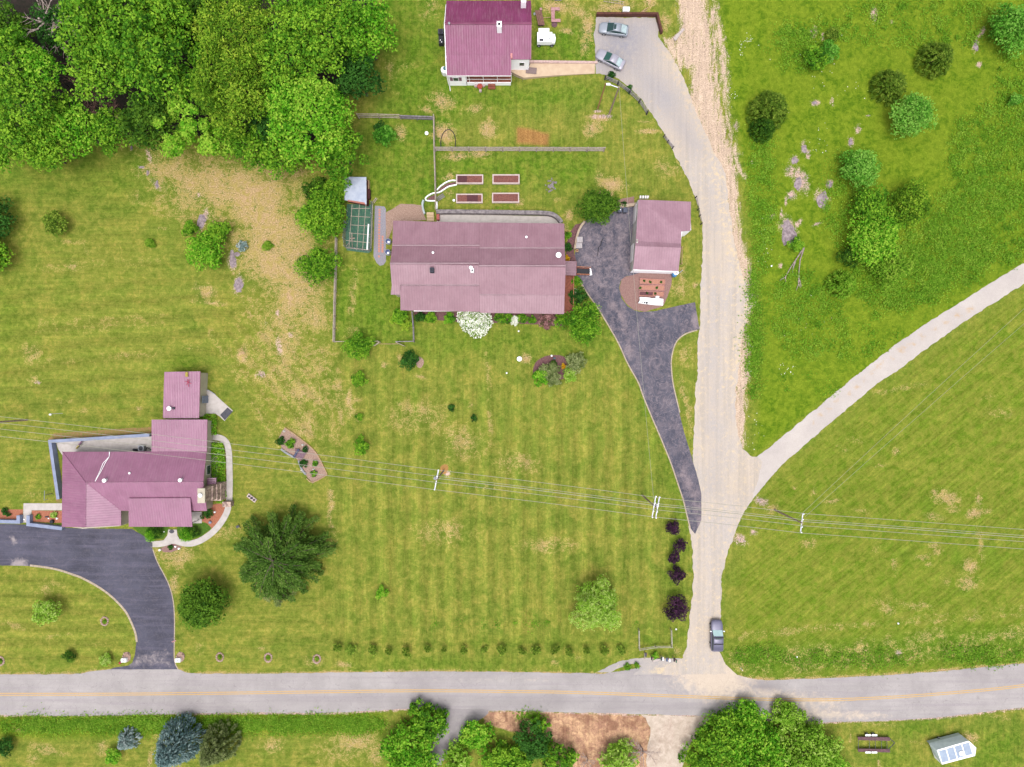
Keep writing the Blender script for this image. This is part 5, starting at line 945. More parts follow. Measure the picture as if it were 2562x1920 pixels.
def pine(px, py, rpx, hz, kind, label, nb=46, leaf=.4, name="pine_tree"):
    C = P(px, py, hz); Rm = rpx / PXM * (H - hz) / H; base = Vector((C.x, C.y, 0)); t = thing(name, label, "tree", base); cs_, ns, ax, ti = [], [], [], []; lim = MB()
    for i in range(nb):
        th = i * 2.39996 + rnd.uniform(-.25, .25); lvl = rnd.uniform(0, 1); L = Rm * (.66 + .40 * (1 - lvl)) * rnd.uniform(.56, 1.2); z0 = hz * (.55 + .95 * lvl); dz = -.10 - .25 * (1 - lvl); tn = rnd.uniform(.3, .7); cu = rnd.uniform(-.25, .25)
        pts = []
        for j in range(5):
            f = j / 4; a_ = th + cu * f; pts.append(Vector((C.x + math.cos(a_) * L * f, C.y + math.sin(a_) * L * f, z0 + L * (.22 * f + dz * f * f * 1.6))))
        lim.path(pts, .09, .02, n=4); n = int(L * 56)
        f = rs.uniform(.01, 1.0, n) ** .75; seg = np.minimum((f * 4).astype(int), 3); fr = (f * 4 - seg)[:, None]; PA = np.array([list(p) for p in pts]); cc = PA[seg] * (1 - fr) + PA[seg + 1] * fr; dr = unit(PA[seg + 1] - PA[seg]); sd_ = np.cross(dr, [[0, 0, 1]])
        w_ = .15 * L * (1.15 - f)[:, None] + .26; s_ = rs.uniform(-1, 1, (n, 1)); cc = cc + sd_ * s_ * w_ * 1.2 + rs.normal(size=(n, 3)) * .09
        cs_.append(cc); ax.append(unit(dr + sd_ * s_ * .9)); ns.append(np.array([[0, 0, 1.]]) + rs.normal(size=(n, 3)) * .4); ti.append(tn + rs.normal(size=n) * .16 + .15 * f - .1)
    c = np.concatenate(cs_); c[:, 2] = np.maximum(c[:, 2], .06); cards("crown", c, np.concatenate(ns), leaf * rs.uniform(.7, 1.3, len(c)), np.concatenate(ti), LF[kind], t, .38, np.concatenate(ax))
    trunk(t, base, (C.x, C.y, hz * 1.2), .2, []); lim.build("limbs", BARK, t); return t
def bare(px, py, rpx, hz, label, name="bare_tree", nb=9, sub=5, r0=.1, m=DEAD, cat="tree", lean=None):
    C = P(px, py, hz); Rm = rpx / PXM; base = Vector((C.x, C.y, 0)); t = thing(name, label, cat, base); mb = MB()
    top = Vector((C.x, C.y, hz * .75)); mb.path([base, base.lerp(top, .5) + Vector((.2, .1, 0)), top], r0 * 1.6, r0, n=6)
    for i in range(nb):
        th = rnd.uniform(0, 6.28) if lean is None else lean + rnd.uniform(-.5, .5); L = Rm * rnd.uniform(.6, 1.1); s = base.lerp(top, rnd.uniform(.45, 1)); pts = [s]
        for j in range(1, 5): th += rnd.uniform(-.3, .3); pts.append(pts[-1] + Vector((math.cos(th) * L / 4, math.sin(th) * L / 4, rnd.uniform(-.05, .3) * L / 3)))
        mb.path(pts, r0 * .8, .03, n=5)
        for k in range(sub):
            q = pts[rnd.randint(1, 3)]; t2 = th + rnd.uniform(-1.2, 1.2); l2 = L * rnd.uniform(.2, .45); w = q + Vector((math.cos(t2) * l2 * .5, math.sin(t2) * l2 * .5, l2 * .1)); t3 = t2 + rnd.uniform(-.5, .5)
            mb.path([q, w, w + Vector((math.cos(t3) * l2 * .5, math.sin(t3) * l2 * .5, l2 * .05))], r0 * .32, .018, n=4)
    mb.build("branches", m, t); return t
for _k in ("green", "yellow", "bright"): pass
G1 = "trees of the wood at the yard's edge"
def FT(x, y, r, hz, kind, label, **kw):
    kw.setdefault('lop', .42); kw.setdefault('spread', .74); kw.setdefault('nrough', .92); return tree(*D(x, y), r * 1.158, hz, kind, label, group=G1, **kw)
FT(255, 40, 105, 9.5, 'green', "tall green tree crown behind the dead grey branches at the wood's top", leaf=.5)
FT(225, 150, 70, 9, 'green', "mid green tree with pale seed tassels near the tangled bare vines", leaf=.46, tb=.55)
FT(345, 130, 98, 10, 'green', "broad mid green tree in the middle of the wood", leaf=.5, tb=.5)
FT(330, 262, 60, 7, 'dark', "dark understorey tree below the broad mid green tree", leaf=.4, tb=.6)
FT(430, 20, 60, 7, 'dark', "dark shaded tree between two taller crowns at the top of the wood", leaf=.4)
FT(525, 75, 88, 10, 'yellow', "olive yellow tree crown in the wood's middle", leaf=.4, tb=.45, aspect=.45)
FT(500, 200, 84, 9, 'yellow', "olive yellow tree with feathery leaves above the bright green crown", leaf=.4, tb=.4, aspect=.45)
FT(690, 55, 92, 10, 'green', "leafy green tree on the east edge of the wood by the upper lawn", leaf=.44, tb=.65)
FT(640, 130, 70, 10, 'green', "green tree between the olive yellow crown and the east edge", leaf=.44, tb=.6)
FT(790, 75, 66, 7.5, 'bright', "bright green low tree reaching out to the lawn beside the white house", leaf=.42, tb=.45)
FT(775, 170, 50, 6, 'deep', "deep green small tree under the bright low tree", leaf=.4, tb=.6)
FT(672, 262, 96, 9, 'bright', "round lively green tree overhanging the north end of the board fence", leaf=.42, tb=.55, lop=.12)
FT(735, 325, 52, 6, 'green', "small green tree between the round tree and the fenced yard", leaf=.38)
FT(420, 262, 66, 7.5, 'bright', "vivid green lobed tree at the wood's front edge", leaf=.4, tb=.65, nb=13, spread=.8)
FT(480, 300, 38, 5, 'bright', "vivid green lower lobe tree jutting over the dry slope", leaf=.36, tb=.6)
FT(560, 318, 46, 4.5, 'green', "low green tree fringe above the dry slope", leaf=.36)
FT(615, 345, 40, 4.5, 'green', "small tree at the dry slope's top east corner", leaf=.36)
FT(40, 130, 62, 8, 'green', "green tree below the dead branches in the wood's corner", leaf=.42, tb=.4)
FT(62, 245, 76, 8.5, 'green', "large leafy tree at the wood's western end", leaf=.42, tb=.6)
FT(95, 300, 56, 7, 'green', "leafy tree overhanging the west lawn, with small pale leaves", leaf=.36, tb=.65)
FT(10, 320, 46, 7, 'green', "leafy tree cut by the frame above the west lawn", leaf=.38, tb=.6)
FT(165, 280, 58, 6, 'bright', "bright bushy tree below the brown tangle of vines", leaf=.38, tb=.5)
FT(245, 285, 44, 5, 'green', "low tree fringe between the bright bushy tree and the rock ledge", leaf=.36)
FT(90, 150, 38, 9, 'bright', "small sunny crown west of the brown tangle", leaf=.38, tb=.5)
FT(105, 335, 30, 4, 'green', "lowest leafy spur of the western wood above the lawn", leaf=.34, tb=.6)
FT(610, 210, 50, 7, 'green', "shaded green tree between the olive and the round lively tree", leaf=.4)
FT(590, 270, 40, 6, 'deep', "dark gap tree beside the round lively tree", leaf=.4)
FT(360, 40, 60, 10, 'green', "upright green crown right at the wood's northern rim", leaf=.44, tb=.6)
bare(*D(60, 22), 100, 9, "big dead grey tree with long crooked limbs in the wood's corner", nb=12, r0=.17); bare(*D(85, 60), 55, 8, "dead branching top hanging over the dark gap in the wood", nb=8, r0=.1, lean=1.2)
BRN = mat("brown_vine", pc(150, 112, 100), pc(112, 84, 78), 4, .95, bmp=.2)
bare(*D(155, 172), 66, 10, "brown tangle of leafless vines in the middle of the wood", "vine_tangle", nb=26, sub=9, r0=.045, m=BRN, cat="shrub"); bare(*D(203, 232), 50, 9, "lower brown tangle of leafless vines by the bright bushy tree", "vine_tangle", nb=24, sub=9, r0=.04, m=BRN, cat="shrub")
FT(30, 70, 46, 3, "dark", "low dark undergrowth under the dead grey limbs"); FT(130, 60, 44, 3.5, "deep", "deep green undergrowth beside the dead grey tree"); FT(420, 60, 44, 4, "deep", "deep green undergrowth in the wood's northern gap"); bare(*D(110, 20), 60, 8, "third dead limb cluster leaning toward the tall green crown", nb=9, r0=.1)
# ---- trees round the yards
tree(812, 538, 62, 4.5, 'green', "bushy green tree beside the tin roofed coop", leaf=.34, tb=.55)
tree(771, 538, 22, 3, 'bright', "small vivid green tree on the slope side of the coop tree", leaf=.26)
tree(845, 470, 34, 4, 'green', "leafy tree drooping over the corner of the tin roof", leaf=.32, tb=.6); tree(797, 478, 34, 4, 'dark', "dark tree where the wood meets the coop", leaf=.34)
tree(800, 665, 46, 2.6, 'green', "rounded green tree straddling the split rail fence by the dry slope", leaf=.3, tb=.5)
tree(897, 867, 34, 1.9, 'green', "green bushy tree growing over the south fence of the fenced yard", leaf=.25, tb=.55)
shrub(1025, 898, 23, 'deep', "small dark green shrub beside the mulch ring on the lawn", tb=.55)
shrub(951, 326, 20, 'deep', "dark bluish shrub by the north fence", h=1.2); shrub(963, 340, 27, 'blue', "blue green shrub inside the north fence corner", h=1.2, tb=.2)
shrub(1000, 790, 21, 'green', "leafy shrub with yellowish flowers at the house corner", h=.9); shrub(988, 800, 13, 'yellow', "small pale flowering shrub by the fenced yard's lawn", h=.6, tb=.8); shrub(1016, 812, 14, 'yellow', "yellow flecked shrub tip beside the south fence post", h=.5, tb=.7)
q = P(1188, 806); hy = thing("hydrangea_bush", "large white flowering hydrangea in front of the long house", "shrub", q)
bl = [(q.x + dx, q.y + dy, z, r, r, r * .7, .6) for dx, dy, z, r in [(-1.5, 1.0, .7, 1.3), (0, .9, .9, 1.5), (1.4, .8, .7, 1.2), (-.9, -.2, .7, 1.3), (.8, -.4, .7, 1.3), (.2, -1.6, .5, 1.0), (-1.6, .2, .5, .8), (2.2, -.4, .5, .7), (1.3, -1.4, .5, .8)]]
c, nr, ti = fill_blobs(bl, 3000, .2, .5); c[:, 2] = np.maximum(c[:, 2], .05); cards("leaves", c, nr, .24 * rs.uniform(.7, 1.2, 3000), ti * .8, LF['weed'], hy)
c, nr, ti = fill_blobs(bl, 2600, .2, .7, shell=(1.0, 1.12)); c[:, 2] = np.maximum(c[:, 2], .08); cards("blossoms", c, nr, .21 * rs.uniform(.7, 1.3, 2600), rs.uniform(.45, 1, 2600), LF['white'], hy, 1.0)
for x_, y_, r_, k_, l_ in [(1052, 793, 15, 'deep', "low dark shrub at the west end of the foundation bed"), (1078, 795, 16, 'green', "rounded foundation shrub between the dark shrub and bare mulch"), (1122, 797, 14, 'bright', "bright small plant next to the white hydrangea"), (1250, 796, 14, 'green', "green foundation plant east of the hydrangea"),
    (1272, 797, 13, 'green', "second green foundation plant east of the hydrangea"), (1305, 797, 15, 'green', "foundation plant beside the tiny white roses"), (1331, 800, 12, 'green', "small plant next to the red leaved rose"), (1405, 803, 18, 'green', "bushy plant at the deck corner of the long house")]: shrub(x_, y_, r_, k_, l_, "foundation_shrub", h=.5)
shrub(1287, 803, 12, 'white', "tiny white flowering rose in the foundation bed", "rose_bush", h=.5, tb=.6); shrub(1368, 803, 20, 'rose', "red leaved rose bush near the deck corner", "rose_bush", h=.6)
shrub(1459, 808, 47, 'green', "large loose green bush between the deck and the blacktop", h=2.0, leaf=.26, tb=.5); shrub(1447, 745, 21, 'deep', "dark glossy shrub beside the cedar deck", h=.9); shrub(1442, 703, 13, 'green', "green shrub under the entry ramp", h=.7); shrub(1438, 731, 8, 'white', "small white hydrangea beside the deck", "hydrangea_bush", h=.4)
shrub(1421, 620, 11, 'deep', "dark shrub against the east wall of the long house", h=.9); shrub(1421, 592, 10, 'green', "pale green shrub by the north east corner of the long house", h=.7); shrub(1419, 648, 9, 'yfl', "bright yellow flowering plant by the entry roof", "flower_plant", h=.4)
tree(1493, 519, 46, 1.7, 'dark', "wide dark green bush overhanging the top of the blacktop", leaf=.26, tb=.75, name="bush", cat="shrub"); shrub(1520, 512, 26, 'dark', "eastern lobe bush next to the dark bins", "bush", h=1.3, tb=.7); shrub(1562, 512, 8, 'deep', "small plant behind the tan stone wall", h=.5)
for x_, y_, r_, k_, l_ in [(1350, 943, 22, 'bright', "vivid green ball shrub on the west rim of the island bed"), (1378, 930, 27, 'grey', "dull green spreading shrub in the middle of the island bed"), (1385, 952, 20, 'grey', "low grey green shrub on the south rim of the island bed"), (1426, 938, 18, 'lime', "yellow green ball shrub on the east rim of the island bed"),
    (1440, 908, 25, 'grey', "open grey green shrub beyond the east end of the island bed"), (1410, 917, 7, 'yfl', "small orange yellow plant in the island bed"), (1386, 911, 10, 'dark', "dark upright plant in the island bed")]: shrub(x_, y_, r_, k_, l_, "island_shrub", h=.8)
for x_, y_, r_, k_, l_ in [(900, 948, 19, 'green', "faint green sapling bush on the lawn nearest the fenced yard"), (899, 1043, 10, 'green', "tiny green sapling above the bushy lawn sapling"), (906, 1116, 23, 'green', "bushy green sapling on the lawn beside the power line"), (1129, 1021, 10, 'deep', "tiny dark sapling alone on the centre lawn"),
    (1185, 1047, 9, 'deep', "tiny dark sapling south east of another on the centre lawn"), (955, 1481, 16, 'bright', "bright little sapling on the striped lawn"), (121, 1530, 34, 'lime', "lime green feathery sapling on the lawn inside the driveway curve"), (174, 1641, 16, 'dark', "dark little shrub near the road inside the driveway curve"),
    (266, 1651, 15, 'lime', "yellow green shrub near the stone sign at the driveway mouth"), (11, 1868, 24, 'deep', "dark shrub at the frame edge south of the road"), (139, 560, 33, 'juniper', "dark round bush standing alone on the west lawn"),
    (2082, 87, 18, 'juniper', "small scrubby bush near two bare soil scars in the meadow"), (2540, 250, 18, 'blue', "small pale shrub at the meadow's edge by the frame")]: shrub(x_, y_, r_, k_, l_, "sapling" if "sapling" in l_ else "shrub", h=r_ / PXM * .6, tb=.55)
tree(519, 628, 46, 3.2, 'bright', "bright green tree among rocks on the dry slope", leaf=.3, tb=.5); tree(547, 583, 30, 2.2, 'green', "low green thicket behind the bright slope tree", leaf=.28, tb=.6, name="thicket", cat="shrub"); tree(478, 572, 20, 1, 'green', "small green bush by the rock ledge above the slope tree", leaf=.24, name="bush", cat="shrub")
shrub(606, 617, 14, 'silver', "silvery spiky yucca by the slope rocks", "yucca_plant", h=.4, leaf=.4, up=.2)
tree(-14, 545, 48, 5, 'deep', "dark green tree at the west frame edge, northern one", leaf=.36, tb=.6); tree(-22, 640, 52, 5, 'green', "green tree at the west frame edge, southern one", leaf=.36, tb=.6)
pine(695, 1395, 118, 4.6, 'pine', "sprawling evergreen with long drooping boughs on the south lawn", nb=120, leaf=.42); pine(690, 1475, 46, 2.5, 'grey', "low grey green skirt of a smaller evergreen below the sprawling one", nb=26, leaf=.3)
tree(512, 1507, 66, 4.5, 'dark', "round dark green tree beside the sealed driveway", leaf=.36, tb=.75, lop=.12, spread=.62); tree(500, 1525, 40, 5.2, 'green', "lighter front tree growing into the round dark tree", leaf=.34, tb=.35)
wp = tree(1494, 1509, 56, 2.2, 'lime', "pale lime willow like tree on the striped lawn near the mailboxes", leaf=.34, aspect=.4, dens_=1.0, spread=.85, nb=24, tb=.5, up=.7, lop=.45)
for x_, y_, r_, l_ in [(1682, 1320, 19, "dark purple shrub nearest the double crossarm pole"), (1701, 1365, 16, "dark purple shrub second down from the double crossarm pole, close to the lane"), (1685, 1397, 16, "dark purple shrub third down from the double crossarm pole"), (1693, 1437, 20, "wide dark purple shrub above the largest purple one"), (1691, 1524, 30, "largest dark purple shrub beside the gravel lane")]:
    shrub(x_, y_, r_, 'purple', l_, "purple_shrub", h=.9 if r_ < 25 else 1.5, group="dark purple shrubs along the lane", tb=.5, leaf=.24, nrough=1.1)
# roadside row of shrubs
hp = None
for n_, x_ in [(14, 700), (14, 835), (14, 1020), (14, 1160), (14, 1315), (14, 1480), (14, 1620), (14, 1800), (14, 1980), (14, 2135), (15, 80), (15, 215), (15, 365), (15, 500), (15, 650), (15, 800), (15, 940)]:
    q = T(n_, x_, 628 if n_ == 14 else 632)
    if hp is None: hp = shrub(*q, 11, 'juniper', "small yellow green shrub in the even row along the main road", "roadside_shrub", h=.75, group="shrubs in the roadside row", tb=.55, leaf=.2)
    else: dup(hp, P(q[0] + rnd.uniform(-3, 3), q[1] + rnd.uniform(-2.5, 2.5)), rnd.uniform(0, 6.3), scale=(rnd.uniform(.6, 1.3), rnd.uniform(.6, 1.3), rnd.uniform(.6, 1.4)))
# south of the road
juniper(316, 1855, 32, 3.2, 'silver', "silvery blue young spruce south of the road", "spruce_tree", leaf=.34); shrub(284, 1893, 21, 'bright', "bright green clump beside the silvery young spruce", h=.9)
juniper(*T(13, 1515, 1480), 60, 8.5, 'spruce', "tall blue spruce leaning away below the road", "spruce_tree", boughs=210, leaf=.42, cone=1.7, tuft=.15); juniper(*T(13, 1860, 1500), 56, 8, 'grey', "grey green hazy evergreen next to the tall blue spruce", "evergreen_tree", boughs=220, leaf=.26, cone=1.3, tuft=.1)
for x_, y_, r_, z_, k_, l_, tb_ in [(1024, 1872, 72, 6, 'bright', "big bright green tree at the roadside below the asphalt spur", .5), (1082, 1800, 42, 5.5, 'green', "darker lobe tree touching the road edge", .4), (1050, 1778, 26, 5, 'green', "topmost crown tree leaning onto the road", .6), (1193, 1833, 40, 5, 'bright', "vivid green crown beside the asphalt spur", .5),
    (1150, 1893, 38, 5, 'lime', "pale green crown at the foot of the spur", .3), (1246, 1895, 44, 4.5, 'green', "green crown between the vivid crown and the dirt yard", .6), (1332, 1848, 44, 4.5, 'deep', "dark green crown at the dirt yard's corner", .8), (1352, 1812, 22, 4, 'green', "small upper crown at the dirt yard's corner", .5), (1398, 1893, 40, 4, 'green', "green crown jutting into the dirt yard", .4),
    (1292, 1900, 40, 4, 'green', "sunlit green crown cut by the bottom of the frame", .6), (1549, 1893, 44, 3, 'lime', "yellow green bush tree in the dirt yard", .5), (1800, 1835, 62, 7, 'green', "north west part of the great tree by the dirt track", .6), (1870, 1880, 84, 8.5, 'bright', "huge bright green tree by the dirt track", .55),
    (1868, 1788, 42, 7, 'bright', "top crown of the great tree leaning onto the road", .5), (1962, 1792, 42, 7.5, 'lime', "pale crown reaching over the road's southern edge", .25), (2010, 1868, 78, 8, 'lime', "massive lime green crown west of the flat trailer", .25), (2060, 1910, 50, 7, 'bright', "lowest lime green crown nearest the flat trailer", .6), (1760, 1893, 50, 6, 'green', "leafy tree on the dirt track's eastern side", .6), (1930, 1910, 60, 8, 'bright', "bright crown between the huge tree and the lime green crown", .5)]:
    tree(x_, y_, r_, min(z_, .8), k_, l_, leaf=.38, tb=tb_, lop=.36, spread=.74, nrough=.88, group="roadside trees south of the main road")
bare(1612, 1895, 42, 3.5, "bare grey tree beside the yellow green bush in the dirt yard", nb=11, r0=.08); bare(1470, 1910, 26, 2, "bare grey bush in the dirt yard", "bare_bush", nb=10, r0=.04, cat="shrub")
# meadow trees
for x_, y_, r_, top, k_, l_ in [(2347, 143, 47, 4.2, 'juniper', "dense dark round juniper alone in the upper meadow"), (2230, 212, 46, 4.0, 'juniper', "round olive juniper touching the pale green meadow tree"), (1928, 272, 52, 5.5, 'juniper', "big dark juniper closest to the gravel lane"), (1912, 320, 34, 4, 'dark', "dark juniper skirt below the big one by the lane")]:
    juniper(x_, y_, r_, top, k_, l_, boughs=170, leaf=.3, cone=2.2, tuft=.13)
tree(2276, 293, 54, 3.6, 'blue', "pale green tree with ruffled crown in the meadow", leaf=.32, tb=.75, lop=.12); tree(2146, 425, 46, 3.4, 'blue', "soft green oval tree below the bare rock scars", leaf=.3, tb=.55); tree(2038, 145, 30, 2.4, 'green', "green tree clump north of the big dark juniper", leaf=.28); tree(2070, 135, 28, 2.0, 'blue', "bluish green shrubby tree beside the green clump", leaf=.26, tb=.5)
tree(2525, 70, 56, 3.6, 'blue', "bluish green tree at the meadow's north east corner", leaf=.32, tb=.5); tree(2272, 512, 52, 4, 'yellow', "yellow green tree on the east side of the meadow grove", leaf=.32, tb=.3); tree(2178, 602, 60, 4.4, 'bright', "largest sunny green tree of the meadow grove", leaf=.32, tb=.6); tree(2172, 515, 44, 3.2, 'green', "shaded dark tree at the heart of the meadow grove", leaf=.32, tb=.5)
tree(2222, 560, 36, 2.6, 'green', "mid green tree between the sunny and yellow green grove trees", leaf=.3); juniper(2110, 710, 40, 3.2, 'weed', "fern like green cedar at the foot of the grove", "cedar_tree", boughs=120, leaf=.4, cone=1.8, tuft=.16); tree(1990, 612, 18, .8, 'green', "low bush beneath the grey rock scar", leaf=.24, name="bush", cat="shrub"); tree(2225, 672, 44, 1.4, 'weed', "rank low thicket between the grove and the side lane", leaf=.3, name="thicket", cat="shrub"); tree(2120, 640, 26, 1.6, 'dark', "dark scrub between the sunny tree and the fern like cedar", leaf=.28, name="bush", cat="shrub")
# hip roofed house plantings
for x_, y_, r_ in [(1320, 1300, 21), (1618, 1300, 21)]: pass
shrub(*T(9, 1310, 1302), 17, 'bright', "clipped round shrub west of the front door walk", "clipped_shrub", h=.7, leaf=.14, tb=.3, lop=.05, spread=.5, nrough=1.5); shrub(*T(9, 1355, 1290), 15, 'dark', "dark clipped shrub under the porch west of the door walk", "clipped_shrub", h=.7, leaf=.16, lop=.05)
shrub(*T(9, 1610, 1305), 18, 'bright', "clipped round shrub east of the front door walk", "clipped_shrub", h=.7, leaf=.14, tb=.3, lop=.05, spread=.5, nrough=1.5); shrub(*T(9, 1680, 1290), 15, 'dark', "dark clipped shrub under the porch east of the door walk", "clipped_shrub", h=.7, leaf=.16, lop=.05)
shrub(*T(9, 1790, 1130), 14, 'deep', "green shrub at the foot of the stone chimney", h=.6, tb=.5)
def hedge(label, polypx, h, kind='bright', leaf=.26, dn=1.0):
    c_ = P(*polypx[0]); t = thing("hedge", label, "hedge", c_); poly = xy(polypx); xs = [p[0] for p in poly]; ys = [p[1] for p in poly]; A_ = (max(xs) - min(xs)) * (max(ys) - min(ys)); n = int(A_ * 90 * dn)
    x = rs.uniform(min(xs), max(xs), n); y = rs.uniform(min(ys), max(ys), n); k = inside(poly, x, y); x, y = x[k], y[k]; n = len(x); e = np.clip(sdist(poly, x, y) / .35, 0, 1)
    bumpy = np.array([mnoise.noise((a * 1.6, b_ * 1.6, 3)) for a, b_ in zip(x, y)]); z = h * (.45 + .55 * np.sqrt(e)) * (1 + .3 * bumpy) * rs.uniform(.55, 1.0, n)
    c = np.stack([x, y, z], 1); nr = rs.normal(size=(n, 3)) * .6 + [[0, 0, 1]]; cards("foliage", c, nr, leaf * rs.uniform(.7, 1.3, n), .68 + bumpy * .35 + rs.normal(size=n) * .14, LF[kind], t)
    mb = MB(); cx = sum(xs) / len(xs); cy = sum(ys) / len(ys)
    for _ in range(10): i = rs.randint(n); mb.tube((x[i], y[i], 0), (x[i] + rs.uniform(-.1, .1), y[i] + rs.uniform(-.1, .1), z[i] * .8), .03, .015, n=5)
    mb.build("stems", BARK, t); return t
hedge("long leafy green hedge between the house wall and the curved walk", TL(9, (1835, 505), (1935, 512), (1952, 600), (1958, 800), (1962, 980), (1935, 1035), (1885, 1030), (1885, 960), (1860, 940), (1885, 860), (1835, 800), (1830, 680)), .9)
hedge("short leafy green hedge south of the side patio", TL(9, (1730, 262), (1860, 262), (1885, 300), (1880, 440), (1835, 445), (1810, 330), (1735, 300)), .8)
# plants in beds
for n_, x_, y_, r_, k_, l_ in [(9, 40, 1105, 9, 'deep', "dark low plant in the western mulch bed"), (9, 68, 1132, 6, 'deep', "tiny dark plant in the western mulch bed"), (9, 330, 1150, 7, 'green', "small plant in the entry mulch bed"), (9, 465, 1138, 9, 'lime', "yellow green plant in the entry mulch bed"),
    (9, 1475, 1415, 7, 'deep', "small plant in the diamond bed"), (10, 300, 520, 13, 'green', "green plant mound in the stone garden island"), (10, 215, 500, 11, 'deep', "dark plant at the rim of the stone garden island"), (10, 430, 570, 8, 'deep', "plant beside the pale stones in the garden island"), (10, 415, 690, 10, 'deep', "dark plant below the little bridge"), (10, 515, 690, 8, 'green', "plant south east of the little bridge"), (10, 500, 780, 9, 'green', "plant at the bottom tip of the garden island"),
    (5, 1300, 440, 14, 'weed', "weedy clump on the west lawn"), (6, 100, 470, 14, 'weed', "weedy clump on the dry slope"), (3, 860, 660, 11, 'deep', "leafy weed clump at the parking apron's fence"), (3, 1010, 770, 10, 'deep', "weed clump along the curved lane fence"), (9, 560, 480, 4, 'green', "small weed by the blue retaining wall"), (15, 1080, 775, 8, 'green', "grass tuft island in the gravel pull off"), (15, 1000, 795, 9, 'green', "western grass tuft in the gravel pull off")]:
    shrub(*T(n_, x_, y_), r_, k_, l_, "plant", "plant", h=.25, leaf=.16)
# weeds and coarse grass of the meadow, the road banks and the yards: one uncounted mass each
def weeds(name, regions, n, leaf, kind, zmax=.35):
    xs, ys, ts = [], [], []
    for (cx, cy, rx, ry, k) in regions:
        c = P(cx, cy); m_ = int(n * k); cl = max(4, m_ // 45); a = rs.uniform(0, 6.283, cl); r = np.sqrt(rs.uniform(0, 1, cl)); bx = c.x + np.cos(a) * r * rx / PXM; by = c.y + np.sin(a) * r * ry / PXM; t0 = rs.uniform(.2, .8, cl)
        i = rs.randint(0, cl, m_); sp = rs.uniform(.25, .8, cl)[i]; xs.append(bx[i] + rs.normal(size=m_) * sp); ys.append(by[i] + rs.normal(size=m_) * sp); ts.append(t0[i])
    x, y, t_ = map(np.concatenate, (xs, ys, ts)); n_ = len(x); c = np.stack([x, y, rs.uniform(.03, zmax, n_)], 1)
    o = cards(name, c, rs.normal(size=(n_, 3)) * .5 + [[0, 0, 1]], leaf * rs.uniform(.6, 1.3, n_), t_ + rs.normal(size=n_) * .14, LF[kind]); o["kind"] = "stuff"; return o
weeds("meadow_weeds", [(2460, 560, 140, 110, 1.0), (2250, 700, 130, 70, .8), (2480, 400, 110, 140, .9), (2010, 740, 80, 60, .25), (1995, 120, 70, 60, .3), (1905, 480, 30, 200, .5), (1885, 840, 16, 160, .45), (2360, 640, 120, 90, .8), (2300, 60, 260, 60, .5), (2080, 830, 160, 70, .3), (2540, 200, 60, 120, .3), (2100, 500, 40, 120, .2)], 11000, .26, 'weed')
weeds("roadside_weeds", [(120, 1812, 130, 16, .7), (330, 1812, 130, 18, .9), (540, 1812, 130, 18, .9), (760, 1812, 130, 18, .9), (910, 1812, 60, 16, .5), (1340, 1790, 40, 5, .1), (2100, 1650, 200, 20, .35), (2440, 1640, 120, 24, .4), (1900, 1640, 60, 22, .25)], 7000, .24, 'weed', .3)
weeds("bank_grass", [(1300, 1560, 340, 6, .15), (2040, 960, 90, 30, .1), (1250, 520, 20, 10, .03)], 3000, .2, 'green', .15)
# white clover heads scattered in the meadow
cl_ = [(3, 1900, 850, 60, 90), (3, 2060, 330, 60, 60), (4, 450, 1250, 80, 120), (4, 300, 500, 300, 200), (8, 160, 1540, 70, 60), (4, 600, 700, 300, 250), (7, 2180, 500, 40, 200), (8, 300, 1150, 250, 200), (3, 1990, 420, 30, 60), (7, 2060, 1430, 30, 200), (11, 2100, 350, 50, 200)]
cc = [];
for n_, x_, y_, rx, ry in cl_:
    for _ in range(15): q = P(*T(n_, x_ + rnd.gauss(0, rx * .6), y_ + rnd.gauss(0, ry * .6))); cc.append((q.x, q.y, .12))
c = np.array(cc); o = cards("clover_flowers", c, rs.normal(size=c.shape) * .2 + [[0, 0, 1]], .12 * rs.uniform(.7, 1.5, len(c)), rs.uniform(.5, 1, len(c)), LF['white'], None, 1.0); o["kind"] = "stuff"
# ================================================================ VEHICLES
def paint(name, c, rough=.28, metal=.4):
    m, n, b, o = newmat(name); b.inputs["Base Color"].default_value = c; b.inputs["Metallic"].default_value = metal; b.inputs["Roughness"].default_value = rough; b.inputs["Coat Weight"].default_value = .15; b.inputs["Coat Roughness"].default_value = .1
    v = coord(n); f = noi(n, v, 6, 3); n.links.new(rng(n, f, .3, .7, rough, rough + .15), b.inputs["Roughness"]); return m
PSIL = paint("silver_paint", (.27, .26, .31, 1), .35, .2); PGRN = paint("grey_green_paint", (.22, .24, .28, 1), .35, .2); PSUV = paint("graphite_paint", (.11, .105, .16, 1), .35, .2)
TEAL = mat("tinted_glass", (.012, .03, .032, 1), (.02, .045, .045, 1), 2, .3, bmp=0, spec=.25); PALEG = mat("pale_tinted_glass", (.30, .42, .42, 1), (.26, .37, .38, 1), 2, .1, bmp=0, spec=.6); GREYG = mat("rear_glass", (.32, .40, .42, 1), None, 2, .15, bmp=0, spec=.6)
REDL = mat("red_lens", (.45, .02, .02, 1), None, 4, .3); HEADL = mat("clear_lens", (.7, .72, .75, 1), None, 4, .15); RIM = mat("alloy_rim", (.45, .46, .48, 1), None, 5, .35, metal=.7)
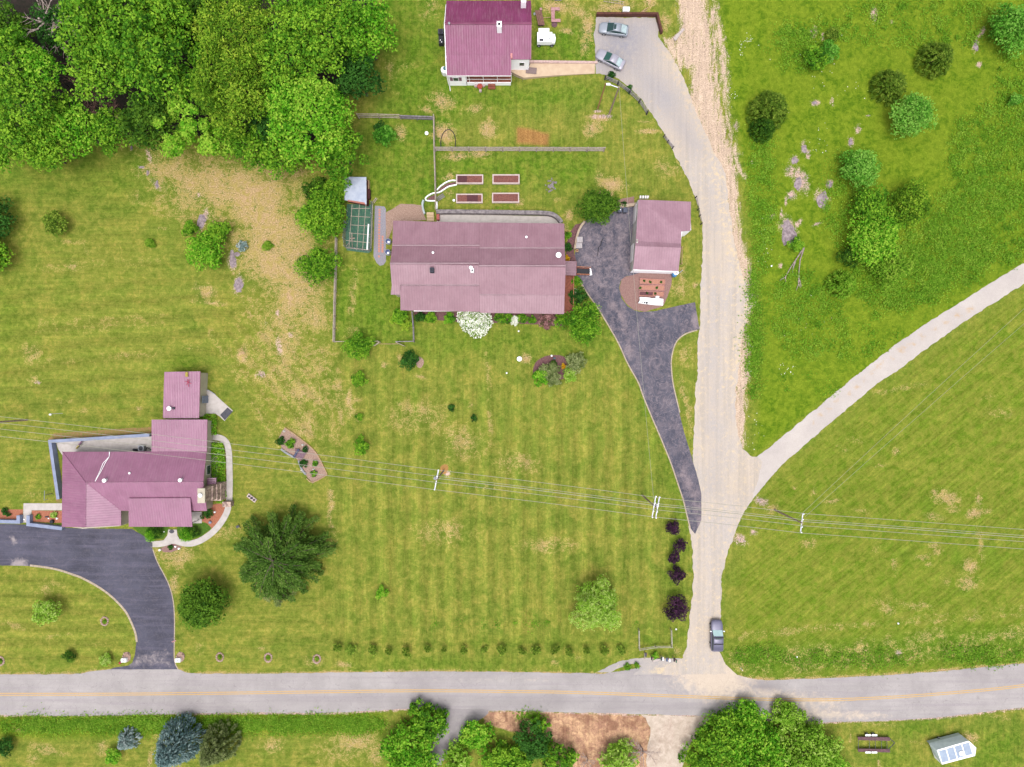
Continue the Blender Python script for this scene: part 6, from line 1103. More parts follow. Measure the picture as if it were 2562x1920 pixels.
def loft(mb, secs):       # secs: list of rings (same count) of (x,y,z); closed ends
    n = len(secs[0]); vs = [p for s in secs for p in s]; fs = []
    for j in range(len(secs) - 1):
        for i in range(n - 1): fs.append((j * n + i, j * n + i + 1, (j + 1) * n + i + 1, (j + 1) * n + i))
        fs.append((j * n + n - 1, j * n, (j + 1) * n, (j + 1) * n + n - 1))
    fs.append(tuple(range(n - 1, -1, -1))); fs.append(tuple(range((len(secs) - 1) * n, len(secs) * n))); mb.add(vs, fs)
def car(label, name, cat, pc_, heading, L, W, kind, body, wsm, rwm, sunroof=False, hgt=1.45):
    """local frame: nose at +x. built at origin under the thing, then the thing is turned"""
    t = thing(name, label, cat, (0, 0, 0)); hl, hw = L / 2, W / 2; suv = kind == 'suv'
    st = [(-1.0, .80, .45, .82), (-.985, .90, .38, .92), (-.93, .97, .32, .98), (-.7, 1.0, .26, 1.0), (-.3, 1.0, .24, .98), (.1, 1.0, .24, .97), (.42, .99, .25, .96), (.72, .97, .27, .86), (.88, .90, .3, .76), (.96, .78, .36, .66), (1.0, .60, .42, .56)]
    if suv: st = [(a, w, z0 + .06, (z1 + .16) if a > .4 else z1 + .14) for a, w, z0, z1 in st]
    rings = []
    for a, w, z0, z1 in st:
        x = a * hl; y = w * hw; zm = (z0 + z1) / 2
        rings.append([(x, -y * .92, z0), (x, -y, zm), (x, -y * .97, z1 - .08), (x, -y * .88, z1), (x, -y * .4, z1 + .035), (x, y * .4, z1 + .035), (x, y * .88, z1), (x, y * .97, z1 - .08), (x, y, zm), (x, y * .92, z0)])
    mb = MB(); loft(mb, rings); mb.build("body", body, t, True)
    # greenhouse
    if suv: g = [(-.93, .80, 1.02), (-.82, .80, hgt - .1), (-.2, .80, hgt), (.06, .79, hgt - .02), (.42, .86, 1.12)]
    elif kind == 'hatch': g = [(-.92, .78, .98), (-.48, .72, hgt - .08), (-.15, .70, hgt), (.02, .70, hgt - .03), (.46, .82, .98)]
    else: g = [(-.82, .78, .98), (-.46, .70, hgt - .06), (-.15, .69, hgt), (.0, .69, hgt - .04), (.42, .82, .98)]
    ztop = [q[2] for q in g]; base = 1.0 if suv else .88
    rings = []
    for a, w, z in g:
        x = a * hl; wt = w * hw; wb = hw * .90; zb = base - .02
        rings.append([(x, -wb, zb), (x, -(wt + (wb - wt) * (1 - (z - zb) / (hgt - zb))), z - .02), (x, -wt * .8, z), (x, wt * .8, z), (x, (wt + (wb - wt) * (1 - (z - zb) / (hgt - zb))), z - .02), (x, wb, zb)])
    mb = MB(); loft(mb, rings); mb.build("side_windows", TEAL, t, False)
    def panel(i0, i1, name_, m_, f0=0.0, f1=1.0, k=.93, lift=.012, par=None, ws=1.0):
        A0, A1 = g[i0], g[i1]; mb = MB(); q = []
        for f, s in ((f0, 1), (f1, 1)):
            x = (A0[0] + (A1[0] - A0[0]) * f) * hl; z = A0[2] + (A1[2] - A0[2]) * f + lift; w = (A0[1] + (A1[1] - A0[1]) * f) * hw * k * ws; q.append((x, w, z))
        (xa, wa, za), (xb, wb_, zb_) = q
        mb.add([(xa, -wa, za - .03), (xa, wa, za - .03), (xb, wb_, zb_ - .03), (xb, -wb_, zb_ - .03), (xa, -wa, za), (xa, wa, za), (xb, wb_, zb_), (xb, -wb_, zb_)], [(0, 1, 2, 3), (4, 7, 6, 5), (0, 4, 5, 1), (1, 5, 6, 2), (2, 6, 7, 3), (3, 7, 4, 0)])
        return mb.build(name_, m_, par or t)
    # roof skin as one lofted strip
    mb = MB(); rr = []
    for a, w, z in ([(g[1][0] - .015, g[1][1], g[1][2])] + g[2:3] + [(g[3][0] + .02, g[3][1], g[3][2])]):
        x = a * hl; w_ = w * hw; rr.append([(x, -w_ * 1.01, z - .05), (x, -w_ * .85, z + .015), (x, 0, z + .04), (x, w_ * .85, z + .015), (x, w_ * 1.01, z - .05), (x, 0, z - .08)])
    loft(mb, rr); rf = mb.build("roof_panel", body, t, True)
    panel(3, 4, "windshield", wsm, .08, .97, .97, .03); panel(0, 1, "rear_window", rwm, .12, .95, .92, .03)
    for s in (-1, 1):       # roof pillars / rails
        mb = MB(); pts = [(q[0] * hl, s * q[1] * hw * .98, q[2] + .0) for q in g]; pts[0] = (g[0][0] * hl, s * hw * .84, base + .02); pts[-1] = (g[-1][0] * hl, s * hw * .84, base + .06); mb.path(pts, .045, n=5); mb.build("door_frame", body, t)
    if sunroof: MB().box(-.14 * hl, .02 * hl, -hw * .42, hw * .42, hgt + .0, hgt + .045).build("sunroof", TEAL, t)
    if suv:
        for a in (-.42, .02 - .02): MB().box(a * hl - .05, a * hl + .05, -hw * .78, hw * .78, hgt + .05, hgt + .11).build("roof_bar", BLACK, t)
        MB().box(-.30 * hl + .5, -.30 * hl + .85, -hw * .5, hw * .5, hgt + .0, hgt + .05).build("sunroof", TEAL, t)
    for s in (-1, 1):
        MB().cbox((g[4][0] * hl - .25, s * (hw + .10), 0), .16, .24, base + .02, base + .18).build("mirror", HEADL if suv else body, t)
        MB().box(hl * .84, hl * .955, s * hw * .55 - .14, s * hw * .55 + .14, .52 + (.12 if suv else 0), .66 + (.17 if suv else 0)).build("headlight", HEADL, t)
        MB().box(-hl * .995, -hl * .92, s * hw * .68 - .16, s * hw * .68 + .16, .62 + (.1 if suv else 0), .86 + (.1 if suv else 0)).build("taillight", REDL, t)
        for ax in (.60, -.62):
            w = MB(); r = .36 if suv else .32; w.tube((ax * hl, s * hw * .78, r), (ax * hl, s * (hw + .012), r), r, n=18); wh = w.build("wheel", BLACK, t); MB().tube((ax * hl, s * (hw + .01), r), (ax * hl, s * (hw + .03), r), r * .62, n=12).build("rim", RIM, wh)
    t.location = P(*pc_, 0); t.rotation_euler = (0, 0, heading); return t
car("silver grey hatchback with dark sunroof parked by the timber wall", "parked_car", "car", (1533.5, 79), math.pi - R(8), 4.85, 1.86, 'hatch', PGRN, TEAL, GREYG, True)
car("silver sedan parked askew at the end of the tan walk", "parked_car", "car", (1525.5, 154), math.pi - R(27), 4.95, 1.86, 'sedan', PSIL, mat("green_glass", (.02, .07, .06, 1), None, 2, .3, bmp=0, spec=.25), GREYG)
car("graphite estate vehicle with roof bars stopped on the gravel lane near the road", "parked_suv", "car", (1789.5, 1586), R(90), 5.15, 1.98, 'suv', PSUV, PALEG, TEAL, False, 1.72)
# white utility cart
q = P(1366, 104); u = thing("utility_cart", "small white enclosed utility cart with boxy roof beside the white house", "cart", q)
MB().box(q.x - 1.5, q.x + .95, q.y - .85, q.y + .75, .45, 1.5).build("body", WPLAST, u); MB().box(q.x - 1.3, q.x + .45, q.y + .5, q.y + 1.25, .5, 1.75).build("side_box", WPLAST, u)
mb = MB(); mb.prism([(q.x + .95, q.y - .8), (q.x + 1.45, q.y - .7), (q.x + 1.55, q.y), (q.x + 1.4, q.y + .65), (q.x + .95, q.y + .72)], .4, 1.05); mb.build("nose", WPLAST, u); MB().box(q.x + .9, q.x + 1.0, q.y - .6, q.y + .55, 1.0, 1.42).build("windshield", GREYG, u)
MB().box(q.x - 1.15, q.x - .5, q.y - .75, q.y - .35, 1.45, 1.53).build("roof_hatch", DGREY, u); MB().lathe((q.x + .5, q.y - .35, 1.5), [(.12, 0), (.12, .08)], 10).build("roof_vent", LGREY, u)
for dx in (-1.2, .95):
    for dy in (-.88, .7): w = MB().tube((q.x + dx, q.y + dy - .1, .3), (q.x + dx, q.y + dy + .1, .3), .3, n=14).build("wheel", BLACK, u); MB().tube((q.x + dx, q.y + dy - .12, .3), (q.x + dx, q.y + dy + .12, .3), .15, n=10).build("hub", LGREY, w)
# flat car-carrying trailer
q = P(2187, 1856); u = thing("flatbed_trailer", "rusty open trailer with two brown ramps on the grass south of the road", "trailer", q); RUST = mat("weathered_brown_wood", pc(134, 98, 104), pc(104, 78, 86), 3, .9, bmp=.3)
def tx(x, y, z=0): return P(*T(16, x, y), z)
for y0_, y1_ in ((1380, 1412), (1482, 1512)):
    a, b_, c_, d = tx(765, y0_), tx(1040, y0_ + 4), tx(1044, y1_ + 2), tx(770, y1_ - 4); mb = MB(); mb.prism([v_[:2] for v_ in (a, b_, c_, d)], .45, .58); mb.build("deck_runner", RUST, u)
for x_ in (785, 880, 932, 985, 1032): a, b_ = tx(x_, 1395, .48), tx(x_ + 2, 1500, .48); MB().tube(a, b_, .04, n=5).build("cross_bar", DGREY, u)
a, b_, c_ = tx(1044, 1400, .5), tx(1100, 1447, .5), tx(1050, 1500, .5); MB().tube(a, b_, .06, n=5).tube(c_, b_, .06, n=5).build("hitch_frame", DGREY, u)
for x_ in (860, 915):
    for y_ in (1372, 1520): p_ = tx(x_, y_, .33); w = MB().tube(p_ - Vector((0, .1, 0)), p_ + Vector((0, .1, 0)), .33, n=14).build("wheel", BLACK, u); MB().tube(p_ - Vector((0, .13, 0)), p_ + Vector((0, .13, 0)), .18, n=10).build("rim", LGREY, w); MB().box(p_.x - .45, p_.x + .45, p_.y - .14, p_.y + .14, .66, .70).build("fender", WPLAST, u)
# white enclosed trailer: roof seen with its top displaced outward
q = P(2392, 1865); u = thing("enclosed_trailer", "white box trailer with panelled roof on the grass by the frame's corner", "trailer", q)
bt = [tx(1465, 1510, 2.2), tx(1740, 1430, 2.2), tx(1805, 1490, 2.2), tx(1795, 1560, 2.2), tx(1510, 1635, 2.2)]
def scaleb(p, z): return Vector((p.x, p.y, z))
mb = MB(); mb.prism([p[:2] for p in bt], .35, 2.2); mb.build("body", WPLAST, u)
dirv = (bt[1] - bt[0]).normalized(); perp = Vector((-dirv.y, dirv.x, 0))
ROOFP = mat("pale_blue_panel", pc(184, 200, 222), pc(168, 184, 210), 2, .3, bmp=0)
L_ = (bt[1] - bt[0]).length; wd_ = (bt[4] - bt[0]).length
for k in range(4):
    s0, s1 = .25 + k * (L_ - .1) / 4, .08 + (k + 1) * (L_ - .1) / 4; w0 = .25; w1 = wd_ - .28 - .0 * k
    q4 = [bt[0] + dirv * s0 - perp * w0, bt[0] + dirv * s1 - perp * w0, bt[0] + dirv * s1 - perp * w1, bt[0] + dirv * s0 - perp * w1]
    mb = MB(); mb.prism([p[:2] for p in q4], 2.19, 2.215); mb.build("roof_panel", ROOFP, u)
cpt = bt[0] + dirv * (L_ * .68) - perp * (wd_ * .62); MB().cbox(cpt, .75, .7, 2.2, 2.36, math.atan2(dirv.y, dirv.x)).build("roof_hatch", WPLAST, u)
# ramp-side: lower slanted north wall skirt
lo = [tx(1395, 1450, 1.0), tx(1672, 1378, 1.0)]
mb = MB(); mb.add([lo[0], lo[1], bt[1] - perp * .0, bt[0], Vector((lo[0].x, lo[0].y, .35)), Vector((lo[1].x, lo[1].y, .35))], [(0, 3, 2, 1), (4, 0, 1, 5)]); mb.build("side_wall", mat("pale_green_white", pc(216, 230, 230), pc(200, 214, 216), 2, .5), u)
mb = MB(); mb.add([lo[0], bt[0], bt[4], Vector((lo[0].x + .9, lo[0].y - 1.9, .9))], [(0, 1, 2, 3)]); mb.add([lo[1], bt[1], bt[2], Vector((bt[2].x, bt[2].y, .9))], [(0, 3, 2, 1)]); mb.build("end_wall", MATS["pale_green_white"], u)
for x_ in (1483, 1530): p_ = tx(x_, 1408, .33); w = MB().tube(p_ - Vector((0, .1, 0)), p_ + Vector((0, .12, 0)), .33, n=14).build("wheel", BLACK, u); MB().tube(p_ - Vector((0, .13, 0)), p_ + Vector((0, .15, 0)), .18, n=10).build("rim", LGREY, w)
# ================================================================ FENCES
def fence(label, pts, h=1.2, rails=3, step=2.4, m=WOOD, lean=(0, 0), r=.075, name="rail_fence", pm=None, pr=.09, infill=None):
    """post and rail fence; pts in picture pixels on the ground"""
    t = thing(name, label, "fence", P(*pts[0])); W_ = [P(*p) for p in pts]
    for a, b_ in zip(W_[:-1], W_[1:]):
        L = (b_ - a).length; k = max(1, round(L / step)); d = (b_ - a) / k
        for i in range(k + (1 if b_ is W_[-1] else 0)):
            p_ = a + d * i; MB().tube((p_.x, p_.y, 0), (p_.x + lean[0], p_.y + lean[1], h + .08), pr, pr * .9, n=6).build("post", pm or m, t)
        for j in range(rails):
            z = h * (j + 1) / rails - .05; f = z / h
            mb = MB()
            for i in range(k):
                p_, q_ = a + d * i, a + d * (i + 1); jx = rnd.uniform(-.03, .03); mb.tube((p_.x + lean[0] * f, p_.y + lean[1] * f, z + jx), (q_.x + lean[0] * f, q_.y + lean[1] * f, z - jx), r, n=5)
            mb.build("rail", m, t)
        if infill:
            nn = Vector((-(b_ - a).normalized().y, (b_ - a).normalized().x, 0)) * .03; k2 = int(L / .17)
            mb = MB()
            for i in range(k2): p_ = a.lerp(b_, (i + .5) / k2) + nn * 3; mb.cbox(p_, .14, .05, 0, h + rnd.uniform(-.05, .05), math.atan2(b_.y - a.y, b_.x - a.x))
            mb.build("boards", GREYW, t)
    return t
fence("split rail fence running under the round lively tree to the board fence", [(899, 297), (950, 297.5), (1003, 299)], 1.9, 3, r=.07, m=WOOD); fence("grey upright board fence joining the split rail fence at the yard corner", [(1003, 299), (1086, 302)], 1.5, 2, infill=True, m=GREYW, name="board_fence")
fence("thin weathered fence dropping from the board fence to the rear patio", [(1087, 296), (1088, 372), (1090.5, 455), (1092, 530)], 1.5, 3, r=.08, m=WOOD)
fence("long weathered rail fence above the raised beds", [(1090, 379), (1300, 379.5), (1510, 380)], 1.95, 4, 2.9, r=.058, m=mat("pinkish_rail", pc(220, 202, 196), pc(180, 160, 158), 3, .9))
fence("split rail fence on the west side of the fenced yard", [(845, 598), (843, 700), (841, 760), (839, 856)], 1.5, 3, r=.08); fence("south fence of the fenced yard from its corner to the gate", [(839, 856), (885, 855), (949, 855)], 1.2, 2, r=.05)
fence("short fence from the gate to the yard's south east post", [(994, 856), (1036, 855)], 1.2, 3, r=.05, m=GREYW); fence("east fence of the fenced yard below the long house", [(1033, 782), (1036, 820), (1037, 856)], 1.2, 3, r=.07, m=GREYW)
gt = thing("yard_gate", "open weathered gate leaves at the south gap of the fenced yard", "gate", P(950, 858))
for a, b_ in (((952, 857), (938, 866)), ((994, 858), (1014, 867))):
    A_, B_ = P(*a), P(*b_); mb = MB()
    for z in (.3, .7, 1.1): mb.tube((A_.x, A_.y, z), (B_.x, B_.y, z), .05, n=5)
    mb.tube((B_.x, B_.y, .1), (B_.x, B_.y, 1.2), .05, n=5); mb.tube((A_.x, A_.y, 0), (A_.x, A_.y, 1.3), .07, n=5); mb.build("gate_leaf", WOOD, gt)
single(MB().tube((P(950, 861).x, P(950, 861).y, .06), (P(996, 861).x, P(996, 861).y, .06), .06, n=5), "timber_sill", TANW, "pale timber lying across the gate gap of the fenced yard", "timber", P(950, 861))
DKW = mat("dark_fence_wood", pc(92, 88, 96), pc(70, 66, 74), 3, .9)
fence("dark post and rail fence curving along the parking apron", [T(3, 805, 690), T(3, 915, 735), T(3, 1015, 812), T(3, 1100, 890), T(3, 1165, 990)], 1.3, 3, 3.0, m=GREYW, pm=DKW, pr=.14, r=.06)
fence("short dark rail fence section further down the lane", [T(3, 1312, 1185), T(3, 1345, 1235), T(3, 1388, 1288)], 1.1, 3, 2.5, m=GREYW, pm=DKW, r=.05)
fence("low dark wire fence between the garage and the lane", [T(7, 1585, 55), T(7, 1605, 160), T(7, 1618, 215), T(7, 1632, 285)], 1.1, 2, 2.2, m=DKW, r=.03)
fence("pale two rail fence shaped like an open box by the mailboxes", [(1596.5, 1573), (1597.5, 1621), (1638.5, 1614.5), (1678.5, 1614), (1677, 1572)], 1.1, 2, 2.7, r=.06, m=mat("pale_rail", pc(214, 206, 186), pc(176, 168, 150), 3, .9), pr=.08)
fence("thin tan fence behind the garage", [T(7, 1462, 490), T(7, 1458, 630)], 1.2, 2, 2.5, m=TANW, r=.04)
# ================================================================ UTILITY POLES AND WIRES
POLE = mat("pole_wood", pc(196, 172, 160), pc(156, 130, 120), 4, .9, bmp=.3); GALV = mat("galvanised", pc(226, 226, 236, .8), pc(206, 206, 220, .8), 4, .4)
def pole(label, base, h, arms, azim, alen=2.4, extra=None, r=.16):
    b_ = P(*base); t = thing("utility_pole", label, "utility pole", b_); MB().tube(b_, (b_.x, b_.y, h), r, r * .7, n=10).build("pole", POLE, t)
    d = Vector((math.cos(azim), math.sin(azim), 0)); nn = Vector((-d.y, d.x, 0)); ends = []
    for k, off in enumerate(arms):
        c = Vector((b_.x, b_.y, h - .3)) + nn * off; a, e = c - d * alen / 2, c + d * alen / 2; ar = MB().tube(a, e, .085, n=6).build("crossarm", GALV, t)
        for f in (-.5, -.2, .2, .5): p_ = c + d * alen * f * .96; MB().lathe((p_.x, p_.y, p_.z + .08), [(.05, 0), (.10, .08), (.07, .2), (.10, .28)], 8).build("insulator", GALV, ar)
        ends = [c + d * alen * f * .96 + Vector((0, 0, .3)) for f in (-.5, -.15, .2, .5)]
    if extra: extra(t, b_, h, d, nn)
    return t, Vector((b_.x, b_.y, h))
def can(t, b_, h, d, nn):
    MB().lathe((b_.x + .38, b_.y, h - 1.9), [(.26, 0), (.28, .1), (.28, .8), (.2, .9), (.06, 1.0)], 14).build("transformer", GALV, t)
def smallbox(t, b_, h, d, nn): MB().lathe((b_.x - .32, b_.y + .1, h - 1.7), [(.22, 0), (.24, .1), (.24, .75), (.1, .85)], 12).build("transformer", LGREY, t)
az = math.atan2(-( -47.0), 0) ; az = R(76)
HP = 10.4
p1, T1 = pole("utility pole with single white crossarm beside the orange bare patch", (1110, 1178), HP, [0], R(79), 3.1, smallbox)
p2, T2 = pole("utility pole with double crossarms beside the foot of the blacktop", (1607, 1240), HP, [-.28, .28], R(80), 3.3, can)
p3, T3 = pole("utility pole with single crossarm in the field east of the fork", (1938, 1276), HP, [0], R(83), 2.9)
p0_, T0 = pole("utility pole at the western frame edge", (68, 1051), HP, [0], R(80), 3.0)
sp, TS = pole("pale service pole with lamp arm beside the parking apron fence", (1524.6, 285), 9.8, [], 0, 1)
MB().tube(TS - Vector((0, 0, .3)), TS + Vector((-1.6, .5, -.2)), .07, n=6).build("lamp_arm", GALV, sp); MB().cbox(TS + Vector((-1.6, .5, 0)), .6, .3, 9.45, 9.62).build("lamp_head", WPLAST, sp)
q = P(1495.6, 272); single(MB().tube(q, (q.x, q.y, 9.0), .13, .09, n=8), "guy_stub_pole", mat("orange_pole_wood", pc(206, 154, 112), pc(172, 120, 84), 4, .9), "bare orange brown stub pole standing west of the pale service pole", "pole", q)
WIRE = mat("bright_wire", pc(196, 194, 176), pc(176, 174, 160), 2, .5)
def wire(label, a, b_, sag, r, group="power lines of the utility poles"):
    pts = []; k = 24
    for i in range(k + 1): f = i / k; p = Vector(a).lerp(Vector(b_), f); p.z -= sag * 4 * f * (1 - f); pts.append(p)
    mb = MB(); mb.path(pts, r, n=5); return single(mb, "power_line", WIRE, label, "wire", Vector(a), group)
def armpt(Tp, azd, f, L): d = Vector((math.cos(R(azd)), math.sin(R(azd)), 0)); return Tp + d * L * f + Vector((0, 0, 0))
nmz = ["southernmost", "lower middle", "upper middle", "northernmost"]
offs = [-.48, -.12, .18, .48]
T5 = Vector((130, -27.6, HP))
spans = [(T0, T1, "from the western pole to the single crossarm pole", 1.3, .031), (T1, T2, "from the single crossarm pole to the double crossarm pole", .5, .031), (T2, T3, "over the gravel fork", .4, .031), (T3, T5, "over the south east field", .7, .031), (Vector((-150, -4.5, HP)), T0, "beyond the western pole", .4, .031)]
for a, b_, w_, sag, r_ in spans:
    for f, nm in zip(offs, nmz): wire(f"{nm} thin power line {w_}", armpt(a, 80, f, 3.1), armpt(b_, 80, f, 3.1), sag, r_)
    if b_ is not T0 and a is not T0: wire(f"thicker bundled cable {w_}", a + Vector((0, 0, -1.5)), b_ + Vector((0, 0, -1.5)), .6, .045)
e1 = P(2900, 470, HP); e2 = P(2925, 500, HP)
wire("upper thin line leaving the field pole toward the north east", T3 + Vector((-.6, 1.0, 0)), e1, .6, .018); wire("lower thin line leaving the field pole toward the north east", T3 + Vector((.4, 1.0, 0)), e2, .6, .018)
wire("service line from the pale service pole across the blacktop to the double crossarm pole", TS, T2 + Vector((-.3, 1.2, -.3)), 1.0, .018)
# ================================================================ GARDEN THINGS
SOILB = mat("bed_soil_brown", pc(158, 104, 92), pc(122, 74, 72), 6, .95, bmp=.6); BEDW = mat("pale_pink_timber", pc(236, 214, 210), pc(216, 194, 190), 2, .8)
for (x0, y0, x1, y1), l in (((1141, 437, 1209, 460), "white framed raised bed nearest the curving stone border"), ((1232, 436.5, 1300, 460), "white framed raised bed on the upper row near the ash pile"), ((1141, 485, 1207.5, 508), "white framed raised bed beside the white bucket"), ((1231, 482.5, 1299, 507.5), "white framed raised bed on the lower row near the retaining wall")):
    a, b_ = P(x0, y1, .5), P(x1, y0, .5); t = thing("raised_bed", l, "raised bed", P((x0 + x1) / 2, (y0 + y1) / 2), "white framed raised garden beds"); w = .2
    for bx in ((a.x, b_.x, a.y, a.y + w), (a.x, b_.x, b_.y - w, b_.y), (a.x, a.x + w, a.y + w, b_.y - w), (b_.x - w, b_.x, a.y + w, b_.y - w)): MB().box(*bx, 0, .5).build("frame_board", BEDW, t)
    MB().box(a.x + w, b_.x - w, a.y + w, b_.y - w, 0, .40).build("soil", SOILB, t)
    if x0 < 1200: MB().box(a.x + w + (0 if y0 < 450 else 1.6), a.x + w + (1.6 if y0 < 450 else 3.4), a.y + w, b_.y - w, .40, .43).build("damp_soil", SOILB if 0 else mat("damp_soil", pc(110, 66, 72), pc(90, 54, 60), 6, .9), t)
q = P(1136, 503); single(MB().lathe(q, [(.16, 0), (.2, .36), (.2, .38)], 12), "bucket", WPLAST, "white bucket beside the lower raised bed", "bucket", q)
q = P(1067.5, 334); single(MB().lathe(q, [(.30, 0), (.30, .12), (.14, .14), (.14, .3)], 16), "vent_pipe_cap", WPLAST, "white round pipe cap in the north fenced grass", "pipe cap", q)
hp_ = [P(1103, 368), P(1103, 350), P(1108, 334), P(1118, 325), P(1128, 325), P(1136, 335), P(1140, 350), P(1139, 368)]
hp_ = smooth_poly([(p.x, p.y) for p in hp_], 2, False); single(MB().path([(p[0], p[1], .07) for p in hp_], .07, n=6), "garden_hose", BLACK, "black hose looped on the straw patch by the fence corner", "hose", P(1120, 345))
q = P(1379, 464); t = thing("ash_pile", "grey pile of stones and ash on the lawn between the beds and the bush", "pile", q)
for k in range(34):
    a_ = rnd.uniform(0, 6.28); r_ = rnd.uniform(0, 1.1); s_ = rnd.uniform(.12, .26); p_ = (q.x + math.cos(a_) * r_, q.y + math.sin(a_) * r_ * 1.1, 0); MB().lathe(p_, [(s_, 0), (s_ * .95, s_ * .5), (s_ * .5, s_ * .9)], 7, rnd.uniform(.7, 1.2), rnd.uniform(.7, 1.2)).build("stone", mat("ash_stone", pc(176, 168, 172), pc(128, 118, 118), 5, .95, bmp=.5), t)
t = thing("weathered_post", "weathered timber offcuts leaning beside the coop", "timber", P(938, 500)); MB().tube(P(935, 509, .2), P(944, 497, .2), .07, n=5).tube(P(931, 508, .2), P(941, 495, .2), .07, n=5).build("timber", WOOD, t)
# rain barrels at the west wall
for (x_, y_), l in (((973.5, 607), "white rain barrel with dark water at the long house's west wall, northern one"), ((972.5, 634), "white rain barrel with dark water at the long house's west wall, southern one")):
    q = P(x_, y_); t = thing("rain_barrel", l, "barrel", q, "rain barrels at the west wall"); MB().lathe(q, [(.44, 0), (.5, .5), (.46, 1.0), (.40, 1.02)], 18).build("barrel", LGREY, t); MB().lathe((q.x, q.y, 1.0), [(.40, 0), (.40, .03)], 18).build("lid", mat("navy_lid", (.03, .05, .14, 1), None, 4, .3), t); MB().cbox((q.x + .1, q.y - .15, 0), .32, .3, 1.02, 1.06).build("lid_hatch", WPLAST, t)
# two white planters by the blacktop
for (x_, y_), l in (((1449.5, 602), "square white lidded chest on the blacktop edge, northern of the pair"), ((1448, 616.5), "square white lidded chest on the blacktop edge, southern of the pair")):
    q = P(x_, y_); t = thing("storage_chest", l, "chest", q, "white chests at the blacktop edge"); MB().cbox(q, .9, .82, .02, .62).build("body", mat("off_white_plastic", pc(214, 204, 206), None, 3), t); MB().cbox(q, .98, .90, .62, .72).build("lid", MATS["off_white_plastic"], t); [MB().cbox((q.x, q.y - .22 + .22 * k, 0), .8, .03, .72, .75).build("lid_rib", LGREY, t) for k in range(3)]
q = P(1443, 628.5); t = thing("plant_pot", "small tan square pot just below the white chests", "pot", q); mb = MB(); [mb.box(*b_, 0, .4) for b_ in ((q.x - .22, q.x + .22, q.y - .22, q.y - .14), (q.x - .22, q.x + .22, q.y + .14, q.y + .22), (q.x - .22, q.x - .14, q.y - .14, q.y + .14), (q.x + .14, q.x + .22, q.y - .14, q.y + .14))]; mb.build("pot", TANW, t); MB().cbox(q, .28, .28, 0, .3).build("soil", SOILB, t)
for (x_, y_), l in (((1549, 529.5), "dark wheeled bin with a white dot on its lid"), ((1562, 530), "plain dark wheeled bin next to the pole line")):
    q = P(x_, y_); t = thing("wheeled_bin", l, "bin", q, "dark bins by the garage"); MB().cbox(q, .62, .72, .05, 1.0).build("body", DGREY, t); MB().cbox(q, .68, .8, 1.0, 1.08).build("lid", mat("slate_plastic", pc(92, 98, 118), pc(80, 86, 106), 3, .5), t)
    if x_ < 1555: MB().lathe((q.x + .02, q.y, 1.08), [(.07, 0), (.07, .02)], 8).build("lid_mark", WPLAST, t)
    MB().tube((q.x - .3, q.y + .3, .12), (q.x + .3, q.y + .3, .12), .12, n=10).build("wheel", BLACK, t)
for k, x_ in enumerate((1602, 1608.5, 1614.5, 1620)):
    q = P(x_, 494.5); single(MB().cbox(q, .26, .45, 0, .3, -.1 * k), "concrete_block", WPLAST if 0 else TRIM, ["westernmost", "second", "third", "tilted easternmost"][k] + " small white block in the row behind the garage", "block", q, "white blocks behind the garage")
# planters below the garage
def zz5(x, y, z=0): return P(1520 + x / 9.2125, 660 + y / 9.2125, z)
for pts, l, pl in (([(742, 342), (1325, 372), (1318, 492), (738, 470)], "long low planter nearest the garage with three small plants", [(845, 400), (985, 425), (1235, 430)]), ([(735, 498), (1310, 506), (1300, 628), (730, 612)], "middle low planter below the garage", [(750, 560), (1135, 560)]), ([(728, 640), (1296, 655), (1288, 765), (724, 752)], "planter with a dark panel beside the white tub", [(1100, 690), (905, 680)])):
    P4 = [zz5(*p) for p in pts]; c_ = sum(P4, Vector()) / 4; t = thing("planter_bed", l, "planter", c_, "low planters below the garage")
    for i in range(4): a, b_ = P4[i], P4[(i + 1) % 4]; MB().tube((a.x, a.y, .2), (b_.x, b_.y, .2), .055, n=5).build("frame_board", mat("dusty_pink_wood", pc(212, 156, 150), pc(186, 130, 126), 3), t)
    MB().prism([p[:2] for p in P4], .05, .17).build("soil", mat("rosy_soil", pc(190, 130, 114), pc(212, 158, 136), 6, .95, bmp=.5), t)
    for k, p in enumerate(pl): q = zz5(*p); shrub(1520 + p[0] / 9.2125, 660 + p[1] / 9.2125, 3.2, 'deep', f"tiny {['first', 'second', 'third'][k]} seedling from the west, {'garage side' if 'garage with' in l else 'middle' if 'middle' in l else 'tub side'} planter", "seedling", "plant", h=.2, leaf=.1)
P4 = [zz5(730, 650), zz5(1040, 662), zz5(1036, 740), zz5(728, 728)]; single(MB().prism([p[:2] for p in P4], .17, .22), "dark_panel", mat("plum_brown_panel", pc(124, 78, 84), pc(100, 66, 70), 4), "dark plum brown panel laid over the southern planter", "panel", sum(P4, Vector()) / 4)
P4 = [zz5(725, 785), zz5(960, 800), zz5(1000, 815), zz5(1060, 808), (zz5(1262, 828)), zz5(1258, 972), zz5(1100, 965), zz5(860, 938), zz5(698, 915), zz5(735, 850)]
t = thing("water_trough", "white trough lid with three dark round holes below the garage", "trough", sum(P4, Vector()) / 10); MB().prism([p[:2] for p in P4], .0, .7).build("tub", WPLAST, t)
for x_, r_ in ((800, .1), (853, .14), (905, .19)): q = zz5(x_, 892 + (x_ - 800) * .1, .7); MB().lathe((q.x, q.y, .7), [(r_, 0), (r_, .015)], 12).build("hole", BLACK, t)
q = zz5(1128, 782); single(MB().cbox(q, .55, .3, 0, .8), "white_box", WPLAST, "small white box behind the trough lid", "box", q)
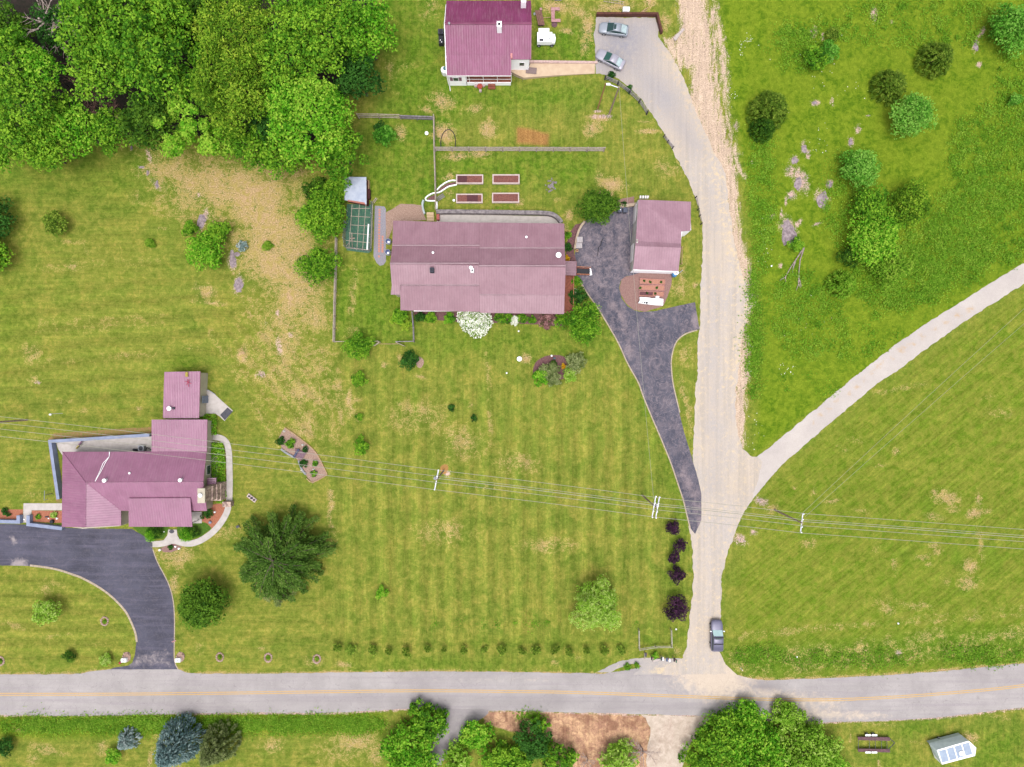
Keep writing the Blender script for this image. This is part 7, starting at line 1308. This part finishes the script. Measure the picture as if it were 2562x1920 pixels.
q = zz5(1515, 270); t = thing("water_barrel", "blue barrel with white top at the garage's corner", "barrel", q); MB().lathe(q, [(.36, 0), (.42, .4), (.42, .9), (.38, 1.1)], 16).build("barrel", mat("blue_plastic", pc(78, 150, 206), pc(60, 130, 190), 3, .4), t); MB().lathe((q.x + .18, q.y + .3, 1.1), [(.42, 0), (.42, .1), (.2, .14)], 16).build("lid", WPLAST, t); MB().lathe((q.x + .2, q.y + .35, 1.24), [(.16, 0), (.16, .03)], 10).build("opening", BLACK, t)
q = zz5(1650, 215); single(MB().tube((q.x - .4, q.y - .3, .5), (q.x + .5, q.y + .4, .4), .06, n=6), "drain_pipe", LGREY, "grey drain elbow beside the blue barrel", "pipe", q)
q = P(*T(7, 770, 430)); pts = [P(*T(7, *p), .05) for p in ((790, 405), (775, 435), (768, 465), (752, 480), (748, 510), (742, 552))]; single(MB().path(pts, .06, n=5), "black_cable", BLACK, "black cord lying on the blacktop", "cord", q)
q = P(1299.5, 898.5); single(MB().lathe(q, [(.42, 0), (.42, .3), (.36, .36), (.1, .4)], 18), "well_cap", WPLAST, "white round well cap in a bare spot on the centre lawn", "well cap", q)
q = P(1387, 897); single(MB().cbox(q, .3, .22, 0, .5), "bird_box", TEAL if 0 else mat("teal_box", pc(70, 130, 140), None, 4), "small teal ornament with white top in the island bed", "ornament", q)
q = P(1380, 890.5); single(MB().lathe(q, [(.18, 0), (.16, .2), (.05, .3)], 9), "white_stone", WPLAST, "white stone on the rim of the island bed", "stone", q)
for (x_, y_), l in (((1297.6, 829), "tiny white lawn marker near the foundation bed"), ((1267.7, 933.8), "tiny white lawn marker on the centre lawn"), ((1930, 666), "white stone alone in the meadow"), ((1994, 1644), "white litter in the roadside bank"), ((2247, 1560), "small white stone in the south east field"), ((1691.5, 1574.5), "white marker stone inside the box shaped fence")):
    q = P(x_, y_); single(MB().lathe(q, [(.15, 0), (.13, .12), (.04, .18)], 8), "marker_stone", WPLAST, l, "stone", q)
# things by the white house
q = P(1104, 85); t = thing("heat_pump", "dark heat pump unit against the west wall of the white house, northern one", "heat pump", q); MB().cbox(q, .9, .8, 0, .8).build("case", DGREY, t); MB().lathe((q.x, q.y, .8), [(.32, 0), (.32, .04)], 14).build("fan_grille", BLACK, t)
q = P(1105, 107); t = thing("grill", "black covered grill with pale knobs against the west wall of the white house", "grill", q); MB().cbox(q, .8, 1.3, 0, .95).build("body", BLACK, t); [MB().lathe((q.x - .1 + .2 * k, q.y - .1 - .3 * k, .95), [(.1, 0), (.08, .08)], 8).build("knob", WPLAST, t) for k in range(2)]
q = P(1113, 184); t = thing("water_tank", "white open topped tank at the south west corner of the white house", "tank", q); MB().lathe(q, [(.5, 0), (.55, 1.3), (.5, 1.4)], 18).build("tank", WPLAST, t); MB().lathe((q.x + .15, q.y + .15, 1.4), [(.32, 0), (.32, .03)], 14).build("opening", mat("teal_water", pc(90, 140, 144), None, 4), t)
q = P(1201, 221); t = thing("patio_set", "red round patio table with pale chairs below the porch of the white house", "table", q); MB().lathe(q, [(.08, 0), (.08, .66), (.45, .68), (.45, .72)], 14).build("tabletop", mat("rusty_red", pc(206, 96, 80), pc(170, 70, 60), 5), t)
for k in range(3): a_ = .6 + k * 2.1; p_ = Vector((q.x + math.cos(a_) * .75, q.y + math.sin(a_) * .55, 0)); MB().cbox(p_, .4, .4, .05, .45, a_).build("chair_seat", mat("pale_pink_seat", pc(224, 196, 196), None, 4), t)
t = thing("picnic_bench", "brown slatted bench on the grass east of the white house", "bench", P(1350.5, 50)); a, b_ = P(1346, 32), P(1353, 69); MB().tube((a.x, a.y, .7), (b_.x, b_.y, .7), .05, n=5); mb = MB()
for k in range(4): o_ = Vector((-.42 + .28 * k, 0, 0)); p_, q_ = a + o_, b_ + o_ + Vector((.1, 0, 0)); mb.add([(p_.x - .12, p_.y, .66), (p_.x + .12, p_.y, .66), (q_.x + .12, q_.y, .66), (q_.x - .12, q_.y, .66), (p_.x - .12, p_.y, .72), (p_.x + .12, p_.y, .72), (q_.x + .12, q_.y, .72), (q_.x - .12, q_.y, .72)], [(0, 3, 2, 1), (4, 5, 6, 7), (0, 1, 5, 4), (1, 2, 6, 5), (2, 3, 7, 6), (3, 0, 4, 7)])
mb.build("seat", mat("brown_slats", pc(160, 116, 104), pc(126, 92, 84), 3, .9), t); [MB().cbox(a.lerp(b_, f), .9, .1, 0, .66).build("leg", RUST, t) for f in (.1, .9)]
t = thing("corner_bench", "pinkish C-shaped outdoor bench on the grass east of the white house", "bench", P(1387, 41)); PKW = mat("pinkish_boards", pc(214, 164, 166), pc(184, 136, 138), 3, .9)
for x0, y0, x1, y1 in ((1378, 22.5, 1400, 30), (1379, 30.5, 1387.5, 51), (1379, 51.5, 1402, 59)): a, b_ = P(x0, y1), P(x1, y0); MB().box(a.x, b_.x, a.y, b_.y, .38, .46).build("seat", PKW, t); MB().box(a.x + .08, a.x + .18, a.y + .08, b_.y - .08, 0, .38).build("leg", RUST, t)
single(MB().tube(P(1355, 45, .3), P(1377, 43.5, .3), .05, n=5), "wooden_bar", TANW, "thin bar lying between the two benches", "bar", P(1355, 45)); q = P(1387, 62); single(MB().lathe(q, [(.5, 0), (.5, .1), (.4, .12)], 14), "fire_ring", RUST, "small round brown fire ring touching the C-shaped bench", "fire ring", q)
q = P(1337.5, 36); single(MB().lathe(q, [(.22, 0), (.2, .2), (.1, .25)], 10), "paint_pail", LGREY, "small pale pail at the white house's east wall", "pail", q); q = P(1353, 27); single(MB().lathe(q, [(.2, 0), (.24, .5), (.2, .55)], 10), "pink_pot", PKW, "pink pot just above the brown slatted bench", "pot", q)
q = P(1565, 28.5); t = thing("fuel_tank", "white fuel tank on the grass above the timber wall", "tank", q); MB().tube((q.x - .55, q.y, .5), (q.x + .55, q.y, .5), .42, n=16).build("tank", WPLAST, t); MB().cbox(q, .9, .5, 0, .15).build("skid", LGREY, t)
t = thing("ladder", "grey ladder lying on the grass above the timber wall", "ladder", P(1535, 6)); a, b_ = P(1510, 1), P(1561, 9); nn = Vector((.03, .22, 0))
for s_ in (-1, 1): MB().tube(a + nn * s_ + Vector((0, 0, .08)), b_ + nn * s_ + Vector((0, 0, .08)), .045, n=5).build("rail", WOOD, t)
for k in range(9): p_ = a.lerp(b_, (k + .5) / 9) + Vector((0, 0, .08)); MB().tube(p_ - nn, p_ + nn, .03, n=5).build("rung", WOOD, t)
for k, (a, b_) in enumerate((((1601, 33), (1621, 19)), ((1607, 31), (1620, 26)))): single(MB().tube(P(*a, .06), P(*b_, .06), .09, n=5), "plank", TANW, ["longer", "shorter"][k] + " tan plank on the grass near the white fuel tank", "plank", P(*a))
t = thing("scrap_cart", "pale wire cart at the top edge near the white house", "cart", P(1394, 1)); q = P(1396, -1); MB().cbox(q, 1.1, .6, .2, .5).build("tray", LGREY, t); q = P(1375, -1); MB().cbox(q, 1.6, .3, .1, .3).build("frame_bars", LGREY, t)
q = P(1695, 88); pts = [P(1684, 98), P(1690, 90), P(1703, 78), P(1708, 72), P(1712, 76), P(1703, 86), P(1695, 98), P(1689, 104)]; single(MB().prism([p[:2] for p in pts], 0, .25), "rock_slab", mat("pale_rock", pc(226, 212, 206), pc(196, 182, 180), 3, .9, bmp=.4), "pale rock slab beside the lane's grassy wedge", "rock", q)
# rocks
def rock(label, px, py, rx, ry, h=.35, group=None, m=None):
    q = P(px, py); mb = MB(); n = 12; vs = []; k0 = rnd.uniform(0, 99)
    prof = [(1.0, 0), (.96, .45), (.8, .8), (.5, 1.0), (.15, 1.05)]
    for r, z in prof:
        for i in range(n): a_ = 2 * math.pi * i / n; w = 1 + .75 * mnoise.noise((math.cos(a_) * 1.3 + k0, math.sin(a_) * 1.3, z)); vs.append((q.x + math.cos(a_) * r * w * rx / PXM, q.y + math.sin(a_) * r * w * ry / PXM, h * z * (1 + .2 * mnoise.noise((a_, k0, z)))))
    fs = [(j * n + i, j * n + (i + 1) % n, (j + 1) * n + (i + 1) % n, (j + 1) * n + i) for j in range(4) for i in range(n)] + [tuple(range(4 * n, 5 * n))]
    mb.add(vs, fs); return single(mb, "rock", m or mat("lilac_rock", pc(190, 172, 176), pc(146, 130, 136), 2.5, .9, bmp=.8, lo=.4, hi=.6), label, "rock", q, group)
for a in [("long lilac rock outcrop beneath the silvery yucca", 583, 650, 8, 20), ("pale rock ledge below the slope outcrop", 598, 714, 10, 17), ("grey rock ledge north of the bright slope tree", 505, 553, 11, 15), ("small rock spur between yucca and outcrop", 594, 636, 8, 5), ("small white rock below the wood by the green strip", 354, 419, 6, 3), ("white rock chip beside the green strip", 370, 433, 3, 6), ("rock sliver lower down the green strip", 393, 462, 4, 9), ("rock fleck at the top of the green strip", 329, 370, 2.5, 5),
    ("large grey lilac rock slab above the fallen branches", 1972, 585, 17, 28), ("dark grey rock slab in the pale scar of the meadow", 2055, 500, 13, 19), ("rock showing in the meadow's long bare scar", 1996, 458, 9, 15), ("rock patch left of the oval green tree", 2076, 463, 8, 8), ("rock by the bluish tree's bare scar", 2441, 115, 7, 11), ("small pale rock near the big dark juniper", 2038, 258, 6, 4), ("rock on the scar above the oval green tree", 2128, 356, 5, 9), ("round pale rock in the meadow scar", 1988, 402, 7, 8), ("narrow rock in the meadow scar", 2012, 372, 6, 11)]: rock(*a, h=.14)
t = thing("fallen_branches", "two bleached fallen branches in the meadow below the grey rock", "branch", P(1985, 670)); mb = MB()
for pts in (((2012, 620), (2002, 650), (1999, 680), (1997, 705), (2003, 722)), ((2010, 622), (1990, 652), (1978, 670), (1965, 693), (1951, 702)), ((1990, 655), (1984, 672), (1983, 682)), ((1965, 692), (1966, 708)), ((1999, 690), (1998, 712), (1992, 727)), ((2000, 700), (2005, 718)), ((1997, 690), (1990, 690))): mb.path([P(*p, .15) for p in pts], .12, .04, n=5)
mb.build("branches", DEAD, t)
# stones ring round the trees by the road
for (n_, x_, y_), l in (((13, 905, 395), "stone ring with small plant inside the driveway curve"), ((13, 1902, 705), "stone ring with green centre nearest the eastern stone sign"), ((14, 108, 710), "stone ring with green centre second from the eastern stone sign"), ((14, 528, 722), "stone ring with dark stones beside the first roadside shrub"), ((13, 5, 740), "stone ring cut by the western frame edge")):
    q = P(*T(n_, x_, y_)); t = thing("stone_ring", l, "tree ring", q, "stone rings along the main road"); N = 13
    for k in range(N): a_ = 6.283 * k / N; p_ = (q.x + math.cos(a_) * .58, q.y + math.sin(a_) * .68, 0); s_ = rnd.uniform(.13, .19); MB().lathe(p_, [(s_, 0), (s_, .1), (s_ * .5, .16)], 7).build("stone", mat("ring_stone", pc(220, 190, 176), pc(176, 144, 134), 5, .9), t)
    shrub(*T(n_, x_, y_), 5, 'green', "small plant in the " + l, "ring_plant", "plant", h=.2, leaf=.12)
for (n_, x_, y_), l in (((13, 1095, 705), "white plaque in a stone bed at the driveway mouth's west side"), ((13, 1560, 705), "white plaque in a stone bed at the driveway mouth's east side")):
    q = P(*T(n_, x_, y_)); t = thing("plaque_bed", l, "garden bed", q); MB().lathe(q, [(.85, 0), (.85, .04)], 18, .8, 1.0).build("stones", M_STONY, t); p_ = P(*T(n_, x_ - 12, y_ + 20)); MB().cbox(p_, .85, .6, .04, .5).build("plaque", WPLAST, t); MB().cbox(p_, .3, .1, .5, .52).build("emblem", DGREY, t)
    for k in range(9): a_ = rnd.uniform(0, 6.28); pp_ = (q.x + math.cos(a_) * .6, q.y + abs(math.sin(a_)) * .8, .03); MB().lathe(pp_, [(.15, 0), (.1, .14)], 7).build("stone", MATS["ring_stone"], t)
q = P(*T(13, 1505, 560)); t = thing("yard_flag", "small red striped flag on a short pole beside the sealed driveway", "flag", q); MB().tube(q, (q.x + .35, q.y + .4, 1.5), .03, n=5).build("pole", LGREY, t); a_ = Vector((q.x + .2, q.y + .2, 1.1)); MB().add([(a_.x, a_.y, 1.3), (a_.x + .6, a_.y + .35, 1.35), (a_.x + .7, a_.y + .1, 1.0), (a_.x + .05, a_.y - .2, .95), (a_.x, a_.y, 1.28), (a_.x + .6, a_.y + .35, 1.33), (a_.x + .7, a_.y + .1, .98), (a_.x + .05, a_.y - .2, .93)], [(0, 1, 2, 3), (7, 6, 5, 4)]).build("cloth", mat("faded_red_cloth", pc(206, 110, 120), pc(226, 190, 196), 9, .9), t)
q = P(*T(13, 1042, 752)); single(MB().lathe(q, [(.2, 0), (.16, .3), (.05, .4)], 9), "red_ornament", RED, "small red ornament by the western stone bed", "ornament", q)
# mailboxes
def zm(x, y, z=0): return P(1580 + x / 9.2125, 1560 + y / 9.2125, z)
def mailbox(label, x, y, w, l_, m_, post=WOOD, hgt=1.1):
    q = zm(x, y); t = thing("mailbox", label, "mailbox", q, "mailboxes at the lane's mouth"); mb = MB(); n = 9; secs = []
    for yy_ in (q.y - l_ / 2, q.y + l_ / 2): secs.append([(q.x - w / 2, yy_, hgt)] + [(q.x - w / 2 * math.cos(math.pi * i / n), yy_, hgt + .12 + .14 * math.sin(math.pi * i / n)) for i in range(n + 1)] + [(q.x + w / 2, yy_, hgt)])
    loft(mb, secs); mb.build("box", m_, t); MB().cbox(q, .1, .1, 0, hgt).build("post", post, t); MB().box(q.x + w / 2, q.x + w / 2 + .03, q.y, q.y + .2, hgt + .1, hgt + .25).build("flag", RED, t); return t
mailbox("long dark mailbox with pale weathered post at the west end of the row", 295, 650, .34, .6, DGREY); MB()
q = zm(295, 740); single(MB().tube((q.x, q.y + .5, .25), (q.x, q.y - .5, .25), .09, n=6), "timber_beam", WOOD, "pale timber in front of the westernmost mailbox", "timber", q)
mailbox("thin black mailbox west of the leafy clump", 432, 735, .2, .5, BLACK); mailbox("dark mailbox backing the narrow white one", 650, 745, .24, .5, TEAL); mailbox("narrow white mailbox before the dark one", 690, 745, .28, .52, WPLAST); mailbox("navy mailbox in the middle of the group", 780, 765, .3, .56, mat("navy_paint", (.05, .07, .13, 1), None, 4, .35)); mailbox("white mailbox beside the navy one", 838, 775, .28, .5, WPLAST)
mailbox("black mailbox at the east end, upright", 945, 770, .24, .55, BLACK); mailbox("dark green mailbox at the east end, tilted", 990, 795, .2, .5, mat("bottle_green", (.03, .09, .06, 1), None, 4, .4))
shrub(1580 + 540 / 9.2125, 1560 + 735 / 9.2125, 9, 'bright', "bright leafy clump growing among the mailboxes", "plant", "plant", h=.35, leaf=.22)
q = zm(560, 840); P4 = [zm(475, 880), zm(510, 820), zm(660, 808), zm(600, 860)]; single(MB().prism([p[:2] for p in P4], 0, .18), "rock_slab", MATS["pale_rock"], "pale flat stone in front of the mailboxes", "rock", q)
q = P(*T(15, 1978, 800)); single(MB().tube(q, (q.x, q.y, 1.0), .06, n=6), "marker_post", WPLAST, "short white marker post in the bank near the road", "post", q)
# things by the hip roofed house
q = P(*T(9, 1240, 555)); t = thing("air_conditioner", "grey air conditioner on the rear patio of the hip roofed house", "air conditioner", q); MB().cbox(q, .95, .9, 0, .8).build("case", LGREY, t); MB().lathe((q.x, q.y, .8), [(.36, 0), (.34, .05)], 16).build("fan_grille", DGREY, t)
q = P(*T(9, 1180, 572)); single(MB().tube((q.x - .4, q.y, .25), (q.x + .4, q.y, .25), .2, n=10), "black_canister", BLACK, "black canister lying beside the patio air conditioner", "canister", q); q = P(*T(9, 1285, 560)); single(MB().path([(q.x - .4, q.y - .2, .1), (q.x, q.y + .2, .5), (q.x + .4, q.y - .2, .1)], .06, n=6), "coiled_hose", BLACK, "dark coiled hose east of the patio air conditioner", "hose", q)
t = thing("slide", "yellow and purple slide on the rear patio of the hip roofed house", "slide", P(*T(9, 700, 520))); a, b_ = P(*T(9, 665, 560)), P(*T(9, 735, 495)); MB().tube((a.x, a.y, .12), ((a.x + b_.x) / 2, (a.y + b_.y) / 2, .5), .13, .16, n=8).build("chute", mat("yellow_plastic", pc(226, 206, 130), None, 4), t); MB().tube(((a.x + b_.x) / 2, (a.y + b_.y) / 2, .5), (b_.x, b_.y, .8), .13, .1, n=8).build("handle", mat("violet_plastic", pc(150, 100, 140), None, 4), t)
q = P(*T(9, 1880, 920)); t = thing("patio_parasol", "round white parasol beside the stone chimney", "parasol", q); MB().lathe((q.x, q.y, 0), [(.05, 0), (.05, 1.9)], 8).build("pole", LGREY, t); MB().lathe((q.x, q.y, 1.9), [(.42, 0), (.40, .08), (.15, .22), (.02, .26)], 20).build("canopy", WPLAST, t)
P4 = [P(*T(9, *p)) for p in ((1905, 272), (1968, 208), (2012, 243), (1945, 316))]; single(MB().prism([p[:2] for p in P4], .05, .12), "black_mat", DGREY, "dark rectangular mat on the slanted end of the side patio", "mat", P4[0])
P4 = [P(*T(9, *p)) for p in ((1290, 1372), (1320, 1372), (1320, 1410), (1290, 1408))]; single(MB().prism([p[:2] for p in P4], .03, .13), "door_mat", DGREY, "small dark mat where the front walk meets the driveway", "mat", P4[0])
q = P(*T(9, 1487, 1278)); single(MB().lathe((q.x, q.y, .08), [(.42, 0), (.42, .04)], 16, 1.0, .75), "half_round_mat", DGREY, "dark half round mat at the front door of the hip roofed house", "mat", q)
P4 = [P(*T(9, *p)) for p in ((1798, 330), (1815, 330), (1838, 440), (1830, 580), (1788, 580))]; single(MB().prism([p[:2] for p in P4], 0, .12), "slate_slab", mat("slate", pc(84, 100, 120), pc(70, 86, 106), 3, .6), "dark slate slab against the east wall of the hip roofed house", "slab", P4[1])
pts = [P(*T(9, *p), .2) for p in ((1800, 450), (1806, 480), (1808, 520), (1800, 580))]; single(MB().path(pts, .07, n=6), "white_hose", WPLAST, "white hose draped on the dark slate slab", "hose", pts[0])
pts = [P(*T(9, *p), .25) for p in ((1735, 65), (1765, 55), (1800, 58), (1830, 75), (1862, 97))]; single(MB().path(pts, .07, n=6), "patio_pipe", LGREY, "pale pipe edging the north side of the side patio", "pipe", pts[0])
c_ = P(631, 1246); t = thing("bean_bag_board", "pale slanted board with three black oval openings on the lawn east of the curved walk", "board", c_); MB().cbox(c_, 1.7, .62, .05, .25, -R(38)).build("board", TANW if 0 else BEDW, t)
for k in (-1, 0, 1): v_ = Vector((math.cos(-R(38)), math.sin(-R(38)), 0)) * k * .5; MB().lathe((c_.x + v_.x, c_.y + v_.y, .25), [(.2 + .03 * (k == 0), 0), (.2 + .03 * (k == 0), .012)], 14, 1.15, .85).build("opening", BLACK, t)
q = P(597, 1317); t = thing("garden_stool", "small dark folding stool on the lawn above the sprawling evergreen", "stool", q); MB().cbox(q, .5, .4, .3, .4, .4).build("seat", DGREY, t); MB().tube((q.x + .2, q.y - .1, 0), (q.x + .5, q.y - .3, .3), .03, n=5).build("leg", DGREY, t); MB().tube((q.x - .2, q.y, 0), (q.x - .3, q.y + .1, .3), .03, n=5).build("leg", DGREY, t)
q = P(112, 1239); t = thing("clothes_post", "thin blue grey clothes post with dark strap west of the hip roofed house", "post", P(112, 1252)); a, b_ = P(111.5, 1228, .9), P(110.5, 1252, .9); MB().tube((a.x, a.y, .9), (b_.x, b_.y, .9), .035, n=5).build("bar", BLUEW, t); MB().tube((b_.x, b_.y, 0), (b_.x, b_.y, .9), .035, n=5).build("post", BLUEW, t); a, b_ = P(112, 1239, .5), P(131, 1235.5, .3); MB().tube(a, b_, .05, n=5).build("strap", BLACK, t)
q = P(126.5, 1037.5); t = thing("sprinkler", "white lawn sprinkler with thin pipe on the west lawn", "sprinkler", q); MB().lathe(q, [(.18, 0), (.15, .2), (.05, .25)], 9).build("head", WPLAST, t); MB().tube((q.x + .1, q.y + .1, .1), (q.x + 2.1, q.y + .2, .1), .03, n=5).build("pipe", LGREY, t)
for k, (x_, y_, l) in enumerate(((845, 1185, "black kettle planter in the entry bed"), (460, 1190, "black round pot in the entry mulch bed"))):
    if k: q = P(*T(9, x_, y_)); single(MB().lathe(q, [(.22, 0), (.32, .25), (.28, .5)], 14), "black_pot", BLACK, l, "pot", q)
for x_, y_, l in ((410, 1152, "dark log ornament in the entry mulch bed"),): q = P(*T(9, x_, y_)); single(MB().tube((q.x - .28, q.y, .12), (q.x + .28, q.y + .03, .12), .12, n=8), "log", DGREY, l, "log", q)
for x_, y_, r_, l in ((498, 1165, .18, "pale green ornament by the garage wall"), (425, 1165, .12, "pinkish ornament beside the dark log"), (215, 1172, .14, "white lantern on the entry steps"), (1385, 1437, .2, "white stone at the west tip of the diamond bed"), (1520, 1408, .16, "white stone inside the east of the diamond bed"), (1550, 1425, .18, "white and black stone at the east tip of the diamond bed"), (1860, 1110, .17, "pale stone ornament in the chimney mulch bed"), (1820, 1198, .24, "grey blue bird bath in the chimney mulch bed"),
    (1838, 655, .2, "pale urn in the long hedge"), (1890, 602, .18, "white ringed pot in the long hedge"), (1420, 1280, .1, "white lamp west of the front door mat")): q = P(*T(9, x_, y_)); single(MB().lathe((q.x, q.y, .03), [(r_, 0), (r_ * .9, r_ * 1.2), (r_ * .4, r_ * 1.6)], 10), "garden_ornament", BLUEW if "blue" in l else WPLAST, l, "ornament", q)
# bridge of the stone garden
t = thing("garden_bridge", "small plum garden bridge with dark gap in the stone island", "bridge", P(*T(10, 385, 610))); a = [P(*T(10, *p)) for p in ((345, 560), (440, 600), (400, 660), (340, 635))]
MB().prism([p[:2] for p in a], .1, .3).build("deck", mat("plum_stone", pc(150, 118, 130), pc(122, 96, 110), 4), t); p_, q_ = P(*T(10, 380, 565)), P(*T(10, 335, 635)); MB().tube((p_.x, p_.y, .45), (q_.x, q_.y, .45), .16, n=6).build("side_rail", mat("slate_beam", pc(96, 104, 134), None, 4), t)
for pts, l in (([(220, 565), (265, 600), (325, 632), (345, 640)], "pale blue grey stone edging west of the garden bridge"), ([(372, 665), (385, 700), (400, 745), (435, 785)], "pale blue grey stone edging south of the garden bridge"), ([(255, 382), (330, 432), (400, 485), (470, 540), (530, 600), (575, 690), (620, 785)], "thin tan stone rim on the east side of the garden island"), ([(440, 820), (490, 865), (618, 790)], "thin tan rim at the south tip of the garden island")):
    lowwall("stone_edging", l, [T(10, *p) for p in pts], .3 if "blue" in l else .12, .22, mat("pale_edging", pc(176, 178, 184), pc(148, 150, 156), 4) if "blue" in l else TANW, "edging")
for x_, y_, r_, l in ((212, 512, .26, "white oval stone on the west rim of the garden island"), (245, 412, .22, "white stone at the top tip of the garden island"), (408, 530, .24, "upright white stone east of the garden bridge"), (440, 562, .24, "flat white stone east of the garden bridge"), (400, 748, .26, "pale boulder on the blue grey edging"), (500, 740, .2, "pale stone low in the garden island"), (518, 765, .18, "tiny white stone near the island's south rim")): rock(l, *T(10, x_, y_), r_ * 15, r_ * 11, .22, None, mat("white_rock", pc(236, 232, 222), pc(206, 202, 194), 4, .9))
# orange bare ring by the utility pole
q = P(1116, 1176); o = sheet("bare_ring", [(1101, 1168), (1108, 1163), (1118, 1162), (1122, 1168), (1120, 1180), (1112, 1188), (1101, 1182)], .008, mat("orange_straw", pc(206, 160, 92), pc(184, 132, 78), 6, .95), .06, .3, 1, 1)
